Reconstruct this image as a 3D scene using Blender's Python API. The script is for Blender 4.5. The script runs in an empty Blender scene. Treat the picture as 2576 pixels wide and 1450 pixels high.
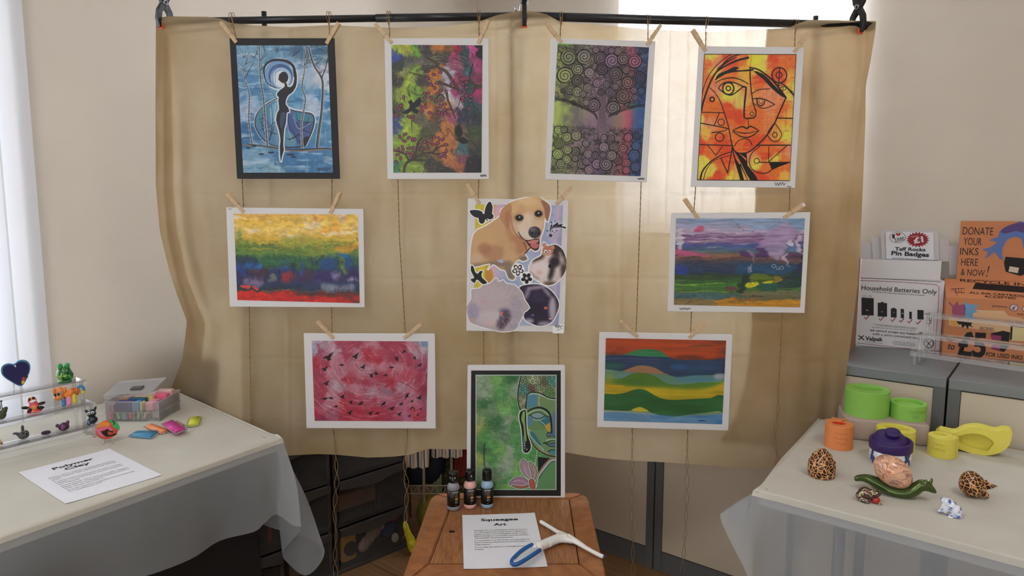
import bpy, bmesh, math, random
import numpy as np
from mathutils import Vector, Matrix, noise as mnoise
sc = bpy.context.scene
C = sc.collection

# ---------------------------------------------------------------- camera, world, lights, exposure
CAM_H = 1.38; PITCH = math.radians(6.7); FPX = 1720.0
cam_d = bpy.data.cameras.new('camera'); cam = bpy.data.objects.new('camera', cam_d); C.objects.link(cam)
cam.location = (0, 0, CAM_H); cam.rotation_euler = (math.pi/2 - PITCH, 0, 0)
cam_d.sensor_width = 36; cam_d.lens = FPX/2576*36; cam_d.clip_start = .02; cam_d.clip_end = 60
sc.camera = cam
sc.view_settings.view_transform = 'Standard'; sc.view_settings.look = 'None'
sc.view_settings.gamma = 1; sc.view_settings.use_curve_mapping = False
sc.view_settings.exposure = -0.20
W_STR = 1.0
world = bpy.data.worlds.new('world'); sc.world = world; world.use_nodes = True
bg = world.node_tree.nodes['Background']; bg.inputs[0].default_value = (.80, .88, 1, 1); bg.inputs[1].default_value = 1.4

# room axes: E1 runs along the right (cabinet) wall, E2 points into that wall
E1 = Vector((.777, -.629, 0)).normalized(); E2 = Vector((.629, .777, 0)).normalized()
C0 = Vector((.54, 2.482, 0))
def rm(s, d, z=0): return C0 + E1*s + E2*d + Vector((0, 0, z))
S0 = -1.405; S1 = 3.2; D1 = .57; D0 = -4.0        # room extents in (s, d)
CEIL = 2.75

def area(name, loc, aim, size, size_y, energy, color=(1, 1, 1)):
    l = bpy.data.lights.new(name, 'AREA'); l.shape = 'RECTANGLE'; l.size = size; l.size_y = size_y
    l.energy = energy; l.color = color
    o = bpy.data.objects.new(name, l); C.objects.link(o); o.location = loc
    o.rotation_euler = (Vector(aim)-Vector(loc)).to_track_quat('-Z', 'Y').to_euler()
    return o
# daylight pressing through the two windows (lamps stand outside the panes) 
WIN1 = (-.49, .47, 1.30, 2.62)      # s0 s1 z0 z1 on the right wall
WIN2 = (-3.1, -1.55, 0.60, 2.5)   # d0 d1 z0 z1 on the left wall
_c = rm((WIN1[0]+WIN1[1])/2, D1+.42, (WIN1[2]+WIN1[3])/2)
area('daylight_right_window', _c, _c-E2, 1.0, 1.4, 115, (.93, .96, 1))
_c = rm(S0-.42, (WIN2[0]+WIN2[1])/2, (WIN2[2]+WIN2[3])/2)
area('daylight_left_window', _c, _c+E1, 1.4, 1.7, 30, (.95, .97, 1))
_c = rm(1.4, D0-.25, 1.65)
area('back_fill_lamp', _c, _c+E2, 2.3, 1.4, 26, (.97, .98, 1))  # added lamp behind the camera, for frontal fill on the boards
FILL_W = 28
# ---------------------------------------------------------------- pixel -> world
cP, sP = math.cos(PITCH), math.sin(PITCH)
O = Vector((0, 0, CAM_H))
def ray(x, y):
    u = (x-1288)/FPX; v = (y-725)/FPX
    return Vector((u, cP - v*sP, -(sP + v*cP)))
def onz(x, y, z):
    r = ray(x, y); return O + r*((z-CAM_H)/r.z)
def ony(x, y, Y):
    r = ray(x, y); return O + r*(Y/r.y)
def onpl(x, y, P, N):
    r = ray(x, y); return O + r*((P-O).dot(N)/r.dot(N))

# ---------------------------------------------------------------- object helpers
def tag(o, label=None, cat=None, group=None, kind=None):
    if label: o['label'] = label
    if cat: o['category'] = cat
    if group: o['group'] = group
    if kind: o['kind'] = kind
    return o
def thing(name, loc, label, cat, group=None):
    o = bpy.data.objects.new(name, None); o.empty_display_size = .03; o.location = loc; C.objects.link(o)
    return tag(o, label, cat, group)
def mesh_obj(name, me, m, parent=None, smooth=None):
    """me holds world coordinates; it is moved under its parent or given its own origin"""
    o = bpy.data.objects.new(name, me)
    if m is not None and not me.materials:
        for mm in (m if isinstance(m, (list, tuple)) else [m]): me.materials.append(mm)
    if smooth is not None:
        me.polygons.foreach_set('use_smooth', [smooth]*len(me.polygons))
    C.objects.link(o)
    if parent is not None:
        off = Vector((0, 0, 0)); p = parent
        while p is not None: off += p.location; p = p.parent
        me.transform(Matrix.Translation(-off)); o.parent = parent
    else:
        co = [v.co for v in me.vertices]
        mn = Vector((min(c.x for c in co), min(c.y for c in co), min(c.z for c in co)))
        mx = Vector((max(c.x for c in co), max(c.y for c in co), max(c.z for c in co)))
        c = Vector(((mn.x+mx.x)/2, (mn.y+mx.y)/2, mn.z))
        me.transform(Matrix.Translation(-c)); o.location = c
    return o
def from_bm(name, bm, m, parent=None, smooth=None):
    me = bpy.data.meshes.new(name); bmesh.ops.recalc_face_normals(bm, faces=bm.faces[:]); bm.to_mesh(me); bm.free()
    return mesh_obj(name, me, m, parent, smooth)
def struct(name, bm, m):
    o = from_bm(name, bm, m); o['kind'] = 'structure'; return o
def frame(X, Y, Z, loc):
    return Matrix(((X.x, Y.x, Z.x, loc.x), (X.y, Y.y, Z.y, loc.y), (X.z, Y.z, Z.z, loc.z), (0, 0, 0, 1)))
UP = Vector((0, 0, 1))
ROOM = frame(E1, E2, UP, C0)
def addbox(bm, lo, hi, M=None, bev=0, seg=2):
    t = bmesh.new(); vs = [t.verts.new((x, y, z)) for x in (lo[0], hi[0]) for y in (lo[1], hi[1]) for z in (lo[2], hi[2])]
    for q in ((0, 1, 3, 2), (4, 6, 7, 5), (0, 4, 5, 1), (2, 3, 7, 6), (0, 2, 6, 4), (1, 5, 7, 3)): t.faces.new([vs[i] for i in q])
    if bev > 0: bmesh.ops.bevel(t, geom=t.edges[:], offset=bev, segments=seg, affect='EDGES', profile=.5)
    if M is not None: bmesh.ops.transform(t, matrix=M, verts=t.verts[:])
    me = bpy.data.meshes.new('t'); t.to_mesh(me); t.free(); bm.from_mesh(me); bpy.data.meshes.remove(me)
def box(lo, hi, M=None, bev=0, seg=2):
    bm = bmesh.new(); addbox(bm, lo, hi, M, bev, seg); return bm
def addtube(bm, pts, r, n=8, cap=True):
    pts = [Vector(p) for p in pts]; rings = []
    rr = r if isinstance(r, (list, tuple)) else [r]*len(pts)
    prev = None
    for i, p in enumerate(pts):
        t = (pts[min(i+1, len(pts)-1)] - pts[max(i-1, 0)])
        t = t.normalized() if t.length > 1e-9 else UP
        a = prev if prev is not None else (Vector((0, 0, 1)) if abs(t.z) < .9 else Vector((1, 0, 0)))
        X = (a - t*a.dot(t)).normalized(); Y = t.cross(X); prev = X
        rings.append([bm.verts.new(p + (X*math.cos(2*math.pi*k/n) + Y*math.sin(2*math.pi*k/n))*rr[i]) for k in range(n)])
    for a, b in zip(rings, rings[1:]):
        for k in range(n): bm.faces.new((a[k], a[(k+1) % n], b[(k+1) % n], b[k]))
    if cap:
        bm.faces.new(rings[0][::-1]); bm.faces.new(rings[-1])
def tube(pts, r, n=8):
    bm = bmesh.new(); addtube(bm, pts, r, n); return bm
def addlathe(bm, prof, M=None, n=32, sx=1, sy=1):
    M = M or Matrix(); rings = []
    for r, z in prof:
        if r <= 1e-6: rings.append([bm.verts.new(M @ Vector((0, 0, z)))])
        else: rings.append([bm.verts.new(M @ Vector((r*sx*math.cos(2*math.pi*k/n), r*sy*math.sin(2*math.pi*k/n), z))) for k in range(n)])
    for a, b in zip(rings, rings[1:]):
        for k in range(n):
            q = [a[k % len(a)], a[(k+1) % len(a)], b[(k+1) % len(b)], b[k % len(b)]]
            u = []
            for v in q:
                if v not in u: u.append(v)
            if len(u) > 2: bm.faces.new(u)
    for rg, rev in ((rings[0], True), (rings[-1], False)):
        if len(rg) > 1: bm.faces.new(rg[::-1] if rev else rg)
def lathe(prof, M=None, n=32, sx=1, sy=1):
    bm = bmesh.new(); addlathe(bm, prof, M, n, sx, sy); return bm
def addprism(bm, poly, M, d0, d1):
    """poly (2-D) extruded along local z from d0 to d1, through M"""
    a = [bm.verts.new(M @ Vector((x, y, d0))) for x, y in poly]; b = [bm.verts.new(M @ Vector((x, y, d1))) for x, y in poly]
    n = len(poly)
    bm.faces.new(a[::-1]); bm.faces.new(b)
    for k in range(n): bm.faces.new((a[k], a[(k+1) % n], b[(k+1) % n], b[k]))
def catmull(P, k=6, closed=False):
    P = [np.array(p, float) for p in P]; out = []; n = len(P)
    if n < 3 and not closed:
        return [tuple(P[0]+(P[-1]-P[0])*t/k) for t in range(k+1)]
    rng = range(n) if closed else range(n-1)
    for i in rng:
        if closed: a, b, c, d = P[(i-1) % n], P[i], P[(i+1) % n], P[(i+2) % n]
        else: a, b, c, d = P[max(i-1, 0)], P[i], P[i+1], P[min(i+2, n-1)]
        for j in range(k):
            t = j/k
            out.append(.5*((2*b)+(c-a)*t+(2*a-5*b+4*c-d)*t*t+(3*b-a-3*c+d)*t**3))
    if not closed: out.append(P[-1])
    return [tuple(p) for p in out]
def remesh(bm, voxel=.0015, smooth=3):
    """fuse overlapping solids into one continuous surface"""
    me = bpy.data.meshes.new('tmp'); bmesh.ops.recalc_face_normals(bm, faces=bm.faces[:]); bm.to_mesh(me); bm.free()
    o = bpy.data.objects.new('tmp', me); C.objects.link(o)
    m = o.modifiers.new('r', 'REMESH'); m.mode = 'VOXEL'; m.voxel_size = voxel; m.use_smooth_shade = True
    s = o.modifiers.new('s', 'SMOOTH'); s.iterations = smooth; s.factor = .5
    dg = bpy.context.evaluated_depsgraph_get()
    r = bpy.data.meshes.new_from_object(o.evaluated_get(dg)); bpy.data.objects.remove(o); bpy.data.meshes.remove(me)
    return r
def addball(bm, c, r, M=None, rot=None, seg=16):
    """ellipsoid: centre c, radii r (number or triple), in the frame M"""
    r = r if isinstance(r, (tuple, list)) else (r, r, r)
    T = Matrix.Translation(Vector(c))
    if rot: 
        from mathutils import Euler
        T = T @ Euler([math.radians(a) for a in rot]).to_matrix().to_4x4()
    T = T @ Matrix.Diagonal((r[0], r[1], r[2], 1))
    if M is not None: T = M @ T
    bmesh.ops.create_uvsphere(bm, u_segments=seg, v_segments=max(8, seg*3//4), radius=1, matrix=T)
def balls(name, lst, M, m, parent, voxel=None, smooth=3):
    bm = bmesh.new()
    for b in lst: addball(bm, b[0], b[1], M, b[2] if len(b) > 2 else None)
    if voxel: me = remesh(bm, voxel, smooth)
    else:
        me = bpy.data.meshes.new(name); bm.to_mesh(me); bm.free()
    return mesh_obj(name, me, m, parent, True)

# ---------------------------------------------------------------- materials
def srgb(c):
    return tuple(((x/255)/12.92 if x/255 <= .04045 else ((x/255+.055)/1.055)**2.4) for x in c)
MC = {}
def mat(name, col, rough=.6, metal=0, var=0, vscale=20, bump=0, bscale=200, spec=.5, sheen=0, col2=None, detail=3, coat=0):
    if name in MC: return MC[name]
    m = bpy.data.materials.new(name); m.use_nodes = True; nt = m.node_tree; N = nt.nodes; b = N['Principled BSDF']
    c = srgb(col); b.inputs['Base Color'].default_value = (*c, 1); b.inputs['Roughness'].default_value = rough
    b.inputs['Metallic'].default_value = metal; b.inputs['Specular IOR Level'].default_value = spec
    if coat: b.inputs['Coat Weight'].default_value = coat
    tc = N.new('ShaderNodeTexCoord')
    if var or col2:
        n = N.new('ShaderNodeTexNoise'); n.inputs['Scale'].default_value = vscale; n.inputs['Detail'].default_value = detail
        nt.links.new(tc.outputs['Object'], n.inputs['Vector'])
        r = N.new('ShaderNodeValToRGB'); nt.links.new(n.outputs['Fac'], r.inputs['Fac'])
        r.color_ramp.elements[0].position = .3; r.color_ramp.elements[1].position = .7
        if col2: a, d = c, srgb(col2)
        else: a = tuple(x*(1-var) for x in c); d = tuple(min(1, x*(1+var)) for x in c)
        r.color_ramp.elements[0].color = (*a, 1); r.color_ramp.elements[1].color = (*d, 1)
        nt.links.new(r.outputs['Color'], b.inputs['Base Color'])
    if bump:
        n = N.new('ShaderNodeTexNoise'); n.inputs['Scale'].default_value = bscale; n.inputs['Detail'].default_value = 2
        nt.links.new(tc.outputs['Object'], n.inputs['Vector'])
        bp = N.new('ShaderNodeBump'); bp.inputs['Strength'].default_value = bump; bp.inputs['Distance'].default_value = .002
        nt.links.new(n.outputs['Fac'], bp.inputs['Height']); nt.links.new(bp.outputs['Normal'], b.inputs['Normal'])
    MC[name] = m; return m
def clear_mat(name, tint=(1, 1, 1), trans=.86, gloss=.10, haze=.04, rough=.03):
    """clear or cloudy plastic sheet"""
    if name in MC: return MC[name]
    m = bpy.data.materials.new(name); m.use_nodes = True; nt = m.node_tree; N = nt.nodes
    for n in list(N): N.remove(n)
    out = N.new('ShaderNodeOutputMaterial'); t = N.new('ShaderNodeBsdfTransparent'); g = N.new('ShaderNodeBsdfGlossy'); d = N.new('ShaderNodeBsdfDiffuse')
    t.inputs[0].default_value = (*tint, 1); g.inputs['Roughness'].default_value = rough; d.inputs[0].default_value = (.85, .85, .87, 1)
    fr = N.new('ShaderNodeFresnel'); fr.inputs[0].default_value = 1.18
    m1 = N.new('ShaderNodeMixShader'); m2 = N.new('ShaderNodeMixShader')
    nt.links.new(fr.outputs[0], m1.inputs[0]); nt.links.new(t.outputs[0], m1.inputs[1]); nt.links.new(g.outputs[0], m1.inputs[2])
    m2.inputs[0].default_value = haze; nt.links.new(m1.outputs[0], m2.inputs[1]); nt.links.new(d.outputs[0], m2.inputs[2])
    nt.links.new(m2.outputs[0], out.inputs[0]); MC[name] = m; return m
def sheer_mat(name, col, transp, transl, mottled=None, scale=4, rough=.9):
    """thin cloth: diffuse + translucent + a little see-through, with a mottled dye"""
    m = bpy.data.materials.new(name); m.use_nodes = True; nt = m.node_tree; N = nt.nodes
    for n in list(N): N.remove(n)
    out = N.new('ShaderNodeOutputMaterial'); d = N.new('ShaderNodeBsdfDiffuse'); tl = N.new('ShaderNodeBsdfTranslucent'); t = N.new('ShaderNodeBsdfTransparent')
    tc = N.new('ShaderNodeTexCoord'); n1 = N.new('ShaderNodeTexNoise'); n1.inputs['Scale'].default_value = scale; n1.inputs['Detail'].default_value = 4; n1.inputs['Roughness'].default_value = .55
    nt.links.new(tc.outputs['Object'], n1.inputs['Vector'])
    r = N.new('ShaderNodeValToRGB'); nt.links.new(n1.outputs['Fac'], r.inputs['Fac']); r.color_ramp.elements[0].position = .32; r.color_ramp.elements[1].position = .68
    r.color_ramp.elements[0].color = (*srgb(mottled or col), 1); r.color_ramp.elements[1].color = (*srgb(col), 1)
    n2 = N.new('ShaderNodeTexNoise'); n2.inputs['Scale'].default_value = 260; n2.inputs['Detail'].default_value = 2
    nt.links.new(tc.outputs['Object'], n2.inputs['Vector'])
    bp = N.new('ShaderNodeBump'); bp.inputs['Strength'].default_value = .12; bp.inputs['Distance'].default_value = .001
    nt.links.new(n2.outputs['Fac'], bp.inputs['Height'])
    for s in (d, tl):
        nt.links.new(r.outputs['Color'], s.inputs[0]); nt.links.new(bp.outputs['Normal'], s.inputs['Normal'])
    a = N.new('ShaderNodeMixShader'); a.inputs[0].default_value = transl; nt.links.new(d.outputs[0], a.inputs[1]); nt.links.new(tl.outputs[0], a.inputs[2])
    b = N.new('ShaderNodeMixShader'); b.inputs[0].default_value = transp; nt.links.new(a.outputs[0], b.inputs[1]); nt.links.new(t.outputs[0], b.inputs[2])
    nt.links.new(b.outputs[0], out.inputs[0]); MC[name] = m; return m
def attr_mat(name, rough=.45, bump=.25):
    m = bpy.data.materials.new(name); m.use_nodes = True; nt = m.node_tree; N = nt.nodes; b = N['Principled BSDF']
    a = N.new('ShaderNodeAttribute'); a.attribute_name = 'Col'; nt.links.new(a.outputs['Color'], b.inputs['Base Color'])
    b.inputs['Roughness'].default_value = rough
    tc = N.new('ShaderNodeTexCoord'); n = N.new('ShaderNodeTexNoise'); n.inputs['Scale'].default_value = 350; n.inputs['Detail'].default_value = 3
    nt.links.new(tc.outputs['Object'], n.inputs['Vector']); bp = N.new('ShaderNodeBump'); bp.inputs['Strength'].default_value = bump; bp.inputs['Distance'].default_value = .0008
    nt.links.new(n.outputs['Fac'], bp.inputs['Height']); nt.links.new(bp.outputs['Normal'], b.inputs['Normal']); MC[name] = m; return m
def wood_mat(name, a, b_, scale=(1, 14, 14), rough=.45, rot=0, vec='Object'):
    m = bpy.data.materials.new(name); m.use_nodes = True; nt = m.node_tree; N = nt.nodes; b = N['Principled BSDF']
    tc = N.new('ShaderNodeTexCoord'); mp = N.new('ShaderNodeMapping'); mp.inputs['Scale'].default_value = scale; mp.inputs['Rotation'].default_value = (0, 0, rot)
    nt.links.new(tc.outputs[vec], mp.inputs['Vector'])
    n = N.new('ShaderNodeTexNoise'); n.inputs['Scale'].default_value = 6; n.inputs['Detail'].default_value = 6; n.inputs['Distortion'].default_value = .6
    nt.links.new(mp.outputs[0], n.inputs['Vector'])
    r = N.new('ShaderNodeValToRGB'); r.color_ramp.elements[0].position = .3; r.color_ramp.elements[1].position = .72
    r.color_ramp.elements[0].color = (*srgb(a), 1); r.color_ramp.elements[1].color = (*srgb(b_), 1)
    nt.links.new(n.outputs['Fac'], r.inputs[0]); nt.links.new(r.outputs[0], b.inputs['Base Color']); b.inputs['Roughness'].default_value = rough
    MC[name] = m; return m
def marble_mat(name, cols, scale=8, rough=.35, dist=3, coat=.3):
    """swirled colours, for modelling clay"""
    m = bpy.data.materials.new(name); m.use_nodes = True; nt = m.node_tree; N = nt.nodes; b = N['Principled BSDF']
    tc = N.new('ShaderNodeTexCoord'); n = N.new('ShaderNodeTexNoise'); n.inputs['Scale'].default_value = scale; n.inputs['Detail'].default_value = 1.5; n.inputs['Distortion'].default_value = dist
    nt.links.new(tc.outputs['Object'], n.inputs['Vector'])
    r = N.new('ShaderNodeValToRGB'); cr = r.color_ramp; cr.interpolation = 'CONSTANT'
    k = len(cols)
    while len(cr.elements) < k: cr.elements.new(.5)
    for i, c in enumerate(cols):
        cr.elements[i].position = 0 if i == 0 else .34 + .34*i/k; cr.elements[i].color = (*srgb(c), 1)
    nt.links.new(n.outputs['Fac'], r.inputs[0]); nt.links.new(r.outputs[0], b.inputs['Base Color'])
    b.inputs['Roughness'].default_value = rough; b.inputs['Coat Weight'].default_value = coat; MC[name] = m; return m
def leopard_mat():
    m = bpy.data.materials.new('leopard_print'); m.use_nodes = True; nt = m.node_tree; N = nt.nodes; b = N['Principled BSDF']
    tc = N.new('ShaderNodeTexCoord'); v = N.new('ShaderNodeTexVoronoi'); v.feature = 'DISTANCE_TO_EDGE'; v.inputs['Scale'].default_value = 115
    ns = N.new('ShaderNodeTexNoise'); ns.inputs['Scale'].default_value = 60; mx = N.new('ShaderNodeMixRGB'); mx.inputs[0].default_value = .014
    nt.links.new(tc.outputs['Object'], ns.inputs['Vector']); nt.links.new(tc.outputs['Object'], mx.inputs[1]); nt.links.new(ns.outputs['Color'], mx.inputs[2])
    nt.links.new(mx.outputs[0], v.inputs['Vector'])
    r = N.new('ShaderNodeValToRGB'); cr = r.color_ramp; cr.interpolation = 'LINEAR'
    for p, c in ((.0, (222, 164, 108)), (.07, (216, 152, 94)), (.10, (26, 13, 12)), (.26, (28, 14, 14)), (.36, (110, 52, 32))):
        e = cr.elements.new(p) if p else cr.elements[0]; e.position = p; e.color = (*srgb(c), 1)
    cr.elements[-1].position = 1; cr.elements[-1].color = (*srgb((150, 80, 45)), 1)
    nt.links.new(v.outputs['Distance'], r.inputs[0]); nt.links.new(r.outputs[0], b.inputs['Base Color'])
    b.inputs['Roughness'].default_value = .25; MC['leopard'] = m; return m

# ---------------------------------------------------------------- lettering and printed shapes
def text_mesh(s, bold=0, align='LEFT', line=1.0, shear=0):
    cu = bpy.data.curves.new('t', 'FONT'); cu.body = s; cu.offset = bold; cu.align_x = align; cu.space_line = line; cu.shear = shear
    cu.resolution_u = 3; cu.size = 1
    o = bpy.data.objects.new('t', cu); C.objects.link(o); dg = bpy.context.evaluated_depsgraph_get()
    me = bpy.data.meshes.new_from_object(o.evaluated_get(dg)); bpy.data.objects.remove(o); bpy.data.curves.remove(cu)
    return me
class Plane:
    """a flat face in the room: point P, right X, up Yv; pixel positions are found on it once, at build time"""
    def __init__(s, P, X, Yv): s.P = Vector(P); s.X = Vector(X).normalized(); s.N = s.X.cross(Vector(Yv)).normalized(); s.Y = s.N.cross(s.X)
    def w(s, px, off=0): 
        q = onpl(px[0], px[1], s.P, s.N); return q + s.N*off*(1 if s.N.dot(O-s.P) > 0 else -1)
def text_into(bm, pl, s, p0, p1, hpx, bold=0, off=.0006, line=1.0, shear=0, align='LEFT', capfix=.72):
    """first line's baseline runs from p0 to p1; hpx is the cap height in pixels near p0"""
    a = pl.w(p0, off); b = pl.w(p1, off); top = pl.w((p0[0], p0[1]-hpx), off)
    me = text_mesh(s, bold, align, line, shear)
    xs = [v.co.x for v in me.vertices]; x0, x1 = min(xs), max(xs)
    X = (b-a); wdt = X.length; X = X.normalized(); Yv = pl.N.cross(X); Yv = Yv if Yv.dot(top-a) > 0 else -Yv
    h = abs((top-a).dot(Yv)); sx = wdt/(x1-x0); sy = h/capfix
    M = frame(X*sx, Yv*sy, pl.N, a)
    me.transform(Matrix.Translation((-x0, 0, 0))); me.transform(M)
    bm.from_mesh(me); bpy.data.meshes.remove(me)
def lines(pl, L, off, par, name='lettering_line', conv=lambda x, y: (x, y)):
    for q in L:
        bm = bmesh.new(); text_into(bm, pl, q[0], conv(*q[1]), conv(*q[2]), q[3], q[4] if len(q) > 4 else 0, off, 1, q[5] if len(q) > 5 else 0); raw(name, bm, M_tk, par)
def poly_into(bm, pl, pts, off=.0005):
    vs = [bm.verts.new(pl.w(p, off)) for p in pts]; bm.faces.new(vs)
def ring_into(bm, pl, c, r0, r1, n=28, off=.0005, ry=1, a0=0, a1=360):
    k = n; full = (a1-a0) >= 360
    A = [math.radians(a0+(a1-a0)*i/k) for i in range(k if full else k+1)]
    o = [bm.verts.new(pl.w((c[0]+r1*math.cos(a), c[1]+r1*ry*math.sin(a)), off)) for a in A]
    if r0 <= 0: bm.faces.new(o); return
    q = [bm.verts.new(pl.w((c[0]+r0*math.cos(a), c[1]+r0*ry*math.sin(a)), off)) for a in A]
    for i in range(k): bm.faces.new((o[i], o[(i+1) % len(o)], q[(i+1) % len(o)], q[i]))
def line_into(bm, pl, pts, w, off=.0005, sm=5):
    P = catmull(pts, sm) if sm > 1 and len(pts) > 2 else [tuple(map(float, p)) for p in pts]
    L = []
    for i, p in enumerate(P):
        a = P[max(i-1, 0)]; b = P[min(i+1, len(P)-1)]; t = np.array(b)-np.array(a); t = t/(np.linalg.norm(t)+1e-9); n = np.array((-t[1], t[0]))*w/2
        L.append((bm.verts.new(pl.w((p[0]+n[0], p[1]+n[1]), off)), bm.verts.new(pl.w((p[0]-n[0], p[1]-n[1]), off))))
    for a, b in zip(L, L[1:]): bm.faces.new((a[0], a[1], b[1], b[0]))
def raw(name, bm, m, parent=None):
    me = bpy.data.meshes.new(name); bm.to_mesh(me); bm.free(); return mesh_obj(name, me, m, parent)
# ---------------------------------------------------------------- painted surfaces: colours are worked out stroke by stroke on a fine mesh
def homog(src, dst):
    A = []; B = []
    for (x, y), (u, v) in zip(src, dst):
        A.append([x, y, 1, 0, 0, 0, -u*x, -u*y]); B.append(u)
        A.append([0, 0, 0, x, y, 1, -v*x, -v*y]); B.append(v)
    h = np.linalg.solve(np.array(A, float), np.array(B, float)); return np.append(h, 1).reshape(3, 3)
class Ras:
    def __init__(s, W, H, quad, base=(255, 255, 255)):
        """quad: corners TL TR BR BL in sketch units; strokes are given in those units"""
        s.W, s.H = W, H; s.a = np.ones((H, W, 3))*np.array(base)/255.; s.m = np.ones((H, W), bool)
        s.h = homog(quad, [(0, 0), (W-1, 0), (W-1, H-1), (0, H-1)]); s.hi = np.linalg.inv(s.h)
        s.k = .5*((W-1)/np.hypot(quad[1][0]-quad[0][0], quad[1][1]-quad[0][1]) + (H-1)/np.hypot(quad[3][0]-quad[0][0], quad[3][1]-quad[0][1]))
        yy, xx = np.mgrid[0:H, 0:W]; s.xx, s.yy = xx.astype(float), yy.astype(float)
        q = s.hi @ np.stack([s.xx.ravel(), s.yy.ravel(), np.ones(W*H)]); s.sx = (q[0]/q[2]).reshape(H, W); s.sy = (q[1]/q[2]).reshape(H, W)
    def t(s, P):
        P = np.array(P, float).reshape(-1, 2); q = s.h @ np.vstack([P.T, np.ones(len(P))]); return (q[:2]/q[2]).T
    def noise(s, fx, fy, seed=0, oct=3):
        """smooth noise 0..1; fx, fy = number of cells across and down"""
        rs = np.random.RandomState(seed); out = 0; amp = 1; tot = 0
        for o in range(oct):
            gx, gy = int(fx*2**o)+3, int(fy*2**o)+3; g = rs.rand(gy, gx)
            X = s.xx/(s.W-1)*(fx*2**o); Y = s.yy/(s.H-1)*(fy*2**o); xi = X.astype(int); yi = Y.astype(int); fxx = X-xi; fyy = Y-yi
            fxx = fxx*fxx*(3-2*fxx); fyy = fyy*fyy*(3-2*fyy)
            v = (g[yi, xi]*(1-fxx)+g[yi, xi+1]*fxx)*(1-fyy)+(g[yi+1, xi]*(1-fxx)+g[yi+1, xi+1]*fxx)*fyy
            out = out+v*amp; tot += amp; amp *= .55
        return out/tot
    def blend(s, al, col, sl=None):
        c = np.array(col)/255. if not isinstance(col, np.ndarray) else col
        if sl is None: s.a += (c-s.a)*al[..., None]
        else: s.a[sl] += (c-s.a[sl])*al[..., None]
    def blobs(s, L, warp=30, f=(4, 4), seed=1, soft=2.2, ax=1, ay=1, mott=.12, pw=6):
        wx = (s.noise(f[0], f[1], seed)-.5)*2*warp; wy = (s.noise(f[0], f[1], seed+7)-.5)*2*warp
        wx = wx+(s.noise(f[0]*5, f[1]*5, seed+21, 4)-.5)*warp*1.3; wy = wy+(s.noise(f[0]*5, f[1]*5, seed+22, 4)-.5)*warp*1.3
        X = s.sx+wx; Y = s.sy+wy; tot = 0; acc = 0
        for x, y, c in L:
            d = np.sqrt(((X-x)*ax)**2+((Y-y)*ay)**2)+3; w = d**(-pw); tot = tot+w; acc = acc+w[..., None]*np.array(c)/255.
        s.a = acc/tot[..., None]; n = s.noise(f[0]*5, f[1]*5, seed+3)-.5; s.a = np.clip(s.a*(1+n[..., None]*mott*2), 0, 1)
    def brush(s, fx, fy, seed, col, lo=.55, hi=.75, al=.6, ang=0, mask=None):
        n = s.noise(fx, fy, seed, 3); a = np.clip((n-lo)/(hi-lo), 0, 1)*al
        if mask is not None: a = a*mask
        s.blend(a, col)
    def warp(s, fx, fy, ax, ay, seed, mott=.12):
        """drag the wet paint about and leave its grain"""
        X = np.clip(s.xx+(s.noise(fx, fy, seed, 4)-.5)*2*ax, 0, s.W-1).astype(int); Y = np.clip(s.yy+(s.noise(fx, fy, seed+1, 4)-.5)*2*ay, 0, s.H-1).astype(int)
        s.a = s.a[Y, X]; n = s.noise(fx*1.5, fy*6, seed+2, 3)-.5; s.a = np.clip(s.a*(1+n[..., None]*mott*2), 0, 1)
    def _bb(s, P, pad):
        x0, y0 = P.min(0)-pad; x1, y1 = P.max(0)+pad
        x0 = int(max(0, x0)); y0 = int(max(0, y0)); x1 = int(min(s.W, x1+2)); y1 = int(min(s.H, y1+2)); return x0, y0, x1, y1
    def stroke(s, pts, w, col=(0, 0, 0), w1=None, al=1, sm=5, soft=1.0, wm=None):
        """w at the start, w1 at the end, wm in the middle (sketch units)"""
        P = s.t(catmull(pts, sm) if sm > 1 and len(pts) > 2 else pts); n = len(P); w1 = w if w1 is None else w1
        c = np.array(col)/255.; R = []
        for i in range(n):
            q = i/(n-1)
            ww = w+(w1-w)*q if wm is None else (w+(wm-w)*2*q if q < .5 else wm+(w1-wm)*(2*q-1))
            R.append(max(.35, ww*s.k/2))
        x0, y0, x1, y1 = s._bb(P, max(R)+soft+1)
        if x1 <= x0 or y1 <= y0: return
        A = np.zeros((y1-y0, x1-x0))
        for i in range(n-1):
            a, b = P[i], P[i+1]; r = max(R[i], R[i+1])+soft+1
            u0 = int(max(x0, min(a[0], b[0])-r)); u1 = int(min(x1, max(a[0], b[0])+r+2)); v0 = int(max(y0, min(a[1], b[1])-r)); v1 = int(min(y1, max(a[1], b[1])+r+2))
            if u1 <= u0 or v1 <= v0: continue
            X = s.xx[v0:v1, u0:u1]; Y = s.yy[v0:v1, u0:u1]; d = b-a; L = d@d+1e-9; t = np.clip(((X-a[0])*d[0]+(Y-a[1])*d[1])/L, 0, 1)
            D = np.hypot(X-a[0]-t*d[0], Y-a[1]-t*d[1]); rr = R[i]+(R[i+1]-R[i])*t
            al_ = np.clip((rr-D)/soft+.5, 0, 1); sl = (slice(v0-y0, v1-y0), slice(u0-x0, u1-x0)); A[sl] = np.maximum(A[sl], al_)
        s.blend(A*al, c, (slice(y0, y1), slice(x0, x1)))
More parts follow.
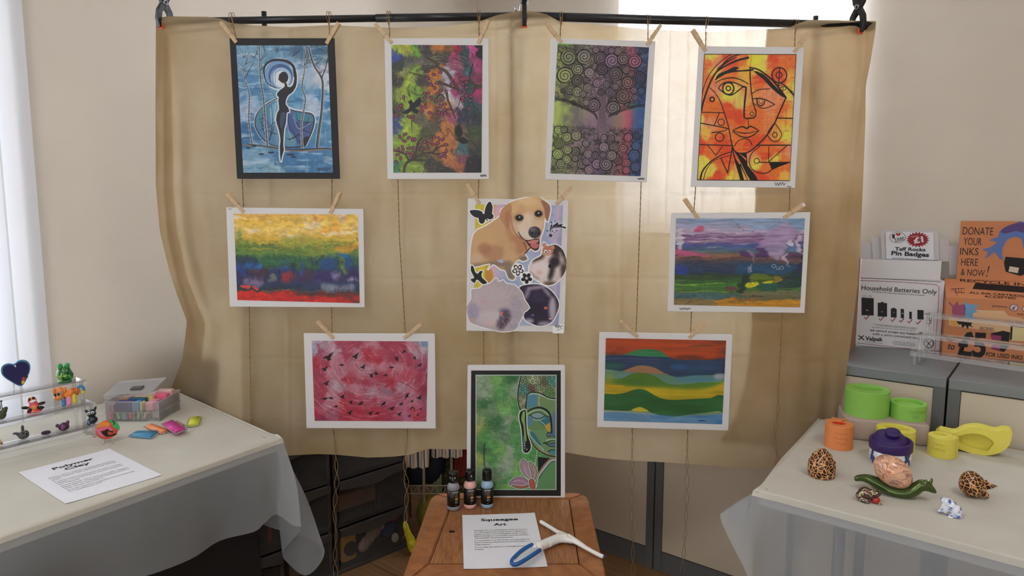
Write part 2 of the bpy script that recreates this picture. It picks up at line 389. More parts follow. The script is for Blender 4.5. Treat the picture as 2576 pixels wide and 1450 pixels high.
    def sd(s, P, sl):
        X = s.xx[sl]; Y = s.yy[sl]; D = np.full(X.shape, 1e9); ins = np.zeros(X.shape, bool); n = len(P)
        for i in range(n):
            a, b = P[i], P[(i+1) % n]; d = b-a; L = d@d+1e-9; t = np.clip(((X-a[0])*d[0]+(Y-a[1])*d[1])/L, 0, 1)
            D = np.minimum(D, np.hypot(X-a[0]-t*d[0], Y-a[1]-t*d[1]))
            if abs(d[1]) > 1e-9:
                c = ((a[1] > Y) != (b[1] > Y)) & (X < d[0]*(Y-a[1])/d[1]+a[0]); ins ^= c
        return np.where(ins, -D, D)
    def poly(s, pts, col, al=1, sm=0, soft=1., grow=0, mask=None):
        P = s.t(catmull(pts, sm, True) if sm else pts); g = grow*s.k
        x0, y0, x1, y1 = s._bb(P, soft+2+max(0, g))
        if x1 <= x0 or y1 <= y0: return
        sl = (slice(y0, y1), slice(x0, x1)); A = np.clip(.5-(s.sd(P, sl)-g)/soft, 0, 1)
        if mask is not None: A = A*mask[sl]
        if col is None: return A, sl
        s.blend(A*al, col, sl)
        return A, sl
    def dot(s, x, y, rx, ry=None, col=(0, 0, 0), rot=0, al=1, soft=1., ring=0):
        ry = ry or rx; a = np.radians(rot); pts = [(x+rx*np.cos(q)*np.cos(a)-ry*np.sin(q)*np.sin(a), y+rx*np.cos(q)*np.sin(a)+ry*np.sin(q)*np.cos(a)) for q in np.linspace(0, 2*np.pi, 20, endpoint=False)]
        if ring: s.stroke(pts+[pts[0], pts[1]], ring, col, al=al, sm=2)
        else: s.poly(pts, col, al, soft=soft)
    def spiral(s, x, y, r, w, col, turns=2.3, ph=0, al=.9, dirn=1):
        n = int(8*turns)+4; pts = []
        for i in range(n):
            q = i/(n-1); a = ph+dirn*q*turns*2*np.pi; rr = r*(1-q)**.85+r*.05; pts.append((x+rr*np.cos(a), y+rr*np.sin(a)))
        s.stroke(pts, w, col, w*.6, al, sm=2)
def srgb_np(a):
    a = np.clip(a, 0, 1); return np.where(a <= .04045, a/12.92, ((a+.055)/1.055)**2.4)
def paint_mesh(name, R, quadw, m, parent, mask=None):
    """quadw: world corners TL TR BR BL"""
    q = [np.array(v) for v in quadw]; U = (R.xx/(R.W-1))[..., None]; V = (R.yy/(R.H-1))[..., None]
    co = (q[0]*(1-U)+q[1]*U)*(1-V)+(q[3]*(1-U)+q[2]*U)*V
    H, W = R.H, R.W; idx = np.arange(H*W).reshape(H, W); col = np.ones((H*W, 4)); col[:, :3] = srgb_np(R.a).reshape(-1, 3)
    F = np.stack([idx[1:, :-1], idx[1:, 1:], idx[:-1, 1:], idx[:-1, :-1]], -1).reshape(-1, 4)
    co = co.reshape(-1, 3)
    if mask is not None:
        mk = mask.ravel(); F = F[mk[F].all(1)]; used = np.unique(F); mp = np.full(H*W, -1); mp[used] = np.arange(len(used)); F = mp[F]; co = co[used]; col = col[used]
    me = bpy.data.meshes.new(name); nv, nf = len(co), len(F)
    me.vertices.add(nv); me.vertices.foreach_set('co', co.ravel()); me.loops.add(nf*4); me.loops.foreach_set('vertex_index', F.ravel().astype(np.int32))
    me.polygons.add(nf); me.polygons.foreach_set('loop_start', np.arange(nf, dtype=np.int32)*4)
    at = me.color_attributes.new('Col', 'FLOAT_COLOR', 'POINT'); at.data.foreach_set('color', col.ravel().astype(np.float32))
    me.update(calc_edges=True); me.validate()
    return mesh_obj(name, me, m, parent)

def paint_dancer():
    R = Ras(330, 440, [(163, 285), (858, 285), (900, 1253), (218, 1253)])
    R.blobs([(250, 380, (120, 165, 195)), (450, 330, (105, 155, 190)), (750, 330, (60, 110, 140)), (260, 620, (75, 135, 180)), (600, 640, (85, 150, 190)), (450, 760, (95, 150, 185)),
             (250, 800, (150, 180, 210)), (260, 930, (50, 110, 160)), (830, 700, (60, 130, 185)), (800, 870, (75, 140, 180)), (850, 520, (200, 205, 220)), (690, 520, (165, 190, 215)),
             (300, 1150, (120, 165, 195)), (500, 1150, (55, 115, 165)), (450, 1210, (130, 170, 190)), (700, 1150, (60, 120, 170)), (850, 1190, (70, 130, 175)), (760, 760, (175, 195, 220))], 45, (5, 6), 11)
    R.brush(6, 40, 5, (205, 222, 238), .58, .78, .6); R.brush(8, 30, 6, (35, 85, 135), .6, .8, .55); R.brush(30, 10, 9, (175, 205, 225), .66, .85, .4)
    for x, y, w in ((230, 640, 70), (640, 520, 60), (820, 500, 40), (740, 745, 60), (800, 960, 50), (270, 770, 60)):
        for k in range(4): R.stroke([(x-w/2, y+k*9+8), (x, y+k*9-8), (x+w/2, y+k*9+6)], 8, (215, 222, 235), 3, .45)
    wh = (222, 232, 242); bk = (16, 18, 26)
    # moon
    R.dot(495, 505, 128, 122, wh); R.dot(495, 505, 118, 112, (120, 160, 205)); R.dot(500, 515, 92, 90, (60, 95, 150)); R.dot(505, 530, 78, 78, (165, 195, 225)); R.dot(508, 540, 60, 62, (225, 230, 238))
    for k in range(5): R.stroke([(430+8*k, 590-4*k), (415+12*k, 500), (470+8*k, 430+9*k)], 5, (200, 215, 235) if k % 2 else (70, 105, 165), 2, .7)
    # skirt
    L = [(480, 685), (400, 730), (345, 775), (312, 830), (308, 900), (350, 980), (410, 1030), (480, 1055), (500, 1000), (475, 880), (480, 760)]
    Rr = [(560, 765), (620, 785), (690, 795), (740, 808), (756, 850), (745, 920), (712, 1000), (690, 1045), (600, 1060), (520, 1055), (530, 900), (550, 800)]
    R.poly(L, (78, 130, 172), sm=4); R.poly(Rr, (72, 112, 160), sm=4)
    for P, c in (([(345, 790), (400, 740), (390, 850), (320, 900)], (70, 140, 150)), ([(365, 830), (400, 800), (405, 930), (380, 960)], (100, 120, 180)), ([(420, 760), (480, 720), (470, 850), (430, 900)], (120, 180, 200)),
                 ([(450, 900), (490, 880), (495, 1000), (470, 1040)], (110, 150, 175)), ([(600, 800), (730, 815), (735, 870), (640, 860)], (60, 135, 150)), ([(560, 800), (600, 850), (620, 980), (560, 930)], (58, 84, 150)),
                 ([(600, 870), (740, 880), (700, 980), (620, 1030)], (62, 82, 140)), ([(540, 930), (600, 970), (620, 1040), (540, 1045)], (95, 150, 175)), ([(500, 770), (560, 770), (530, 900), (505, 900)], (60, 90, 130))):
        R.poly(P, c, .85, 3, 4)
    for P in ([(370, 800), (360, 900), (400, 990)], [(430, 740), (440, 860), (420, 1000)], [(345, 860), (400, 930), (470, 960)], [(340, 930), (420, 900), (480, 840)], [(620, 800), (640, 860), (745, 870)], [(560, 800), (570, 900), (650, 1030)],
              [(720, 830), (660, 950), (560, 1000)], [(600, 850), (680, 930), (740, 950)], [(335, 850), (380, 840), (410, 890)], [(470, 840), (440, 940), (410, 1010)], [(540, 990), (580, 1000), (640, 960)]):
        R.stroke(P, 3, bk, 6, .9)
    for P in ([(470, 700), (455, 800), (460, 900)], [(425, 760), (435, 830)], [(375, 820), (385, 880), (378, 940)], [(600, 830), (640, 920), (735, 870)], [(545, 820), (560, 930), (590, 1010)]): R.stroke(P, 4, wh, 3, .7)
    R.stroke([(480, 685), (400, 728), (343, 775), (311, 830), (307, 900), (350, 982), (410, 1032), (490, 1057)], 16, wh, 10); R.stroke([(560, 758), (620, 778), (690, 788), (742, 802), (762, 850), (750, 925), (715, 1005), (695, 1048)], 16, wh, 10)
    R.stroke([(480, 685), (400, 730), (345, 775), (313, 830), (309, 900), (352, 980), (410, 1030), (490, 1055), (600, 1062), (660, 1052)], 7, bk, 7, 1, 5, 1, 9); R.stroke([(560, 765), (620, 785), (690, 795), (740, 808), (757, 850), (745, 920), (712, 1000), (690, 1045)], 6, bk, 12)
    R.poly([(665, 1000), (712, 975), (705, 1010), (685, 1050), (665, 1060)], bk, sm=3)
    T = [((215, 480), (235, 560), (262, 650), (262, 760), (262, 880), (285, 1035)), ((340, 288), (345, 450), (352, 560), (372, 690), (385, 850), (402, 1045)), ((685, 300), (682, 480), (665, 600), (690, 690), (675, 800), (660, 900), (668, 1070)), ((715, 300), (752, 430), (812, 530), (822, 620), (812, 800), (790, 950), (778, 1055))]
    for i, P in enumerate(T):
        w = (10, 12, 10, 20)[i]; R.stroke(P, w*.7+6, wh, w+8, .85); R.stroke(P, w*.6, bk, w); R.stroke([(x+2, y) for x, y in P], 3, (150, 140, 135), 5, .9)
        for x, y in catmull(P, 5)[6:]: R.stroke([(x-6, y), (x+6, y+3)], 4, bk, 2, .9)
    rs = random.Random(3)
    for x, y in ((225, 480), (230, 430), (345, 400), (355, 470), (690, 380), (680, 440), (760, 440), (800, 500), (850, 420), (220, 380), (470, 340), (840, 340), (300, 380), (380, 330), (620, 350), (590, 370)):
        for k in range(5):
            a = rs.uniform(-2.6, -.5); l = rs.uniform(40, 95); R.stroke([(x, y), (x+l*.5*math.cos(a)+6, y+l*.5*math.sin(a)), (x+l*math.cos(a), y+l*math.sin(a))], 4, (bk, (120, 105, 95), (35, 70, 95))[k % 3], 2, .75)
    R.stroke([(815, 530), (845, 450), (858, 380)], 9, bk, 4); R.stroke([(228, 540), (265, 470), (300, 400)], 6, bk, 2)
    R.stroke([(220, 1040), (330, 1045), (420, 1062), (560, 1082), (700, 1085), (890, 1070)], 12, (135, 115, 100), 14, .9); R.stroke([(250, 1035), (420, 1058), (560, 1076), (640, 1080)], 5, bk, 7); R.stroke([(650, 1080), (780, 1068), (888, 1072)], 9, bk, 5)
    for x, y, w in ((355, 1112, 22), (430, 1100, 26), (575, 1115, 34), (600, 1133, 22), (255, 1065, 18), (300, 1050, 20)): R.dot(x, y, w, 6, bk)
    body = [(478, 645), (500, 622), (525, 605), (533, 590), (530, 572), (548, 572), (553, 596), (578, 600), (598, 575), (606, 520), (600, 470), (575, 430), (590, 428), (615, 470), (625, 520), (620, 590), (592, 640), (562, 662), (545, 692), (540, 730), (560, 760), (566, 790), (548, 800), (542, 870), (528, 930), (522, 1040), (526, 1080), (512, 1130), (505, 1168), (498, 1130), (495, 1060), (500, 1000), (488, 930), (468, 860), (475, 800), (490, 770), (484, 700), (488, 680), (474, 665)]
    R.poly(body, wh, sm=3, grow=9); R.poly(body, bk, sm=3)
    R.stroke([(465, 607), (400, 575), (375, 500), (385, 440), (430, 402), (500, 396), (560, 412), (600, 450), (612, 520)], 5, bk, 24, 1, 6, 1, 16)
    R.dot(525, 528, 35, 44, bk); R.poly([(492, 500), (484, 545), (500, 560), (515, 520)], bk)
    R.poly([(505, 800), (540, 800), (525, 880), (508, 920), (495, 870)], (60, 85, 125), .8, 3); R.stroke([(515, 900), (512, 990)], 5, (60, 85, 125), 3, .7)
    R.stroke([(785, 1235), (795, 1215), (800, 1240), (815, 1218), (825, 1238), (845, 1215), (850, 1240), (865, 1222), (880, 1235)], 4, bk)
    return R

def paint_blossom():
    R = Ras(330, 440, [(195, 280), (888, 284), (880, 1253), (210, 1253)])
    Y = (186, 214, 68); O_ = (222, 132, 52); D = (62, 60, 56); P = (196, 78, 138); T = (48, 84, 88); G = (110, 110, 84); K = (24, 22, 28)
    R.blobs([(225, 300, Y), (215, 380, (60, 90, 190)), (275, 300, (200, 205, 60)), (370, 300, (130, 190, 60)), (430, 300, (70, 68, 70)), (540, 290, O_), (610, 310, (150, 100, 50)), (680, 300, (190, 50, 80)), (740, 330, T), (820, 320, (215, 90, 160)), (870, 330, K),
             (250, 430, (60, 70, 60)), (320, 420, (90, 95, 85)), (400, 400, (120, 115, 108)), (470, 390, (100, 95, 75)), (590, 390, (85, 82, 75)), (670, 380, (190, 60, 120)), (760, 420, T), (850, 430, P), (380, 480, (140, 180, 60)), (290, 510, (150, 160, 70)),
             (470, 440, D), (530, 500, O_), (570, 540, (230, 145, 60)), (640, 520, (210, 205, 225)), (620, 570, (200, 195, 220)), (700, 450, (180, 80, 120)), (790, 480, (60, 110, 120)), (850, 530, (150, 60, 100)), (240, 560, D), (340, 590, Y), (300, 640, Y), (370, 640, (140, 190, 60)), (300, 720, (175, 210, 70)), (420, 560, (78, 78, 70)),
             (490, 620, O_), (560, 590, (120, 105, 95)), (440, 700, (105, 130, 60)), (540, 700, G), (640, 670, (205, 205, 210)), (690, 640, P), (740, 560, (175, 65, 110)), (790, 600, T), (860, 640, (190, 60, 120)), (690, 740, (200, 180, 190)), (600, 740, (220, 140, 60)), (470, 790, (215, 130, 60)), (240, 760, (90, 90, 60)), (230, 870, (70, 90, 160)), (300, 880, Y), (360, 930, (175, 205, 65)), (420, 850, G), (560, 830, (120, 80, 60)),
             (520, 900, (96, 92, 72)), (650, 860, (180, 90, 120)), (720, 820, (60, 60, 85)), (800, 760, T), (850, 860, (55, 60, 70)), (620, 930, (215, 135, 65)), (450, 960, (95, 95, 60)), (300, 1010, (160, 195, 60)), (560, 1020, O_), (640, 1010, (205, 130, 70)), (720, 950, (120, 100, 80)), (830, 960, (75, 95, 65)), (740, 1080, (75, 120, 130)), (850, 1080, (60, 66, 62)), (250, 1120, (150, 185, 60)), (400, 1120, (95, 105, 50)), (520, 1110, (150, 110, 70)), (640, 1140, (215, 135, 80)), (690, 1190, (200, 120, 75)), (740, 1140, (150, 85, 100)),
             (300, 1210, (150, 185, 60)), (240, 1220, (70, 150, 100)), (380, 1200, (150, 180, 70)), (500, 1200, (75, 70, 60)), (600, 1230, (60, 55, 55)), (820, 1200, (45, 42, 48)), (870, 1230, K), (820, 1020, (90, 85, 60))], 34, (7, 9), 21, ax=1, ay=1, mott=.2)
    R.brush(18, 50, 31, (190, 190, 185), .68, .85, .35); R.brush(40, 26, 33, (25, 25, 28), .66, .85, .55); R.brush(60, 60, 34, (230, 225, 190), .7, .9, .3)
    R.a *= .86; rs = random.Random(5)
    for k in range(110):
        a = rs.uniform(-2.9, -1.1); r = rs.uniform(330, 470); cx, cy = 560, 800; q = rs.uniform(.10, .3)
        R.stroke([(cx+r*.85*math.cos(a+t*q), cy+r*math.sin(a+t*q)) for t in (0, .5, 1)], 5, ((170, 165, 160), (30, 30, 32), (90, 92, 80))[k % 3], 2, .5)
    R.warp(8, 10, 14, 14, 351, .16)
    bk = (16, 14, 16); br = (88, 60, 48)
    def limb(P, w, w1=None, c=br): R.stroke(P, w+7, bk, (w1 if w1 is not None else w)+6); R.stroke(P, w, c, w1)
    limb([(290, 1255), (300, 1200), (330, 1165), (400, 1130), (440, 1108), (510, 1100), (545, 1050)], 15, 4); limb([(330, 1165), (300, 1115), (250, 1095), (210, 1085)], 9, 4); limb([(375, 1145), (390, 1060), (400, 1020), (432, 990)], 8, 3); limb([(345, 1160), (400, 1158), (455, 1160)], 8, 2); limb([(490, 1100), (530, 1112), (570, 1108)], 5, 2); limb([(520, 1092), (560, 1060), (590, 1050)], 4, 2)
    limb([(885, 600), (840, 600), (800, 560), (790, 520), (815, 430)], 20, 3); limb([(840, 605), (815, 645)], 12, 5); limb([(780, 555), (740, 560)], 8, 3)
    limb([(470, 385), (530, 415), (560, 460), (615, 490), (700, 620)], 9, 20); limb([(560, 570), (620, 590), (700, 625)], 16, 10); limb([(615, 640), (625, 700), (650, 760), (680, 840)], 12, 3); limb([(600, 690), (570, 660), (530, 700)], 6, 2)
    for P in ([(330, 490), (410, 515), (470, 525), (500, 565)], [(350, 640), (390, 665), (435, 665)], [(290, 700), (310, 725)], [(790, 690), (830, 760), (865, 780)], [(720, 690), (700, 760), (670, 800)], [(350, 860), (352, 945)], [(560, 910), (575, 950), (600, 955)], [(630, 920), (690, 1010)], [(650, 1080), (670, 1130)], [(800, 500), (815, 425)]): R.stroke(P, 6, bk, 3)
    pet = (158, 62, 100)
    for x, y, a in ((300, 963, 0), (262, 985, 60), (327, 990, -40), (295, 1015, 20), (355, 1003, 90), (375, 1003, 90), (448, 1020, 0), (412, 1045, 70), (475, 1035, -50), (425, 1075, 20), (462, 1073, 0), (500, 1003, 60), (523, 985, 10), (557, 995, 70), (587, 1003, -50), (512, 1038, 20), (548, 1030, -40), (610, 1043, 0), (218, 1085, 10), (252, 1077, 80), (280, 1062, 60), (282, 1088, 100), (325, 1070, 0), (358, 1070, 60), (318, 1103, 20), (357, 1105, 60), (345, 1125, 0), (242, 1118, 0), (266, 1145, 90), (235, 1172, 30), (595, 1110, 20), (612, 1090, 90), (600, 1130, 0), (565, 1132, 30),
                    (518, 508, 20), (568, 492, 0), (465, 540, 30), (500, 585, 60), (540, 575, 0), (525, 610, 50), (573, 632, 0), (545, 655, 0), (580, 705, 0), (535, 708, 70), (612, 640, 80), (655, 550, 20), (655, 580, 0), (712, 512, 60), (752, 528, 0), (718, 545, 60), (765, 570, 0), (738, 582, 60), (770, 608, 40), (712, 645, 0), (750, 642, 0), (765, 672, 0), (448, 655, 60), (475, 652, 0), (450, 687, 0), (497, 688, 60), (448, 722, 50), (422, 755, 60), (455, 755, 80), (428, 787, 0), (487, 800, 0), (545, 770, 60), (570, 750, 80), (600, 735, 0), (605, 775, 60), (635, 775, 0), (555, 800, 0), (605, 802, 0), (630, 815, 50), (580, 808, 70), (740, 690, 0), (735, 710, 40), (800, 675, 60), (797, 708, 90), (785, 770, 120), (270, 745, 0), (255, 772, 0), (290, 683, 80), (232, 830, 0), (235, 815, 0), (332, 832, 30), (355, 828, 0), (357, 850, 50)):
        R.dot(x, y, 18, 12, bk, a); R.dot(x, y, 13, 7.5, pet, a)
    R.poly([(275, 800), (330, 765), (335, 740), (320, 715), (350, 700), (360, 725), (395, 695), (410, 680), (428, 710), (405, 750), (375, 765), (408, 785), (390, 810), (365, 800), (350, 788), (310, 812)], bk, sm=0)
    for P in ([(705, 890), (735, 930), (730, 975), (695, 985), (683, 930)], [(695, 1000), (740, 985), (780, 1020), (735, 1032)]): R.poly(P, bk, sm=3)
    R.stroke([(685, 900), (680, 960), (700, 1010), (750, 1035), (795, 1000), (740, 950)], 4, bk)
    return R

def paint_tree():
    R = Ras(380, 520, [(190, 270), (885, 300), (820, 1280), (135, 1258)])
    cols = [(165, (180, 205, 95)), (250, (165, 185, 100)), (330, (150, 150, 110)), (420, (150, 135, 130)), (480, (150, 120, 140)), (560, (125, 105, 130)), (640, (140, 125, 115)), (700, (175, 120, 120)), (745, (190, 90, 110)), (790, (70, 100, 150)), (850, (50, 90, 150))]
    xs = R.sx + (R.sy-700)*.075 + (R.noise(3, 8, 4)-.5)*60; im = np.zeros_like(R.a)
    for c in range(3): im[..., c] = np.interp(xs, [a for a, _ in cols], [b[c]/255 for _, b in cols])
    R.a = im
    R.brush(3, 30, 6, (205, 200, 160), .6, .8, .3); R.brush(8, 8, 8, (80, 70, 100), .55, .75, .45); R.brush(20, 4, 9, (170, 110, 160), .62, .8, .35); R.brush(9, 9, 10, (70, 140, 110), .68, .8, .5)
    bk = (20, 18, 24)
    band = (R.sy > 690+ (R.noise(6, 2, 3)-.5)*20) & (R.sy < 925)
    bm_ = np.clip(np.minimum((R.sy-(690+(R.sx-160)*.30*(R.sx < 460)+90*(R.sx >= 460)-(R.sx-600)*.28*(R.sx > 600)))/8, (900+.06*(R.sx-160)-R.sy)/8), 0, 1)
    dark = 1-bm_; R.blend(dark*.16, (36, 30, 40)); R.blend(dark*np.clip((R.noise(40, 52, 12)-.45)*3, 0, 1)*.6, bk)
    # trunk
    R.poly([(505, 560), (560, 560), (570, 700), (560, 850), (580, 920), (660, 990), (640, 1010), (560, 965), (545, 1080), (520, 1000), (490, 980), (440, 1060), (450, 1000), (330, 1050), (230, 1040), (330, 1020), (460, 960), (490, 900), (500, 820), (490, 700)], (140, 118, 130), .95, 3)
    for k in range(9): R.stroke([(508+6*k, 580), (505+6.5*k, 720), (500+7*k, 860), (460+16*k, 960+5*(k % 3)), (380+36*k, 1040+14*(k % 3))], 2.5, bk, 2, .8)
    for k in range(40):
        y = 600+9*k; x = 510+(k*37 % 50); R.stroke([(x, y), (x+10, y+8)], 2, bk, 2, .6)
    big = [(275, 375, 62), (395, 370, 58), (245, 515, 62), (345, 465, 46), (340, 550, 46), (515, 380, 50), (605, 400, 58), (690, 390, 48), (775, 405, 55), (435, 490, 40), (530, 465, 46), (630, 500, 55), (815, 530, 50), (725, 565, 48), (690, 670, 58), (465, 735, 50), (610, 760, 55), (285, 620, 38), (340, 640, 40), (420, 605, 36), (490, 570, 34), (590, 640, 38), (385, 655, 26), (750, 500, 26), (710, 470, 30), (825, 630, 28), (780, 680, 26), (770, 625, 28), (630, 600, 28), (565, 580, 28), (650, 330, 32), (600, 325, 26), (480, 320, 26), (410, 720, 26), (520, 640, 28),
           (200, 1030, 42), (190, 1110, 42), (215, 1185, 36), (260, 985, 38), (330, 970, 40), (325, 1095, 38), (265, 1080, 36), (260, 1150, 34), (405, 1030, 28), (375, 1190, 36), (425, 1110, 34), (475, 1120, 30), (410, 1170, 30), (490, 1185, 40), (430, 1235, 36), (560, 1190, 50), (540, 1060, 38), (620, 1060, 40), (600, 1120, 40), (535, 1120, 26), (690, 1070, 34), (725, 985, 32), (770, 1120, 44), (785, 1050, 34), (780, 1210, 38), (715, 1180, 34), (710, 1235, 30), (655, 1165, 32), (790, 970, 30), (325, 1145, 26), (195, 930, 34), (240, 925, 28), (545, 985, 26), (600, 990, 28)]
    rs = random.Random(9); circ = list(big)
    def inside(x, y):
        if y < 925 and y > 700+(x-160)*.30*(x < 460)+90*(x >= 460)-(x-600)*.28*(x > 600): return False
        if 925 > y > 880: return False
        if 500 < x < 570 and 560 < y < 1000: return False
        return 150 < x < 880 and 285 < y < 1265
    for rad, tries in ((22, 500), (15, 1500), (10, 3000)):
        for _ in range(tries):
            x, y = rs.uniform(150, 880), rs.uniform(285, 1262)
            if inside(x, y) and all((x-a)**2+(y-b)**2 > (r*.92+rad*.92)**2 for a, b, r in circ): circ.append((x, y, rad))
    for i, (x, y, r) in enumerate(circ):
        if r > 12:
            lt = 24 if r > 25 else 12
            p = R.t([(x, y)])[0]; c = R.a[int(np.clip(p[1], 0, R.H-1)), int(np.clip(p[0], 0, R.W-1))]*255
            base = im[int(np.clip(p[1], 0, R.H-1)), int(np.clip(p[0], 0, R.W-1))]*255
            R.dot(x, y, r*.92, r*.92, tuple(np.clip(base*1.08+lt*.8, 0, 255)), al=.8, soft=2.5)
        R.spiral(x, y, r, (8 if r > 45 else 5 if r > 20 else 3.6), bk, 2.6 if r > 40 else 2.0 if r > 20 else 1.5, rs.uniform(0, 6.28), .92, rs.choice((-1, 1)))
        if r > 25: R.dot(x, y, r, r, bk, ring=4, al=.8)
    for k in range(70):
        x = 160+k*9.7
        if 480 < x < 600: continue
        R.stroke([(x, 905+.05*(x-160)), (x+rs.uniform(-12, 12), 880+.05*(x-160))], 3, bk, 1.5, .8)
    R.brush(3, 3, 15, (120, 190, 70), .6, .7, .0)
    R.poly([(188, 300), (200, 262), (250, 258), (300, 272), (290, 282), (200, 284)], (110, 190, 50), .8, 3, 3)
    for P in ([(170, 700), (240, 705), (330, 740), (400, 770), (470, 810), (492, 850)], [(580, 830), (640, 800), (740, 765), (850, 745)]):
        for dx in (0, 8, 16): R.stroke([(x, y-dx) for x, y in P], 6, bk, 6, .7)
    return R

def paint_face():
    R = Ras(350, 470, [(220, 325), (937, 328), (885, 1313), (165, 1307)])
    Or = (238, 120, 50); Rd = (232, 82, 40); Ye = (236, 224, 88); Pk = (240, 150, 105)
    R.blobs([(240, 400, Or), (270, 360, Ye), (320, 400, Pk), (420, 380, Rd), (500, 350, Or), (620, 360, (240, 235, 60)), (660, 350, Ye), (760, 370, Rd), (830, 400, Or), (900, 380, Or), (250, 520, Or), (300, 470, (240, 190, 80)), (400, 480, Or), (560, 470, (240, 190, 70)), (660, 430, Ye), (800, 480, Rd), (900, 480, (240, 170, 70)),
             (230, 650, Or), (300, 600, Pk), (430, 640, Ye), (480, 680, (235, 210, 110)), (560, 620, (240, 170, 90)), (640, 560, Or), (700, 600, Pk), (650, 520, Rd), (870, 620, Ye), (800, 650, Pk), (250, 780, Or), (330, 760, Or), (420, 740, Rd), (480, 800, Rd), (600, 800, Or), (740, 720, Pk), (820, 760, Or), (870, 800, (240, 180, 80)),
             (200, 860, Ye), (260, 860, Pk), (250, 930, (240, 190, 80)), (300, 960, Or), (430, 900, Or), (350, 1000, Rd), (560, 920, Or), (640, 900, Or), (700, 880, (240, 140, 80)), (780, 930, (240, 170, 80)), (840, 950, Ye), (500, 1000, Or), (560, 1020, Rd), (650, 990, Rd), (700, 1050, Or), (190, 1050, Rd), (250, 1080, Or), (200, 1150, Ye), (300, 1150, Or), (260, 1220, Ye), (400, 1120, Rd), (380, 1230, Or), (320, 1280, Rd), (420, 1280, Ye), (560, 1120, Pk), (620, 1170, Ye), (700, 1100, Rd), (780, 1070, Or), (830, 1180, Or), (870, 1080, Pk), (700, 1200, Or), (650, 1260, Rd), (760, 1260, Or), (850, 1270, (240, 190, 80)), (520, 1270, (240, 180, 90)), (760, 1150, Ye)], 24, (9, 9), 41, mott=.06)
    R.brush(6, 60, 43, (244, 200, 110), .6, .8, .35); R.brush(50, 8, 44, (225, 70, 40), .6, .8, .35); R.brush(14, 60, 47, (215, 60, 35), .68, .82, .4)
    K = (20, 14, 16)
    S = lambda P, w=7, w1=None, wm=None, sm=5: R.stroke(P, w, K, w1, 1, sm, 1, wm)
    S([(200, 760), (215, 690), (260, 560), (310, 470), (370, 400), (430, 350), (520, 325)], 14, 8, 12); S([(205, 640), (215, 590), (250, 500), (310, 420), (380, 360), (440, 325)], 6, 6); S([(260, 560), (300, 480), (380, 420), (480, 375), (560, 355)], 6, 18); S([(330, 440), (400, 385), (470, 350)], 16, 6)
    R.poly([(305, 530), (330, 480), (400, 450), (450, 425), (490, 430), (470, 450), (560, 445), (600, 440), (590, 455), (480, 462), (400, 475), (340, 505)], K, sm=3)
    S([(575, 430), (640, 445), (720, 500), (780, 560), (855, 660)], 10, 14); R.poly([(600, 455), (680, 480), (760, 560), (855, 655), (820, 650), (740, 585), (680, 520)], K, sm=2)
    S([(308, 545), (360, 520), (440, 508), (510, 525), (562, 555)], 6, 6, 9)
    S([(330, 587), (360, 555), (410, 540), (470, 550), (540, 582)], 7, 7, 11); S([(330, 587), (370, 620), (420, 640), (460, 625), (515, 580)], 7, 7, 11); R.dot(407, 590, 43, 46, K, ring=11); R.dot(407, 588, 17, 17, K, ring=9)
    S([(515, 580), (545, 583), (535, 690), (530, 812), (565, 818)], 12, 7, 14, 2); S([(575, 435), (580, 560), (600, 700), (622, 770), (610, 812), (560, 820)], 10, 10, 9); R.dot(590, 785, 15, 15, K, ring=5)
    S([(590, 630), (640, 600), (730, 592)], 7, 6); S([(595, 670), (640, 665), (700, 678), (768, 712)], 6, 6, 10); S([(600, 700), (650, 735), (700, 740), (768, 712)], 5, 6, 7); S([(630, 672), (632, 705), (655, 722), (680, 712), (692, 680)], 11, 8); S([(645, 680), (650, 700), (668, 705), (680, 685)], 4, 4)
    S([(560, 815), (565, 885)], 5, 5); S([(440, 918), (480, 895), (520, 885), (550, 898), (580, 882), (620, 900), (645, 915)], 6, 6, 12); S([(440, 918), (500, 960), (560, 968), (610, 945), (645, 915)], 6, 6, 10); S([(450, 918), (500, 932), (560, 935), (640, 918)], 4, 4, 9)
    S([(455, 1038), (480, 1000), (525, 980), (570, 990), (592, 1030)], 6, 6)
    S([(262, 582), (310, 630), (350, 700), (380, 790), (410, 890), (440, 1040), (480, 1090), (560, 1085), (620, 1040), (700, 960), (760, 870), (810, 760), (855, 660)], 6, 11, 9); R.dot(282, 673, 17, 17, K, ring=11)
    S([(205, 773), (375, 777)], 7); S([(338, 778), (300, 872)], 7); S([(190, 857), (290, 875), (410, 900)], 8); R.dot(352, 850, 25, 25, K, ring=6); S([(280, 930), (340, 925), (385, 915), (405, 900)], 9, 4); R.dot(340, 967, 33, 33, K, ring=7); S([(180, 1025), (430, 1032)], 8)
    S([(250, 1032), (310, 1110), (360, 1040)], 6, 6, None, 1); S([(190, 1300), (210, 1230), (270, 1160), (350, 1110), (435, 1080)], 13, 6); S([(215, 1300), (240, 1220), (300, 1150), (430, 1108)], 6, 4); S([(350, 1130), (402, 1250), (430, 1100), (440, 1030)], 8, 8, None, 1)
    R.poly([(450, 1070), (485, 1090), (545, 1150), (550, 1180), (590, 1230), (640, 1310), (580, 1310), (520, 1200), (480, 1120)], K, sm=2); R.poly([(455, 1120), (500, 1190), (530, 1310), (500, 1310), (480, 1200)], K); S([(440, 1060), (470, 1180), (510, 1310)], 8, 14); R.poly([(490, 1090), (550, 1085), (552, 1140)], K); S([(545, 1090), (552, 1180)], 8); S([(500, 1180), (560, 1310)], 10, 4)
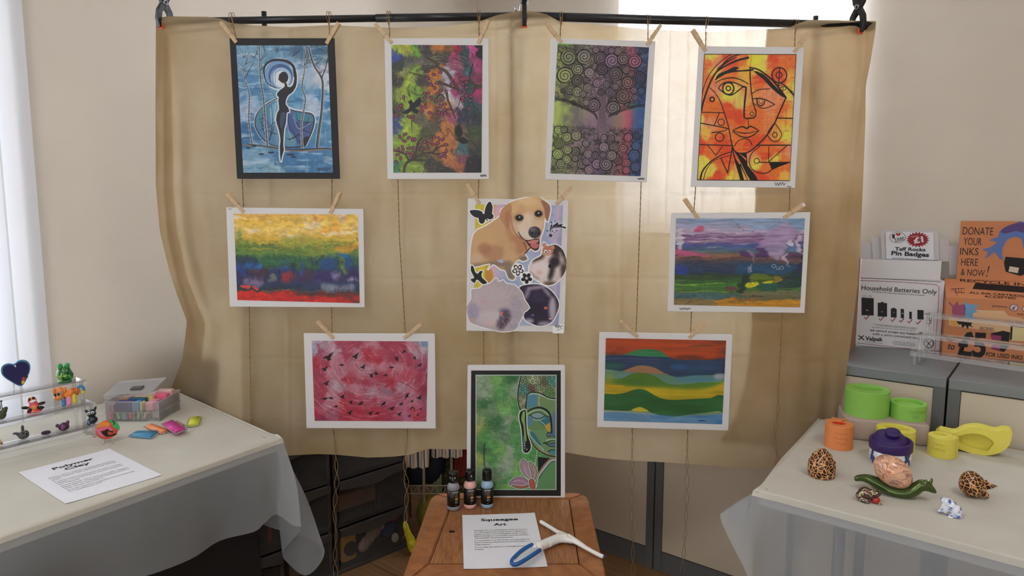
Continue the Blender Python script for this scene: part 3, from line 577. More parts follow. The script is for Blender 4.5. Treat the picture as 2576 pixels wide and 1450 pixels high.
    R.dot(803, 488, 57, 58, K, ring=10); R.dot(800, 487, 22, 24, K, ring=7); S([(806, 435), (797, 585)], 8); S([(800, 545), (850, 570), (915, 640)], 7, 14, 10); S([(800, 565), (850, 580), (918, 620)], 4, 5); S([(805, 585), (830, 580), (830, 600), (812, 603)], 5, 5); S([(790, 560), (820, 610), (858, 590)], 6, 5)
    S([(780, 818), (908, 820)], 9); S([(765, 855), (800, 900), (822, 945), (800, 990), (760, 1000), (722, 970), (715, 930), (765, 855)], 6, 7); R.dot(768, 948, 18, 20, K, ring=6)
    S([(635, 1030), (890, 1030)], 9); S([(650, 1040), (600, 1080), (570, 1140), (580, 1200), (620, 1240), (690, 1252), (735, 1230), (760, 1200)], 6, 8); S([(722, 1040), (720, 1160), (860, 1036)], 6, 6, None, 1); R.dot(627, 1153, 20, 20, K, ring=6); S([(650, 1165), (888, 1165)], 8); R.poly([(722, 1165), (888, 1166), (800, 1200), (745, 1225)], K)
    S([(222, 326), (936, 329)], 9); S([(936, 329), (886, 1312)], 8); S([(886, 1312), (166, 1306)], 9); S([(166, 1306), (220, 326)], 8)
    return R

def bandpaint(W, H, quad, bands, seed, warp, f=(4, 3)):
    R = Ras(W, H, quad); Y = R.sy + (R.noise(f[0], f[1], seed)-.5)*warp*2 + (R.noise(f[0]*8, f[1]*3, seed+1)-.5)*warp*.9
    for c in range(3): R.a[..., c] = np.interp(Y, [b[0] for b in bands], [b[1][c]/255 for b in bands])
    return R
def paint_rainbow():
    q = [(193, 315), (1448, 322), (1470, 1222), (230, 1190)]
    R = bandpaint(400, 290, q, [(310, (225, 175, 90)), (350, (235, 190, 70)), (420, (238, 200, 90)), (470, (235, 200, 110)), (540, (232, 190, 70)), (600, (190, 175, 60)), (650, (100, 130, 55)), (700, (110, 140, 60)), (760, (55, 100, 75)), (830, (50, 100, 60)), (880, (48, 60, 105)), (960, (58, 48, 90)), (1020, (50, 60, 100)), (1070, (40, 60, 80)), (1110, (100, 50, 45)), (1140, (190, 40, 35)), (1230, (205, 40, 32))], 51, 45, (5, 3))
    R.brush(8, 24, 52, (240, 225, 205), .62, .74, .75, mask=(R.sy < 560)); R.brush(14, 6, 53, (238, 165, 40), .55, .75, .6, mask=np.clip((R.sx-900)/200, 0, 1)*(R.sy < 720)); R.brush(50, 50, 54, (35, 80, 50), .58, .8, .5, mask=(R.sy > 560)*(R.sy < 800))
    for x, y, w, h, c, a in ((290, 850, 90, 90, (40, 70, 150), .8), (400, 830, 70, 35, (40, 105, 190), .9), (1150, 800, 80, 75, (28, 78, 140), .95), (1370, 800, 60, 80, (30, 80, 140), .9), (1350, 740, 40, 20, (30, 110, 180), .9), (1290, 830, 35, 90, (120, 150, 60), .9), (1120, 950, 90, 60, (58, 40, 100), .85), (1400, 950, 70, 70, (52, 38, 95), .9), (720, 950, 60, 60, (170, 45, 55), .8), (440, 900, 90, 50, (95, 45, 55), .6), (380, 1000, 90, 55, (150, 130, 165), .7), (1150, 1055, 90, 40, (140, 150, 165), .8), (1330, 1060, 110, 35, (150, 150, 175), .7), (1210, 930, 35, 40, (150, 140, 175), .7), (960, 930, 90, 60, (75, 50, 60), .6), (560, 960, 40, 30, (170, 185, 150), .7), (700, 830, 50, 60, (50, 75, 140), .8), (860, 860, 35, 70, (50, 75, 150), .8), (1380, 980, 80, 18, (200, 195, 215), .8), (300, 790, 90, 50, (40, 60, 85), .8), (240, 520, 40, 60, (110, 150, 90), .7), (1100, 700, 200, 60, (150, 160, 50), .5), (850, 600, 200, 70, (140, 155, 60), .5), (300, 620, 120, 70, (100, 135, 60), .6), (1010, 360, 40, 30, (205, 140, 60), .8), (1350, 660, 110, 50, (236, 160, 40), .7), (1300, 360, 50, 40, (215, 180, 180), .6), (640, 780, 220, 60, (50, 105, 62), .6)):
        R.dot(x, y, w, h, c, al=a, soft=14)
    R.poly([(232, 1110), (420, 1100), (540, 1110), (590, 1150), (580, 1200), (232, 1192)], (215, 45, 35), 1, 3, 4); R.poly([(255, 1060), (330, 1042), (390, 1060), (380, 1080), (300, 1065)], (220, 70, 60), 1, 3, 3)
    for P in ([(620, 1150), (700, 1090), (745, 1130), (720, 1190)], [(880, 1190), (950, 1150), (960, 1200)], [(1030, 1190), (1120, 1150), (1060, 1205)], [(1170, 1205), (1260, 1165), (1220, 1210)]): R.stroke(P, 30, (212, 45, 36), 14, .95)
    R.stroke([(480, 1095), (700, 1085), (1000, 1095), (1460, 1100)], 8, (150, 140, 150), 5, .6); R.stroke([(770, 1120), (1000, 1130), (1300, 1150), (1450, 1200)], 20, (85, 52, 50), 40, .7, soft=8)
    R.brush(40, 6, 57, (25, 35, 70), .6, .8, .6, mask=(R.sy > 740)*(R.sy < 1100)); R.brush(4, 60, 58, (30, 70, 60), .65, .8, .4, mask=(R.sy > 600)); R.brush(5, 40, 59, (240, 190, 60), .6, .8, .5, mask=(R.sy < 700)*1.)
    R.warp(12, 7, 34, 6, 311, .16); R.warp(30, 3, 2, 7, 315, .08)
    return R
def paint_landscape():
    q = [(258, 297), (1642, 297), (1590, 1252), (235, 1225)]
    R = bandpaint(430, 300, q, [(300, (140, 160, 195)), (400, (175, 175, 205)), (450, (185, 165, 195)), (490, (125, 90, 135)), (540, (140, 110, 150)), (580, (75, 95, 160)), (640, (90, 115, 130)), (690, (150, 110, 85)), (730, (110, 85, 85)), (780, (60, 75, 95)), (860, (50, 72, 105)), (900, (60, 80, 60)), (960, (60, 90, 55)), (1010, (70, 130, 60)), (1080, (80, 115, 60)), (1110, (75, 110, 110)), (1160, (110, 105, 75)), (1200, (150, 120, 60)), (1260, (170, 130, 60))], 61, 18, (4, 3))
    R.brush(6, 50, 62, (205, 190, 215), .58, .75, .6, mask=(R.sy < 620)); R.brush(6, 80, 63, (60, 45, 80), .6, .8, .5, mask=(R.sy > 470)*(R.sy < 900)); R.brush(7, 60, 67, (225, 205, 205), .66, .8, .5, mask=(R.sy > 430)*(R.sy < 560))
    R.poly([(1250, 420), (1450, 330), (1530, 360), (1550, 450), (1450, 560), (1430, 640), (1330, 740), (1250, 720), (1180, 610), (1130, 600)], (170, 150, 190), .9, 3, 10)
    for P, c, a, sf in (([(820, 300), (1400, 300), (1250, 435), (1130, 420), (1050, 435), (920, 370)], (140, 165, 200), .8, 3), ([(900, 360), (1040, 365), (1060, 420), (960, 390)], (200, 170, 195), .7, 6), ([(1450, 310), (1640, 300), (1630, 420), (1540, 430)], (120, 160, 195), .8, 10), ([(430, 400), (500, 362), (560, 380), (540, 432), (450, 430)], (205, 90, 125), .9, 6), ([(270, 430), (330, 440), (325, 640), (270, 620)], (205, 200, 215), .95, 4), ([(265, 620), (400, 650), (590, 690), (420, 700), (270, 690)], (190, 85, 130), .85, 5), ([(262, 790), (300, 790), (370, 890), (262, 900)], (50, 75, 170), .8, 8),
                        ([(930, 640), (1080, 660), (1230, 700), (1240, 720), (930, 700)], (85, 55, 105), .85, 5), ([(1155, 605), (1230, 715), (1090, 710)], (90, 60, 110), .9, 2), ([(1440, 650), (1600, 680), (1600, 720), (1450, 710)], (85, 60, 100), .8, 6), ([(1330, 740), (1580, 730), (1560, 795), (1340, 790)], (120, 90, 85), .6, 8), ([(890, 790), (980, 770), (1170, 785), (1560, 800), (1400, 900), (1000, 905), (880, 880)], (45, 85, 120), .9, 6), ([(1560, 500), (1620, 480), (1610, 640), (1570, 660)], (195, 180, 205), .9, 3), ([(1460, 540), (1520, 520), (1530, 590), (1470, 590)], (215, 210, 225), .9, 3), ([(1460, 600), (1570, 595), (1560, 640), (1470, 640)], (95, 130, 175), .8, 5),
                        ([(1030, 640), (1080, 650), (1070, 740), (1050, 860), (1020, 865), (1060, 740)], (180, 165, 195), .5, 3), ([(1390, 720), (1440, 660), (1455, 690), (1430, 780), (1460, 820), (1420, 800)], (190, 175, 205), .85, 3), ([(1600, 640), (1620, 560), (1600, 1000), (1560, 980)], (40, 40, 85), .85, 5), ([(1030, 990), (1130, 985), (1140, 1040), (1030, 1050)], (225, 215, 40), .95, 2), ([(1200, 975), (1290, 965), (1300, 1000), (1190, 1010)], (225, 215, 40), .95, 2), ([(1010, 920), (1130, 890), (1290, 930), (1280, 960), (1010, 965)], (110, 130, 45), .85, 4), ([(1310, 920), (1400, 920), (1390, 985), (1310, 985)], (170, 140, 50), .8, 4), ([(920, 900), (1010, 920), (1000, 1100), (960, 1130), (930, 1050)], (40, 52, 52), .8, 5),
                        ([(1370, 1000), (1590, 850), (1580, 1040), (1420, 1080)], (45, 68, 72), .9, 5), ([(800, 1030), (900, 1025), (900, 1065), (800, 1060)], (120, 60, 85), .8, 3), ([(1150, 1000), (1350, 1010), (1330, 1080), (1160, 1080)], (45, 90, 90), .8, 4), ([(245, 1090), (780, 1110), (790, 1160), (245, 1160)], (75, 110, 115), .85, 4), ([(1000, 1090), (1560, 1085), (1570, 1150), (1000, 1135)], (120, 115, 85), .9, 2), ([(620, 1180), (820, 1130), (960, 1200), (1200, 1180), (1590, 1170), (1590, 1250), (950, 1250), (600, 1230)], (205, 145, 45), .92, 4), ([(240, 1165), (600, 1160), (600, 1220), (240, 1222)], (140, 120, 80), .9, 4)):
        R.poly(P, c, a, 3, sf)
    for P, w, c in (([(260, 1010), (500, 995), (800, 990)], 9, (190, 205, 70)), ([(260, 1085), (500, 1075), (820, 1080)], 7, (165, 180, 60)), ([(820, 300), (940, 380), (1050, 432), (1130, 420), (1240, 430), (1380, 300)], 4, (70, 75, 110)), ([(1400, 980), (1500, 920), (1600, 830)], 8, (60, 40, 50)), ([(800, 1130), (900, 1160), (1000, 1180), (1100, 1160)], 12, (200, 100, 40)), ([(940, 1215), (1000, 1235), (1300, 1190)], 9, (215, 120, 40)), ([(1000, 1140), (1200, 1138), (1500, 1140)], 4, (60, 50, 40)), ([(330, 465), (600, 462), (900, 455)], 8, (95, 60, 110))): R.stroke(P, w, c, w*.6, .85)
    R.warp(7, 9, 24, 9, 321, .16); R.warp(3, 40, 14, 3, 325, .14)
    for x, y, r in ((1300, 810, 22), (1345, 835, 16), (1385, 830, 20), (1035, 830, 14), (1040, 860, 18)): R.dot(x, y, r, r*.8, (170, 175, 200), ring=7, al=.9)
    R.brush(60, 60, 64, (30, 40, 40), .66, .85, .5, mask=(R.sy > 700)*1.); R.brush(8, 80, 65, (110, 170, 80), .66, .8, .5, mask=(R.sy > 960)*(R.sy < 1090)); R.brush(6, 120, 66, (150, 100, 150), .66, .8, .4, mask=(R.sy > 470)*(R.sy < 780))
    return R
def bird(R, x, y, s, a, k):
    ca, sa = math.cos(a), math.sin(a)
    sh = [[(-30, 8), (-12, -2), (-2, -4), (8, -12), (34, -28), (20, -4), (14, 6), (22, 14), (4, 22), (-6, 8), (-16, 8)], [(-22, -14), (0, -10), (14, -24), (18, 0), (24, 18), (10, 14), (-8, 10), (0, 2)], [(-24, 24), (-10, 0), (2, -10), (26, -16), (12, 4), (10, 14), (-4, 8)]][k % 3]
    R.poly([(x+s*(px*ca-py*sa), y+s*(px*sa+py*ca)) for px, py in sh], (16, 14, 18))
def paint_birds():
    q = [(200, 352), (1525, 360), (1508, 1273), (233, 1265)]
    R = Ras(410, 290, q); a = (178, 66, 92); b = (205, 150, 165); c = (190, 172, 184); d = (190, 52, 74); e = (150, 52, 84)
    R.blobs([(220, 400, (185, 205, 225)), (230, 470, (190, 195, 215)), (330, 410, c), (400, 440, (205, 205, 220)), (290, 500, (165, 90, 120)), (450, 500, (200, 195, 208)), (520, 380, a), (700, 390, a), (900, 380, b), (1100, 390, a), (1250, 400, a), (1350, 390, b), (1480, 440, (205, 205, 215)), (1520, 370, (130, 170, 205)), (1400, 480, c), (260, 620, d), (380, 600, a), (480, 590, b), (600, 540, a), (720, 500, b), (850, 530, d), (950, 570, d), (860, 660, (205, 170, 180)), (700, 620, b), (780, 700, (200, 160, 170)), (1000, 640, b), (1150, 560, a), (1300, 560, a), (1200, 660, b), (1420, 620, (165, 90, 125)), (1490, 700, e), (260, 760, a), (400, 740, b), (560, 740, b), (640, 800, d), (800, 820, a), (1000, 760, a), (1100, 820, d), (1250, 760, (200, 90, 110)), (1400, 800, a),
             (280, 880, a), (460, 900, (195, 190, 205)), (560, 920, (180, 165, 180)), (720, 900, b), (900, 940, (170, 150, 165)), (1050, 900, (160, 130, 150)), (1200, 870, c), (1320, 900, b), (1450, 930, e), (300, 1010, a), (430, 1000, b), (560, 1040, d), (700, 1030, a), (900, 1060, a), (1050, 1020, b), (1180, 1010, (185, 110, 130)), (1380, 1020, b), (250, 1150, d), (380, 1120, b), (420, 1200, (180, 120, 145)), (560, 1180, d), (750, 1180, d), (950, 1200, d), (1120, 1180, a), (1260, 1170, (190, 120, 150)), (1350, 1180, d), (1460, 1180, a), (1490, 1050, (170, 100, 130)), (300, 1250, e), (700, 1250, d), (1300, 1255, (200, 160, 175))], 60, (7, 5), 71, mott=.10, pw=3.4)
    rs = random.Random(8)
    R.a *= np.array((.93, .86, .88)); 
    for k in range(620):
        x, y = rs.uniform(200, 1530), rs.uniform(340, 1270); dx, dy = x-870, (y-640)*1.3; r = math.hypot(dx, dy); an = math.atan2(dy, dx); l = rs.uniform(.12, .45)
        if r < 60: continue
        R.stroke([(870+r*math.cos(an+t*l), 640+r/1.3*math.sin(an+t*l)) for t in (0, .5, 1)], rs.choice((5, 9, 14)), rs.choice(((225, 195, 205), (160, 45, 72), (205, 110, 130), (140, 45, 75), (212, 170, 182), (190, 60, 80))), 3, rs.uniform(.2, .55), soft=3)
    R.warp(9, 8, 12, 10, 331, .06)
    R.stroke([(1200, 820), (1350, 900), (1430, 980), (1490, 1090)], 10, (110, 35, 60), 5, .6); R.stroke([(700, 620), (740, 680), (820, 700), (960, 695)], 10, (140, 40, 65), 5, .6); R.stroke([(270, 400), (310, 540), (350, 660)], 34, (160, 80, 110), 20, .7, soft=5)
    R.stroke([(1265, 1000), (1262, 1120), (1265, 1250)], 40, (185, 110, 145), 40, .7, soft=6)
    for i, (x, y, s, an) in enumerate(((380, 540, 2.1, .0), (340, 678, 1.3, .1), (540, 632, 1.2, .6), (690, 530, 1.6, 0), (780, 655, 1.2, -.1), (870, 755, 1.3, .2), (925, 735, 1.3, -.3), (1040, 748, 1., .5), (1110, 660, 1.1, .5), (1160, 560, 1.4, .2), (1250, 478, 1.2, 0), (1368, 553, 1., 0), (1428, 635, 1.2, .1), (360, 843, 1.25, 0), (345, 1015, 1.4, .5), (418, 1008, 1.2, .8), (545, 993, 1.2, 0), (475, 1103, 1.1, .4), (640, 1060, 1.1, .1), (755, 1070, 1.4, .1), (628, 1173, 1.2, 0), (1015, 1075, 1.5, -.1), (865, 1178, 1.1, .2), (945, 1180, 1., .3), (1108, 1125, 1.2, .1), (1215, 1078, 1.2, .1), (1195, 1188, 1.1, .1), (1280, 988, 1.6, -.4), (1420, 1005, 1.2, -.1), (1340, 1045, .8, 0), (1442, 1133, .7, 0), (1310, 1210, .8, 0), (1405, 1200, .6, 0))): bird(R, x, y, s, an, (0, 0, 2, 0, 0, 1, 1, 2, 2, 1, 2, 1, 2, 0, 2, 2, 0, 2, 1, 2, 0, 2, 0, 2, 0, 2, 0, 2, 0, 0, 0, 0, 0)[i])
    R.stroke([(1330, 1140), (1340, 1118), (1358, 1118), (1372, 1140)], 12, (16, 14, 18), 8)
    return R
def paint_hills():
    q = [(200, 322), (1572, 350), (1525, 1305), (175, 1265)]
    R = Ras(420, 300, q, (170, 70, 40)); n = R.noise(3, 50, 81)[..., None]; n2 = R.noise(4, 8, 82)[..., None]
    w0 = (R.noise(3, 2, 83)-.5)*10
    def fill(P, c, c2, al=1, s=4, soft=1.2):
        bot = [(1700, 1400), (100, 1400)]; A, sl = R.poly(catmull(P, 6)+bot, None, soft=soft)
        col = np.array(c)/255*(1-n[sl])+np.array(c2)/255*n[sl]; col = col*(.86+.28*n2[sl]); R.a[sl] += (col-R.a[sl])*(A*al)[..., None]
    R.a = np.array((150, 70, 42))/255*(1-n)+np.array((205, 80, 38))/255*n; R.brush(4, 8, 84, (85, 50, 38), .5, .7, .7); R.brush(3, 6, 88, (225, 70, 35), .55, .7, .8, mask=np.clip((R.sx-850)/400, 0, 1)); R.brush(4, 12, 89, (50, 80, 55), .6, .75, .7, mask=(R.sy < 420)*1.)
    fill([(190, 505), (300, 520), (420, 505), (520, 465), (640, 448), (760, 455), (850, 490), (920, 545), (1000, 570)], (50, 120, 85), (70, 140, 80)); fill([(190, 520), (400, 515), (700, 535), (900, 540), (1000, 565), (1200, 572), (1400, 570), (1570, 552)], (40, 60, 90), (62, 78, 110))
    R.dot(1030, 650, 90, 30, (50, 100, 160), al=.8, soft=20); R.dot(1300, 660, 200, 50, (55, 90, 130), al=.6, soft=30); R.dot(280, 640, 120, 32, (45, 105, 80), al=.8, soft=18); R.stroke([(190, 560), (400, 556), (800, 565)], 5, (110, 125, 160), 3, .7)
    fill([(190, 672), (280, 685), (380, 695), (480, 660), (560, 635), (660, 636), (760, 662), (860, 720), (960, 758), (1050, 768), (1180, 750), (1330, 745), (1440, 740), (1560, 725)], (90, 130, 110), (110, 150, 130))
    R.poly([(400, 700), (480, 662), (560, 640), (660, 640), (770, 668), (860, 720), (900, 738), (700, 725), (500, 712)], (165, 115, 85), .9, 4, 3); R.dot(1230, 790, 250, 30, (75, 130, 165), al=.8, soft=16); R.dot(1490, 760, 60, 34, (165, 170, 185), al=.9, soft=10); R.dot(420, 750, 110, 26, (110, 150, 150), al=.7, soft=14); R.stroke([(190, 672), (280, 685), (380, 695), (480, 660), (560, 635), (660, 636), (760, 662), (860, 720)], 5, (45, 60, 50), 3, .8)
    fill([(185, 770), (280, 785), (380, 782), (480, 735), (580, 720), (680, 728), (780, 770), (860, 825), (960, 852), (1100, 848), (1300, 830), (1540, 822)], (95, 120, 45), (75, 130, 50)); R.dot(230, 790, 60, 60, (175, 180, 70), al=.5, soft=30)
    fill([(185, 820), (300, 850), (500, 872), (700, 880), (900, 892), (1200, 905), (1400, 880), (1545, 830)], (160, 150, 30), (205, 175, 40), soft=14); R.brush(3, 40, 86, (215, 165, 45), .55, .75, .7, mask=(R.sy > 860)*(R.sy < 1000)*(np.abs(R.sx-850) > 450)*1.)
    fill([(185, 955), (300, 962), (420, 945), (510, 912), (590, 902), (670, 925), (760, 980), (850, 1015), (960, 1028), (1100, 1022), (1300, 1010), (1400, 1005), (1470, 972), (1540, 975)], (45, 95, 50), (55, 115, 60))
    fill([(180, 1140), (300, 1145), (420, 1152), (500, 1140), (560, 1112), (600, 1112), (670, 1145), (740, 1185), (860, 1205), (1000, 1215), (1150, 1195), (1350, 1170), (1480, 1155), (1530, 1175)], (125, 150, 90), (130, 160, 150)); R.poly([(490, 1140), (560, 1112), (600, 1112), (680, 1150), (640, 1162), (540, 1160)], (205, 185, 60), .95, 3, 3)
    fill([(180, 1160), (400, 1165), (600, 1180), (760, 1192), (860, 1210), (1000, 1218), (1150, 1205), (1350, 1200), (1530, 1180)], (85, 135, 175), (120, 160, 195), soft=5); R.brush(3, 12, 87, (55, 115, 175), .5, .7, .7, mask=(R.sy > 1190)*1.); R.stroke([(180, 1160), (350, 1160), (600, 1180), (770, 1188)], 12, (190, 205, 195), 5, .7, soft=4); R.stroke([(640, 1200), (700, 1240), (740, 1280)], 6, (150, 185, 210), 3, .6); R.dot(1290, 1265, 50, 7, (35, 70, 120))
    return R
def paint_pets():
    q = [(98, 120), (1012, 137), (978, 1375), (83, 1365)]
    R = Ras(380, 510, q, (250, 250, 250)); cut = np.zeros((R.H, R.W))
    bgq = [(165, 195), (965, 205), (925, 1305), (150, 1300)]
    A, sl = R.poly(bgq, None); cut[sl] = np.maximum(cut[sl], A)
    cols = [(150, (205, 190, 60)), (250, (225, 205, 50)), (300, (215, 165, 80)), (345, (225, 185, 200)), (400, (190, 185, 215)), (520, (160, 180, 215)), (640, (175, 190, 220)), (760, (175, 180, 215)), (850, (160, 180, 215)), (905, (205, 185, 215)), (960, (150, 165, 200))]
    xs = R.sx+(R.sy-600)*.05+(R.noise(3, 5, 91)-.5)*70; im = np.stack([np.interp(xs, [a for a, _ in cols], [b[c]/255 for _, b in cols]) for c in range(3)], -1)
    n = R.noise(14, 40, 92)[..., None]; im = im*(.93+.12*n)
    R.a += (im-R.a)*cut[..., None]; R.dot(290, 850, 40, 70, (200, 140, 40), al=.8, soft=10); R.dot(220, 840, 30, 90, (225, 205, 60), al=.7, soft=10)
    def shape(P, col, halo=10, sm=3, soft=1.2):
        A, sl = R.poly(P, (252, 252, 252), sm=sm, grow=halo); cut[sl] = np.maximum(cut[sl], A); return R.poly(P, col, sm=sm, soft=soft)
    dog = [(500, 172), (620, 140), (740, 130), (800, 165), (845, 205), (850, 260), (825, 355), (800, 320), (792, 400), (778, 450), (760, 500), (748, 600), (710, 622), (672, 600), (622, 650), (636, 680), (640, 700), (600, 715), (562, 700), (520, 740), (500, 800), (530, 860), (512, 885), (470, 870), (440, 800), (400, 790), (340, 745), (312, 752), (282, 790), (300, 735), (150, 768), (118, 722), (150, 470), (270, 390), (390, 305), (400, 250), (470, 200)]
    shape(dog, (208, 168, 122)); MA = np.zeros((R.H, R.W)); A, sl = R.poly(dog, None, sm=3); MA[sl] = A
    def D(x, y, rx, ry, c, al=.7, rot=0, soft=16):
        a = math.radians(rot); P = [(x+rx*math.cos(t)*math.cos(a)-ry*math.sin(t)*math.sin(a), y+rx*math.cos(t)*math.sin(a)+ry*math.sin(t)*math.cos(a)) for t in np.linspace(0, 6.28, 18, endpoint=False)]
        R.poly(P, c, al, 0, soft, mask=MA)
    D(250, 520, 120, 100, (214, 172, 120)); D(560, 560, 90, 90, (188, 128, 88), .8); D(250, 600, 60, 50, (165, 110, 82), .6); D(340, 640, 110, 70, (170, 120, 90), .5); D(170, 700, 60, 60, (215, 190, 165), .6); D(220, 750, 90, 20, (130, 105, 90), .7); D(480, 640, 60, 120, (215, 180, 130), .6, 10); D(360, 740, 100, 30, (130, 110, 98), .8); D(470, 770, 45, 60, (130, 118, 108), .8); D(490, 845, 40, 40, (120, 112, 108), .9); D(610, 690, 40, 22, (110, 105, 105), .9); D(520, 470, 80, 60, (190, 135, 95), .6, 40)
    D(640, 230, 150, 110, (226, 186, 134), .9); D(650, 170, 90, 40, (235, 200, 150), .8); D(560, 400, 60, 80, (222, 196, 165), .9); D(720, 360, 70, 90, (226, 200, 168), .9, -10); D(620, 380, 60, 110, (236, 218, 196), .8, 10); D(650, 480, 80, 45, (228, 216, 204), .9, 20); D(560, 320, 40, 50, (170, 130, 100), .5); D(745, 290, 38, 50, (175, 135, 105), .5); D(590, 250, 40, 50, (205, 160, 110), .5)
    R.poly([(485, 185), (500, 240), (490, 300), (478, 380), (468, 435), (445, 410), (390, 320), (395, 270), (430, 215)], (196, 142, 98), .95, 3, 4); R.poly([(440, 290), (480, 260), (475, 400), (450, 400)], (170, 112, 78), .6, 3, 12)
    R.poly([(765, 165), (800, 170), (842, 205), (848, 255), (825, 352), (805, 310), (795, 240)], (160, 108, 84), .95, 3, 3); R.stroke([(492, 300), (505, 400), (540, 470), (600, 520)], 10, (150, 98, 70), 16, .6, soft=6); R.stroke([(600, 510), (560, 455)], 6, (90, 60, 50), 4, .8)
    for x, y, rx, ry in ((568, 320, 34, 26), (742, 282, 32, 27)): R.dot(x, y, rx+7, ry+6, (100, 66, 50), al=.8, soft=5); R.dot(x, y, rx, ry, (18, 14, 16)); R.dot(x+2, y-6, 7, 6, (240, 240, 245))
    R.dot(708, 452, 58, 54, (62, 56, 64)); R.dot(690, 425, 30, 20, (120, 115, 125), al=.8, soft=8); R.dot(683, 462, 11, 13, (25, 22, 26)); R.dot(742, 462, 11, 13, (25, 22, 26)); R.stroke([(712, 460), (712, 510)], 4, (30, 25, 30))
    R.poly([(620, 525), (660, 522), (745, 515), (750, 560), (740, 605), (710, 618), (670, 595), (645, 560)], (50, 26, 30), 1, 3); R.poly([(645, 530), (742, 518), (735, 545), (690, 560), (655, 550)], (208, 128, 128), 1, 3); R.poly([(665, 565), (740, 555), (738, 590), (700, 600)], (200, 112, 108), 1, 3); R.stroke([(560, 450), (590, 500), (640, 530), (700, 515), (748, 510)], 8, (40, 26, 28), 5)
    R.stroke([(605, 545), (625, 580), (640, 640)], 9, (90, 50, 45), 6); R.stroke([(662, 600), (620, 645)], 12, (90, 45, 40), 12)
    R.poly([(365, 712), (415, 695), (420, 730), (395, 730)], (180, 190, 215), 1, 2)
    # patched guinea pig with a small pig toy
    g1 = [(790, 545), (830, 575), (900, 565), (965, 615), (998, 720), (990, 800), (930, 890), (835, 937), (750, 900), (680, 850), (657, 780), (690, 710), (765, 665), (775, 600)]
    shape(g1, (225, 212, 208)); MA[:] = 0; A, sl = R.poly(g1, None, sm=3); MA[sl] = A
    D(920, 620, 90, 60, (58, 40, 38), .95, 30); D(975, 760, 30, 110, (70, 48, 42), .9, 10); D(890, 720, 50, 50, (34, 28, 32), .95); D(860, 800, 28, 90, (40, 34, 38), .95, 10); D(740, 690, 60, 25, (72, 48, 38), .95, -30); D(850, 920, 60, 20, (78, 55, 45), .9); D(700, 845, 50, 12, (90, 70, 62), .8, 30); D(760, 790, 80, 80, (236, 224, 222), .9); D(750, 820, 24, 18, (226, 176, 160), .8); D(915, 850, 18, 50, (215, 200, 200), .8, 20); D(955, 690, 12, 60, (215, 200, 200), .8, -20)
    R.dot(845, 760, 13, 17, (20, 16, 20)); R.dot(795, 567, 20, 20, (212, 142, 120)); R.dot(870, 590, 20, 19, (212, 142, 120)); R.dot(828, 618, 50, 40, (198, 128, 105)); R.dot(808, 628, 15, 17, (245, 245, 245)); R.dot(843, 628, 13, 14, (245, 245, 245)); R.dot(810, 631, 7, 8, (20, 15, 15)); R.dot(842, 630, 6, 6, (20, 15, 15)); R.dot(826, 652, 30, 12, (215, 155, 130))
    # dark guinea pig, then the pale long-haired one
    g3 = [(560, 962), (700, 925), (800, 945), (880, 1010), (928, 1100), (905, 1200), (850, 1280), (760, 1305), (680, 1285), (615, 1240), (600, 1120)]
    shape(g3, (44, 36, 62)); MA[:] = 0; A, sl = R.poly(g3, None, sm=3); MA[sl] = A
    D(870, 1150, 35, 110, (188, 178, 196), .95); D(730, 955, 80, 14, (200, 185, 200), .9, -8); D(820, 1000, 50, 14, (190, 180, 200), .9, 50); D(640, 1010, 20, 60, (175, 168, 190), .8, 20); D(655, 1262, 40, 24, (196, 188, 204), .9); D(800, 1285, 60, 18, (190, 182, 200), .9); D(700, 1150, 70, 70, (34, 28, 54), .9); D(750, 1040, 60, 50, (56, 46, 80), .7); R.dot(808, 1142, 15, 12, (235, 110, 80)); R.dot(690, 1208, 16, 10, (110, 90, 160)); R.dot(850, 1240, 16, 8, (225, 160, 165))
    g2 = [(240, 928), (300, 920), (355, 868), (380, 905), (420, 888), (450, 920), (520, 930), (590, 1000), (615, 1070), (660, 1140), (612, 1180), (600, 1215), (560, 1290), (530, 1342), (420, 1360), (300, 1335), (150, 1290), (105, 1250), (85, 1130), (130, 1060), (130, 975), (200, 965)]
    shape(g2, (190, 178, 184), 8, 2); MA[:] = 0; A, sl = R.poly(g2, None, sm=2); MA[sl] = A
    D(300, 1050, 160, 110, (198, 184, 190), .9); D(300, 1230, 150, 70, (208, 196, 204), .9); D(540, 1150, 60, 120, (172, 166, 182), .8); D(150, 1180, 50, 80, (150, 150, 180), .7); D(430, 1170, 45, 22, (120, 116, 150), .9); D(440, 1230, 50, 70, (82, 66, 84), .95, 15); D(400, 1290, 40, 50, (90, 74, 90), .9); D(520, 1310, 50, 30, (165, 160, 180), .8); D(310, 1280, 40, 18, (225, 185, 180), .7); D(250, 1085, 30, 12, (205, 165, 170), .7); D(130, 1250, 30, 10, (215, 160, 140), .8)
    R.dot(408, 1190, 12, 13, (232, 110, 80)); rs = random.Random(4)
    for k in range(260):
        a = rs.uniform(0, 6.28); r = rs.uniform(.35, 1.02); x = 350+250*r*math.cos(a); y = 1120+215*r*math.sin(a); l = rs.uniform(20, 50); b = a+rs.uniform(-.5, .5)
        p = R.t([(x, y)])[0]; 
        if not (0 <= p[0] < R.W and 0 <= p[1] < R.H) or MA[int(p[1]), int(p[0])] < .5: continue
        R.stroke([(x, y), (x+l*math.cos(b), y+l*math.sin(b))], 3.5, rs.choice(((226, 214, 220), (165, 155, 175), (212, 198, 205))), 2, .5)
    # stencilled butterfly, bird, flowers, shooting star
    K = (12, 12, 14)
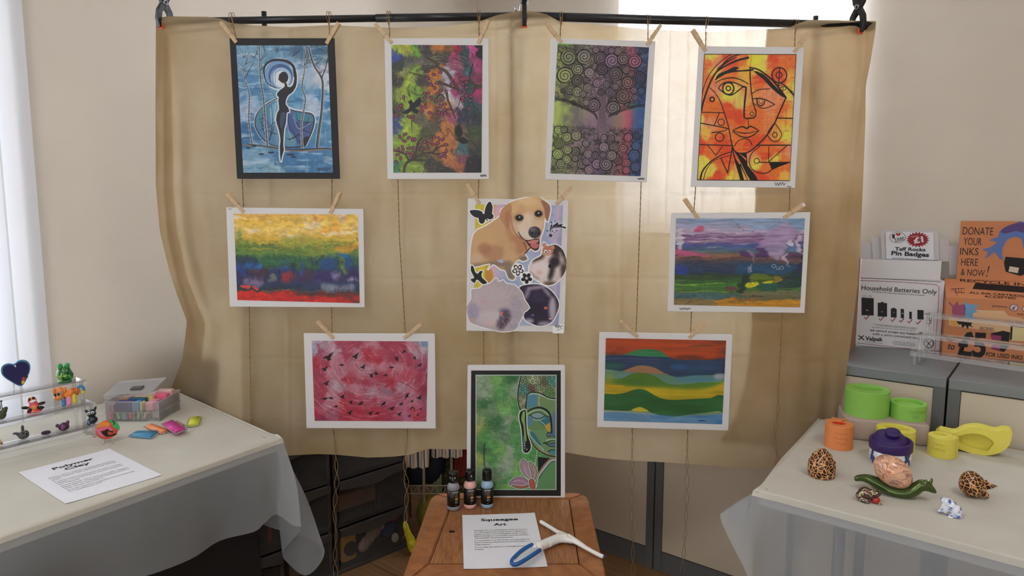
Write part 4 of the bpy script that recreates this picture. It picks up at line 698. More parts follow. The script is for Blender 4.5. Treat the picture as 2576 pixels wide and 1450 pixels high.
    but = [(238, 285), (225, 262), (190, 250), (150, 248), (115, 255), (130, 290), (165, 315), (195, 322), (200, 355), (222, 375), (250, 360), (258, 330), (275, 350), (282, 345), (270, 325), (300, 335), (330, 320), (330, 290), (318, 280), (325, 220), (300, 170), (268, 205), (252, 255), (250, 280)]
    brd = [(130, 752), (150, 770), (165, 815), (190, 830), (205, 808), (235, 805), (222, 835), (232, 870), (275, 910), (235, 925), (195, 890), (175, 885), (160, 915), (125, 890), (130, 875), (155, 870), (145, 840), (125, 800)]
    for P in (but, brd): shape(P, K, 9, 2)
    def flower(x, y, r, fl):
        A, sl = R.poly([(x+(r+10)*math.cos(t), y+(r+10)*math.sin(t)) for t in np.linspace(0, 6.28, 20, endpoint=False)], (250, 250, 250)); cut[sl] = np.maximum(cut[sl], A)
        for k in range(5):
            a = k*1.2566+.3; px, py = x+r*.62*math.cos(a), y+r*.62*math.sin(a); R.dot(px, py, r*.42, r*.34, K, math.degrees(a))
            if fl: R.dot(px-3*math.cos(a), py-3*math.sin(a), r*.24, r*.2, (250, 250, 250), math.degrees(a))
        R.dot(x, y, r*.16, r*.16, (250, 250, 250)); R.stroke([(x, y), (x+r*.6, y-r*.5)], 5, K)
    flower(555, 795, 52, True); flower(635, 870, 50, False)
    def star(x, y, r, c=K): R.poly([(x+(r if k % 2 == 0 else r*.42)*math.cos(-1.57+k*.6283), y+(r if k % 2 == 0 else r*.42)*math.sin(-1.57+k*.6283)) for k in range(10)], c)
    A, sl = R.poly([(815, 425), (850, 355), (930, 345), (990, 385), (985, 420), (900, 440), (870, 505), (820, 480)], (225, 225, 240), .4, 3, 8); cut[sl] = np.maximum(cut[sl], A > .5)
    for P in ([(850, 445), (855, 415), (862, 390)], [(865, 420), (885, 390), (915, 375)], [(875, 410), (900, 395), (950, 385)], [(895, 410), (940, 400), (985, 410)]): R.stroke(P, 6, K, 16)
    star(853, 480, 24); star(822, 438, 11); star(908, 438, 9); star(870, 443, 9)
    for x, y, r in ((860, 362, 7), (895, 350, 5), (912, 365, 5), (965, 378, 4), (950, 425, 4), (888, 455, 4)): R.dot(x, y, r, r, K)
    R.stroke([(890, 1310), (905, 1300), (900, 1320), (920, 1305), (918, 1325), (935, 1300), (938, 1322), (955, 1305), (962, 1312)], 4, K); R.stroke([(910, 1345), (958, 1330)], 3, K)
    cut[:, :] = np.where((R.sy > 1290) & (R.sx > 870) & (R.sx < 972), 1, cut)
    return R, cut > .4
def paint_buddha():
    R = Ras(360, 500, [(128, 118), (945, 118), (945, 1262), (122, 1262)], (22, 22, 24))
    q = [(168, 156), (907, 156), (905, 1207), (168, 1207)]; R.poly(q, (190, 215, 205))
    q2 = [(174, 163), (899, 163), (897, 1200), (174, 1200)]; base = R.a.copy()
    g = (84, 148, 84); g2 = (120, 175, 95); gy = (140, 160, 138); dg = (56, 110, 66)
    R.blobs([(230, 210, gy), (240, 320, (150, 168, 148)), (360, 220, g2), (480, 200, dg), (520, 300, gy), (400, 330, g), (250, 430, dg), (320, 480, (110, 140, 110)), (450, 450, g2), (540, 420, g), (200, 560, (140, 160, 110)), (350, 580, dg), (480, 560, gy), (250, 680, g), (430, 700, (100, 130, 105)), (540, 620, g), (200, 640, (160, 165, 90)), (300, 790, g), (240, 850, dg), (380, 850, g2), (470, 870, (150, 165, 150)), (560, 780, g), (420, 990, (145, 162, 145)), (200, 930, (160, 170, 80)), (290, 960, g), (250, 1030, gy), (350, 1080, (120, 145, 115)), (560, 900, g), (450, 1100, g), (540, 1010, g2), (300, 1150, dg), (430, 1180, g2), (650, 850, g), (560, 1180, g), (850, 1050, g), (780, 1150, (130, 165, 85)), (830, 1000, (90, 140, 100)), (870, 1150, (85, 125, 95))], 46, (6, 8), 101, mott=.14, pw=3.6)
    rs = random.Random(6)
    for k in range(260):
        x, y = rs.uniform(180, 640), rs.uniform(170, 1190); a = rs.uniform(0, 6.28); l = rs.uniform(40, 110)
        R.stroke([(x, y), (x+l*.5*math.cos(a), y+l*.5*math.sin(a)), (x+l*math.cos(a+.5), y+l*math.sin(a+.5))], 8, rs.choice(((165, 180, 165), (70, 125, 75), (140, 190, 110), (60, 110, 70))), 3, .35, soft=2)
    for k in range(7): R.stroke([(395+9*k, 1100), (440+9*k, 1000+2*k), (420+11*k, 930), (450+9*k, 860)], 3, (168, 180, 168), 2, .7)
    R.warp(8, 12, 12, 14, 341, .10)
    R.stroke([(250, 780), (245, 900), (255, 1010)], 14, (30, 55, 38), 8, .8, soft=4)
    K = (14, 14, 18); Wt = (222, 236, 230); Te = (54, 118, 126); Bl = (86, 138, 160)
    # body, neck
    R.poly([(735, 900), (890, 920), (900, 1210), (700, 1210), (740, 1060)], K, 1, 0); R.poly([(900, 930), (830, 960), (770, 1050), (725, 1150), (725, 1205), (900, 1205)], (95, 145, 95), 1, 3); R.poly([(900, 905), (860, 905), (790, 970), (740, 1050), (742, 1080), (800, 1000), (900, 935)], (150, 128, 110), 1, 2); R.stroke([(900, 928), (850, 940), (790, 1010), (740, 1090), (722, 1180)], 8, Wt); R.stroke([(900, 942), (855, 952), (800, 1020), (752, 1100)], 14, Te, 6)
    # hair
    hair = [(582, 160), (900, 160), (900, 375), (830, 362), (760, 328), (690, 318), (648, 325), (625, 380), (620, 480), (578, 480), (560, 420), (552, 330), (562, 240)]
    R.poly(hair, Wt, grow=8); R.poly(hair, (120, 140, 110)); MA = np.zeros((R.H, R.W)); A, sl = R.poly(hair, None); MA[sl] = A
    for x, y, rx, c in ((620, 290, 55, (70, 140, 140)), (800, 220, 40, (110, 84, 60)), (860, 210, 45, (70, 150, 150)), (670, 270, 35, (120, 80, 62)), (700, 190, 50, (180, 190, 150)), (600, 400, 40, (170, 165, 130)), (850, 330, 50, (90, 140, 70)), (750, 290, 40, (140, 160, 100)), (690, 300, 24, (100, 60, 50))):
        R.poly([(x+rx*math.cos(t), y+rx*math.sin(t)) for t in np.linspace(0, 6.28, 14, endpoint=False)], c, .8, 0, 10, mask=MA)
    for r in range(9):
        for c in range(9):
            x = 578+c*44+(r % 2)*20+rs.uniform(-5, 5); y = 182+r*36+rs.uniform(-5, 5)
            p = R.t([(x, y)])[0]
            if 0 <= p[0] < R.W and 0 <= p[1] < R.H and R.sd(R.t(hair), (slice(int(p[1]), int(p[1])+1), slice(int(p[0]), int(p[0])+1)))[0, 0] < -4: R.dot(x, y, 10, 11, (30, 45, 35), ring=5); R.dot(x, y, 4, 4, (190, 205, 180))
    # face
    face = [(900, 378), (830, 366), (760, 332), (700, 318), (655, 325), (632, 380), (624, 500), (626, 600), (640, 700), (690, 790), (750, 850), (830, 892), (900, 898)]
    R.poly(face, (110, 150, 105), 1, 0); MA[:] = 0; A, sl = R.poly(face, None); MA[sl] = A
    F = lambda P, c, al=1: R.poly(P, c, al, 2, 1.5, mask=MA)
    F([(640, 350), (700, 325), (740, 345), (735, 430), (640, 450), (630, 400)], Bl); F([(740, 350), (760, 360), (755, 430), (738, 435)], (175, 165, 100)); F([(760, 350), (900, 385), (900, 500), (850, 500), (800, 450), (760, 430)], (112, 148, 100)); F([(630, 500), (700, 480), (740, 470), (850, 520), (860, 680), (830, 700), (800, 650), (640, 650)], (105, 140, 90)); F([(628, 540), (690, 530), (690, 600), (630, 625)], Bl); F([(740, 560), (850, 520), (850, 580), (800, 620), (770, 600)], Te); F([(800, 620), (850, 590), (856, 660), (830, 670)], (190, 160, 60))
    F([(868, 520), (900, 500), (900, 700), (872, 700)], (95, 120, 150)); F([(628, 620), (650, 640), (660, 720), (730, 810), (800, 850), (900, 880), (900, 900), (820, 895), (700, 800), (640, 710)], (165, 150, 115)); F([(660, 670), (700, 680), (740, 740), (770, 790), (740, 790), (690, 740)], Te); F([(830, 850), (900, 830), (900, 880), (850, 880)], (80, 135, 140)); F([(820, 790), (860, 770), (900, 775), (900, 800), (850, 805)], (85, 120, 140))
    R.stroke([(628, 505), (650, 480), (700, 458), (760, 452), (820, 480), (850, 530), (860, 620), (862, 680)], 8, K, 14, 1, 6, 1, 18); R.stroke([(645, 510), (700, 480), (760, 472), (800, 490), (838, 525)], 5, Wt, 4)
    R.poly([(672, 520), (720, 498), (760, 500), (800, 525), (750, 545), (700, 542)], (130, 165, 165), 1, 3); R.stroke([(655, 525), (700, 500), (750, 496), (800, 522), (835, 532)], 6, K, 5); R.stroke([(672, 520), (700, 545), (750, 550), (800, 525)], 6, K, 5); R.stroke([(690, 560), (740, 565), (800, 545)], 4, Wt, 3)
    R.stroke([(865, 690), (835, 678), (818, 695), (828, 718), (865, 712), (895, 718)], 8, K, 6); R.poly([(835, 690), (870, 685), (890, 710), (835, 710)], (85, 105, 140), 1, 2); R.stroke([(745, 560), (810, 618)], 4, Wt)
    R.stroke([(785, 775), (830, 765), (860, 752), (898, 755)], 8, K, 6); R.stroke([(785, 775), (830, 780), (898, 772)], 6, K, 6); R.stroke([(815, 785), (850, 805), (898, 808)], 7, K, 6); R.stroke([(830, 855), (850, 838), (898, 838)], 8, K, 6); R.stroke([(810, 750), (850, 742), (898, 745)], 5, Wt)
    R.stroke([(628, 400), (624, 500), (628, 620), (650, 700), (690, 780), (750, 845), (830, 885), (898, 898)], 10, K, 10, 1, 6, 1, 8); R.stroke([(898, 372), (830, 360), (760, 325), (700, 312), (650, 325), (632, 380), (626, 480)], 10, K, 8); R.stroke([(898, 382), (830, 370), (760, 338), (700, 326), (660, 335)], 5, Wt)
    R.stroke([(660, 650), (665, 700), (720, 770), (790, 840)], 5, Wt, 4); R.stroke([(584, 162), (564, 240), (553, 330), (560, 420), (578, 478)], 10, K, 10)
    # ear
    ear = [(600, 480), (625, 485), (628, 600), (640, 700), (668, 790), (660, 840), (630, 862), (605, 845), (600, 780), (590, 640), (572, 560), (575, 500)]
    R.poly(ear, Wt, sm=3, grow=12); R.poly(ear, K, sm=3, grow=4); R.poly([(598, 492), (618, 492), (618, 580), (630, 700), (632, 760), (615, 760), (605, 620), (585, 560)], (130, 175, 80), 1, 3); R.poly([(600, 700), (618, 760), (612, 850), (640, 855), (605, 850)], (80, 110, 130), .9, 2); R.poly([(618, 765), (640, 765), (662, 800), (655, 832), (632, 845), (616, 830)], K, 1, 3)
    for x, y in ((617, 775), (617, 797), (620, 820), (636, 832), (728, 848), (727, 868), (724, 890), (720, 912), (716, 934), (712, 955), (710, 968)): R.dot(x, y, 5, 5, Wt)
    # flower
    for P, c in (([(600, 925), (640, 960), (680, 1040), (690, 1110), (640, 1090), (590, 1030), (580, 970)], (165, 140, 155)), ([(655, 950), (700, 975), (728, 1040), (715, 1100), (690, 1130), (680, 1050)], (160, 140, 130)), ([(475, 1155), (530, 1095), (600, 1090), (640, 1120), (665, 1150), (620, 1170), (560, 1165)], (160, 125, 150)), ([(500, 1165), (600, 1175), (670, 1150), (640, 1180), (570, 1192)], (175, 100, 70)), ([(665, 1110), (700, 1120), (710, 1200), (680, 1200), (660, 1150)], (180, 90, 70))):
        R.poly(P, Wt, sm=3, grow=9); R.poly(P, K, sm=3, grow=4); R.poly(P, c, sm=3)
    R.stroke([(615, 990), (625, 1040), (655, 1090), (680, 1100)], 5, (215, 205, 220), 3, .8); R.stroke([(515, 1130), (570, 1120), (640, 1145)], 5, (225, 215, 228), 3, .9); R.stroke([(700, 1000), (712, 1050), (700, 1100)], 4, (215, 205, 210), 3, .8)
    R.stroke([(195, 1190), (190, 1165), (210, 1155), (215, 1180), (200, 1195), (225, 1180)], 4, K)
    A, sl = R.poly(q2, None); MB = np.zeros((R.H, R.W)); MB[sl] = A; R.a = base*(1-MB[..., None])+R.a*MB[..., None]
    return R
# ---------------------------------------------------------------- the room
M_wall = mat('wall_paint', (214, 204, 190), .85, var=.03, vscale=3, bump=.06, bscale=300)
M_ceil = mat('ceiling_paint', (232, 230, 226), .9)
M_white = mat('white_gloss', (236, 236, 234), .35)
def wall_box(parts):
    bm = bmesh.new()
    for lo, hi in parts: addbox(bm, lo, hi, ROOM)
    return bm
a, b, z0, z1 = WIN1
struct('wall_right', wall_box([((S0-.15, D1, 0), (a, D1+.2, CEIL)), ((b, D1, 0), (S1+.15, D1+.2, CEIL)), ((a, D1, 0), (b, D1+.2, z0)), ((a, D1, z1), (b, D1+.2, CEIL))]), M_wall)
c, d, y0, y1 = WIN2
struct('wall_left', wall_box([((S0-.2, D0-.15, 0), (S0, c, CEIL)), ((S0-.2, d, 0), (S0, D1, CEIL)), ((S0-.2, c, 0), (S0, d, y0)), ((S0-.2, c, y1), (S0, d, CEIL))]), M_wall)
struct('wall_back', wall_box([((S0, D0-.15, 0), (.2, D0, CEIL)), ((2.6, D0-.15, 0), (S1+.15, D0, CEIL)), ((.2, D0-.15, 0), (2.6, D0, .9)), ((.2, D0-.15, 2.4), (2.6, D0, CEIL))]), M_wall)
struct('wall_front', wall_box([((S1, D0, 0), (S1+.15, D1, CEIL))]), M_wall)
struct('ceiling', wall_box([((S0-.2, D0-.15, CEIL), (S1+.15, D1+.2, CEIL+.1))]), M_ceil)
def floor_mat():
    m = bpy.data.materials.new('wood_floor'); m.use_nodes = True; nt = m.node_tree; N = nt.nodes; b = N['Principled BSDF']
    tc = N.new('ShaderNodeTexCoord'); mp = N.new('ShaderNodeMapping'); mp.inputs['Rotation'].default_value = (0, 0, .68)
    nt.links.new(tc.outputs['Object'], mp.inputs[0]); br = N.new('ShaderNodeTexBrick'); br.inputs['Scale'].default_value = 1
    br.inputs['Brick Width'].default_value = 1.2; br.inputs['Row Height'].default_value = .13; br.inputs['Mortar Size'].default_value = .0015; br.inputs['Color1'].default_value = (*srgb((150, 112, 76)), 1); br.inputs['Color2'].default_value = (*srgb((124, 90, 60)), 1); br.inputs['Mortar'].default_value = (*srgb((60, 42, 28)), 1)
    nt.links.new(mp.outputs[0], br.inputs[0]); m2 = N.new('ShaderNodeMapping'); m2.inputs['Scale'].default_value = (3, 60, 60); nt.links.new(mp.outputs[0], m2.inputs[0])
    n = N.new('ShaderNodeTexNoise'); n.inputs['Scale'].default_value = 1.5; n.inputs['Detail'].default_value = 6; nt.links.new(m2.outputs[0], n.inputs[0])
    r = N.new('ShaderNodeValToRGB'); r.color_ramp.elements[0].position = .3; r.color_ramp.elements[0].color = (.5, .5, .5, 1); r.color_ramp.elements[1].position = .65; nt.links.new(n.outputs[0], r.inputs[0])
    mx = N.new('ShaderNodeMixRGB'); mx.blend_type = 'MULTIPLY'; mx.inputs[0].default_value = .8; nt.links.new(br.outputs[0], mx.inputs[1]); nt.links.new(r.outputs[0], mx.inputs[2]); nt.links.new(mx.outputs[0], b.inputs['Base Color']); b.inputs['Roughness'].default_value = .4
    return m
struct('floor', wall_box([((S0-.2, D0-.15, -.1), (S1+.15, D1+.2, 0))]), floor_mat())
M_glass = clear_mat('window_glass', trans=.95, haze=.0)
M_slat = sheer_mat('blind_slat', (238, 240, 246), .0, .55)
def window(name, frame_fn, w0, w1, za, zb, n_slat, rot, M):
    """frame_fn(x, y, z): x along the wall, y into the wall; M maps that to the room"""
    bm = bmesh.new(); t = .05
    addbox(bm, (w0, .12, za), (w1, .17, za+t), M); addbox(bm, (w0, .12, zb-t), (w1, .17, zb), M)
    mid = (w0+w1)/2
    for x in (w0, mid-t/2, w1-t): addbox(bm, (x, .12, za), (x+t, .17, zb), M)
    w = from_bm(name, bm, M_white); w['kind'] = 'structure'
    bm = bmesh.new(); addbox(bm, (w0+t, .143, za+t), (mid-t/2, .147, zb-t), M); addbox(bm, (mid+t/2, .143, za+t), (w1-t, .147, zb-t), M)
    from_bm('window_pane', bm, M_glass, w)
    bm = bmesh.new(); addbox(bm, (w0, .0, za-.02), (w1, .2, za), M, .004); from_bm('window_sill', bm, M_white, w)
wM1 = ROOM @ Matrix.Translation((0, D1, 0)); wM2 = ROOM @ Matrix.Translation((S0, 0, 0)) @ Matrix.Rotation(math.pi/2, 4, 'Z')
window('window_1', None, WIN1[0], WIN1[1], WIN1[2], WIN1[3], 12, 0, wM1)
window('window_2', None, WIN2[0], WIN2[1], WIN2[2], WIN2[3], 12, 0, wM2)
wM3 = ROOM @ Matrix.Translation((0, D0, 0)) @ Matrix.Rotation(math.pi, 4, 'Z')
window('added_back_window', None, -2.6, -.2, .9, 2.4, 12, 0, wM3)  # unseen window added to go with the fill lamp behind it
def blinds(M, w0, w1, za, zb, rot, y, label, sp=.082, g=None):
    t = thing('vertical_blind', M @ Vector(((w0+w1)/2, y, za)), label, 'blind')
    from_bm('head_rail', box((w0, y-.02, zb-.05), (w1, y+.02, zb-.01), M, .003), M_white, t)
    n = int((w1-w0)/sp); me0 = None
    for k in range(n+1):
        x = w0+.01+k*(w1-w0-.02)/n; a = rot+math.radians(2*math.sin(k*1.7)); bm = bmesh.new(); rows = []
        for q in range(7):
            f = (q/6-.5); lx = f*.089; ly = .006*(1-(2*f)**2); X = x+lx*math.cos(a)-ly*math.sin(a); Y = y+lx*math.sin(a)+ly*math.cos(a)
            rows.append((bm.verts.new(M @ Vector((X, Y, zb-.05))), bm.verts.new(M @ Vector((X, Y, za-.03)))))
        for p, q in zip(rows, rows[1:]): bm.faces.new((p[0], q[0], q[1], p[1]))
        from_bm('slat', bm, M_slat, t, True)
blinds(wM1, WIN1[0]+.035, WIN1[1]+.01, WIN1[2], WIN1[3], math.radians(16), -.055, 'bright white vertical blind in the window behind the hanging cloth')
blinds(wM2, WIN2[0], WIN2[1], WIN2[2], WIN2[3], math.radians(-38), -.005, 'white vertical blind hanging in the window at the far left', sp=.088)
# added ceiling panels, unseen above the frame, that fill the room with light
M_fill = bpy.data.materials.new('fill_panel_diffuser'); M_fill.use_nodes = True; _b = M_fill.node_tree.nodes['Principled BSDF']
_b.inputs['Emission Color'].default_value = (1, .93, .84, 1); _b.inputs['Emission Strength'].default_value = FILL_W*.45
for s_, d_ in ((1.9, -1.3), (.2, -2.6)):
    t = thing('fill_panel', rm(s_, d_, CEIL), 'square white fill light panel added on the unseen ceiling', 'light', 'added ceiling fill panels'); t.location = rm(s_, d_, CEIL-.04)
    from_bm('fill_panel_frame', box((s_-.32, d_-.32, CEIL-.04), (s_+.32, d_+.32, CEIL-.001), ROOM, .004), M_white, t)
    from_bm('fill_panel_diffuser', box((s_-.3, d_-.3, CEIL-.045), (s_+.3, d_+.3, CEIL-.0402), ROOM), M_fill, t)

# ---------------------------------------------------------------- grey cabinets along the right wall
M_grey = mat('cabinet_grey_metal', (122, 126, 128), .45, var=.04, vscale=4)
M_dgrey = mat('cabinet_dark_frame', (96, 98, 99), .5)
M_door = mat('cabinet_cream_door', (200, 188, 168), .55, var=.03, vscale=3)
labs = ['low cabinet with cream doors behind the canvas, left end of the row', 'low grey cabinet with cream doors behind the strings of the striped hills picture', 'low grey cabinet under the cardboard ink box, right of the door seam']
for i in range(3):
    s0, s1 = -.908+i*.908+.003, i*.908-.003
    t = thing('storage_cabinet', rm((s0+s1)/2, .25), labs[i], 'cabinet')
    from_bm('cabinet_body', wall_box([((s0, .02, 0), (s0+.028, .5, .865)), ((s1-.028, .02, 0), (s1, .5, .865)), ((s0, .48, 0), (s1, .5, .865)), ((s0+.028, .006, 0), (s1-.028, .5, .078)), ((s0, 0, 0), (s0+.030, .02, .865)), ((s1-.030, 0, 0), (s1, .02, .865))]), M_dgrey, t)
    bm = bmesh.new(); addbox(bm, (s0, -.002, .865), (s1, .5, .895), ROOM, .002); from_bm('worktop', bm, M_grey, t)
    for q in ((s0+.031, (s0+s1)/2-.0015), ((s0+s1)/2+.0015, s1-.031)) if i == 0 else ((s0+.031, s1-.031),):
        from_bm('door', box((q[0], .004, .082), (q[1], .022, .861), ROOM, .001), M_door, t)

# ---------------------------------------------------------------- backdrop stand, cloth, clamps
YB = 2.037; YC = 2.072; YR = 2.088
M_black = mat('black_metal', (26, 26, 29), .32)
M_blackp = mat('black_plastic', (22, 22, 24), .4)
st = thing('backdrop_stand', Vector((ony(1300, 40, YR).x, YR, 0)), 'black metal backdrop stand whose crossbar carries the tan cloth', 'stand')
Lr, Mr, Rr_ = ony(398, 55, YR), ony(1312, 40, YR), ony(2196, 66, YR)
from_bm('crossbar', tube([Lr, Lr+(Mr-Lr)*.6], .0105, 16), M_black, st, True); from_bm('crossbar', tube([Lr+(Mr-Lr)*.6, Mr], .0118, 16), M_black, st, True)
from_bm('crossbar', tube([Mr, Rr_], .0128, 16), M_black, st, True)
for p, sgn in ((Mr, 0), (Lr+(Mr-Lr)*.285, -1), (Rr_+(Mr-Rr_)*.155, 1)):
    x = p.x-.012 if sgn == 0 else p.x
    yp = YR if sgn == 0 else YR+.022; zt_ = p.z-.011 if sgn == 0 else p.z+.03
    from_bm('pole', tube([(x, yp, zt_), (x, yp, .9)], .0075, 12), M_black, st, True)
    from_bm('pole', tube([(x, yp, .9), (x, yp, .10)], .0100, 12), M_black, st, True)
    if sgn == 0:
        for k in range(3):
            a = 2.1*k+1.4; from_bm('stand_leg', tube([(x, YR, .30), (x+.22*math.cos(a), YR+.20*math.sin(a)*.6+.06, .012)], .007, 8), M_black, st, True)
wn = ony(1300, 22, YR+.02); bm = bmesh.new()
for sg in (-1, 1): addtube(bm, [(wn.x, wn.y, wn.z-.012), (wn.x+sg*.005, wn.y, wn.z), (wn.x+sg*.008, wn.y, wn.z+.012)], [.0025, .0035, .002], 8)
from_bm('wing_nut', bm, mat('chrome', (200, 200, 205), .2, 1), st, True)

M_cloth = sheer_mat('tan_backdrop_cloth', (206, 188, 158), .065, .58, (182, 158, 118), 2.6)
def interp(tab): 
    X = [p[0] for p in tab]; Y = [p[1] for p in tab]; return lambda v: float(np.interp(v, X, Y))
ytop = interp([(392, 46), (420, 41), (520, 42), (556, 47), (580, 58), (640, 64), (730, 68), (830, 63), (980, 70), (1100, 68), (1200, 56), (1250, 38), (1300, 28), (1340, 28), (1375, 36), (1400, 50), (1412, 56), (1500, 62), (1640, 74), (1780, 80), (1900, 74), (1985, 70), (2010, 58), (2035, 50), (2080, 50), (2205, 53)])
ybot = interp([(430, 1135), (600, 1148), (700, 1148), (800, 1143), (850, 1145), (925, 1152), (985, 1150), (1030, 1145), (1075, 1130), (1130, 1131), (1300, 1132), (1420, 1138), (1500, 1152), (1590, 1160), (1660, 1163), (1780, 1172), (1950, 1182), (2080, 1190)])
xL = interp([(40, 396), (60, 392), (300, 391), (480, 392), (600, 402), (700, 425), (760, 444), (830, 470), (870, 466), (930, 458), (985, 438), (1010, 430), (1160, 420)])
xR = interp([(50, 2204), (70, 2203), (150, 2190), (210, 2178), (300, 2177), (480, 2170), (560, 2166), (700, 2158), (880, 2135), (940, 2126), (1000, 2112), (1040, 2092), (1080, 2060), (1190, 1965)])
def nz(x, y, s=0): return mnoise.noise(Vector((x, y, s*7.3)))
def g(v, c, w): return math.exp(-((v-c)/w)**2)
def cloth_y(px, py):
    d = .005*nz(px/130, py/420, 1)+.003*nz(px/45, py/260, 2)+.0012*nz(px/22, py/60, 6)
    for c, w, a in ((292, 3, .6), (489, 3.5, .9), (700, 3.5, .9), (902, 3.5, .9), (1060, 3.5, .7), (596, 3, .4)): d -= .0030*a*g(py+6*nz(px/300, 0, c), c, w)
    for c in (725, 1012, 1560, 1850, 1245): d -= .0020*g(px, c, 3.5)
    d -= .004*g(px, 1298, 12)
    # gathers under the bar and at the clamps
    top = g(py, 62, 30); d += top*.006*math.sin(py/4.2+px/38)*(.4+.6*(g(px, 500, 110)+g(px, 1290, 110)+g(px, 2060, 100)))
    # folds of the left margin
    e = px-xL(py); d += .016*g(e, 26, 15)*min(1, max(0, (py-60)/200))-.010*g(e, 62, 16)*min(1, max(0, (py-150)/300))
    xr = np.interp(py, [150, 560, 1100], [2172, 2122, 2070]); d += .012*g(px, xr, 12)
    d -= .03*g(px, 395, 60)*g(py, 500, 400)*0
    w = min(1, max(0, (py-690)/290)); w = w*w*(3-2*w)
    if px < 640:    # pushed back by the table on the left
        u = (px-1288)/FPX/.97; t = (-.658-u*1.878)/(.543+u*.499); yl = 1.878+.499*t+.035
        base = max(YC, yl) if t > 0 else YC
        d += w*(base-YC); d += w*.02*math.sin((px+.5*(py-900))/17)*min(1, max(0, (610-px)/100))
    if px > 1980: d += -.014*min(1, (px-1980)/120)*min(1, max(0, (py-500)/300))
    return YC+d
def cloth_mesh(a0, a1, t1, nx, ny, dy):
    V = []; F = []
    for j in range(ny+1):
        t = j/ny*t1; p0 = 50+(1165-50)*t
        for i in range(nx+1):
            s_ = a0+(a1-a0)*i/nx; px = xL(p0)+(xR(p0)-xL(p0))*s_; py = ytop(px)*(1-t)+ybot(px)*t
            V.append(ony(px, py, cloth_y(px, py)+dy))
    for j in range(ny):
        for i in range(nx):
            q = j*(nx+1)+i; F.append((q, q+nx+1, q+nx+2, q+1))
    me = bpy.data.meshes.new('cloth'); me.from_pydata(V, [], F); return me
cl = mesh_obj('backdrop_cloth', cloth_mesh(0, 1, 1, 330, 210, 0), M_cloth, None, True)
tag(cl, 'tan mottled backdrop cloth clamped to the black crossbar behind the pictures', 'cloth')
for o_ in (mesh_obj('folded_layer', cloth_mesh(.848, 1, .93, 50, 140, .012), M_cloth, cl, True), mesh_obj('folded_layer', cloth_mesh(0, .03, .9, 12, 120, .012), M_cloth, cl, True)): pass

def strap(bm, pts, w, M, d0, d1):
    P = [np.array(p, float) for p in pts]; A = []; B = []
    for i, p in enumerate(P):
        t = P[min(i+1, len(P)-1)]-P[max(i-1, 0)]; t /= np.linalg.norm(t); n = np.array((-t[1], t[0])); ww = w[i] if isinstance(w, (list, tuple)) else w
        A.append(p+n*ww/2); B.append(p-n*ww/2)
    addprism(bm, [tuple(q) for q in A+B[::-1]], M, d0, d1)
M_orange = mat('orange_pad', (235, 84, 40), .5)
YZ = Matrix(((0, 0, 1, 0), (1, 0, 0, 0), (0, 1, 0, 0), (0, 0, 0, 1)))       # (a, b, c) -> y=a z=b x=c
def clamp(label):
    r = thing('spring_clamp', (0, 0, 0), label, 'clamp', 'spring clamps on the crossbar')
    for sg in (-1, 1):
        bm = bmesh.new(); strap(bm, [(sg*.016, -.036), (sg*.0225, -.012), (sg*.018, .012), (sg*.004, .030), (-sg*.012, .052), (-sg*.020, .09), (-sg*.030, .125)], [.009, .012, .013, .016, .014, .012, .009], YZ, -.0065, .0065)
        bmesh.ops.bevel(bm, geom=bm.edges[:], offset=.0015, segments=1, affect='EDGES'); from_bm('clamp_jaw', bm, M_blackp, r)
        from_bm('jaw_pad', box((-.0085, sg*.0135-.003, -.0405), (.0085, sg*.0135+.003, -.026), None, .001), M_orange, r)
    bm = bmesh.new(); coil = [(.010*math.cos(a)*0+(-.011+.022*k/60), .0062*math.cos(k*.62), .037+.0062*math.sin(k*.62)) for k in range(61) for a in (0,)]
    addtube(bm, coil, .0011, 6); from_bm('clamp_spring', bm, mat('chrome', (200, 200, 205), .2, 1), r, True)
    return r
for (px, py, rz, rx, lb) in ((414, 40, -.45, .0, 'black spring clamp with orange pads at the left end of the crossbar'), (1319, 37, 0, 0, 'black spring clamp with orange pads at the middle of the crossbar'), (2157, 52, .42, .06, 'black spring clamp with orange pads at the right end of the crossbar')):
    c_ = clamp(lb); c_.location = ony(px, py, YR-.002); c_.rotation_euler = (0, rx, rz)

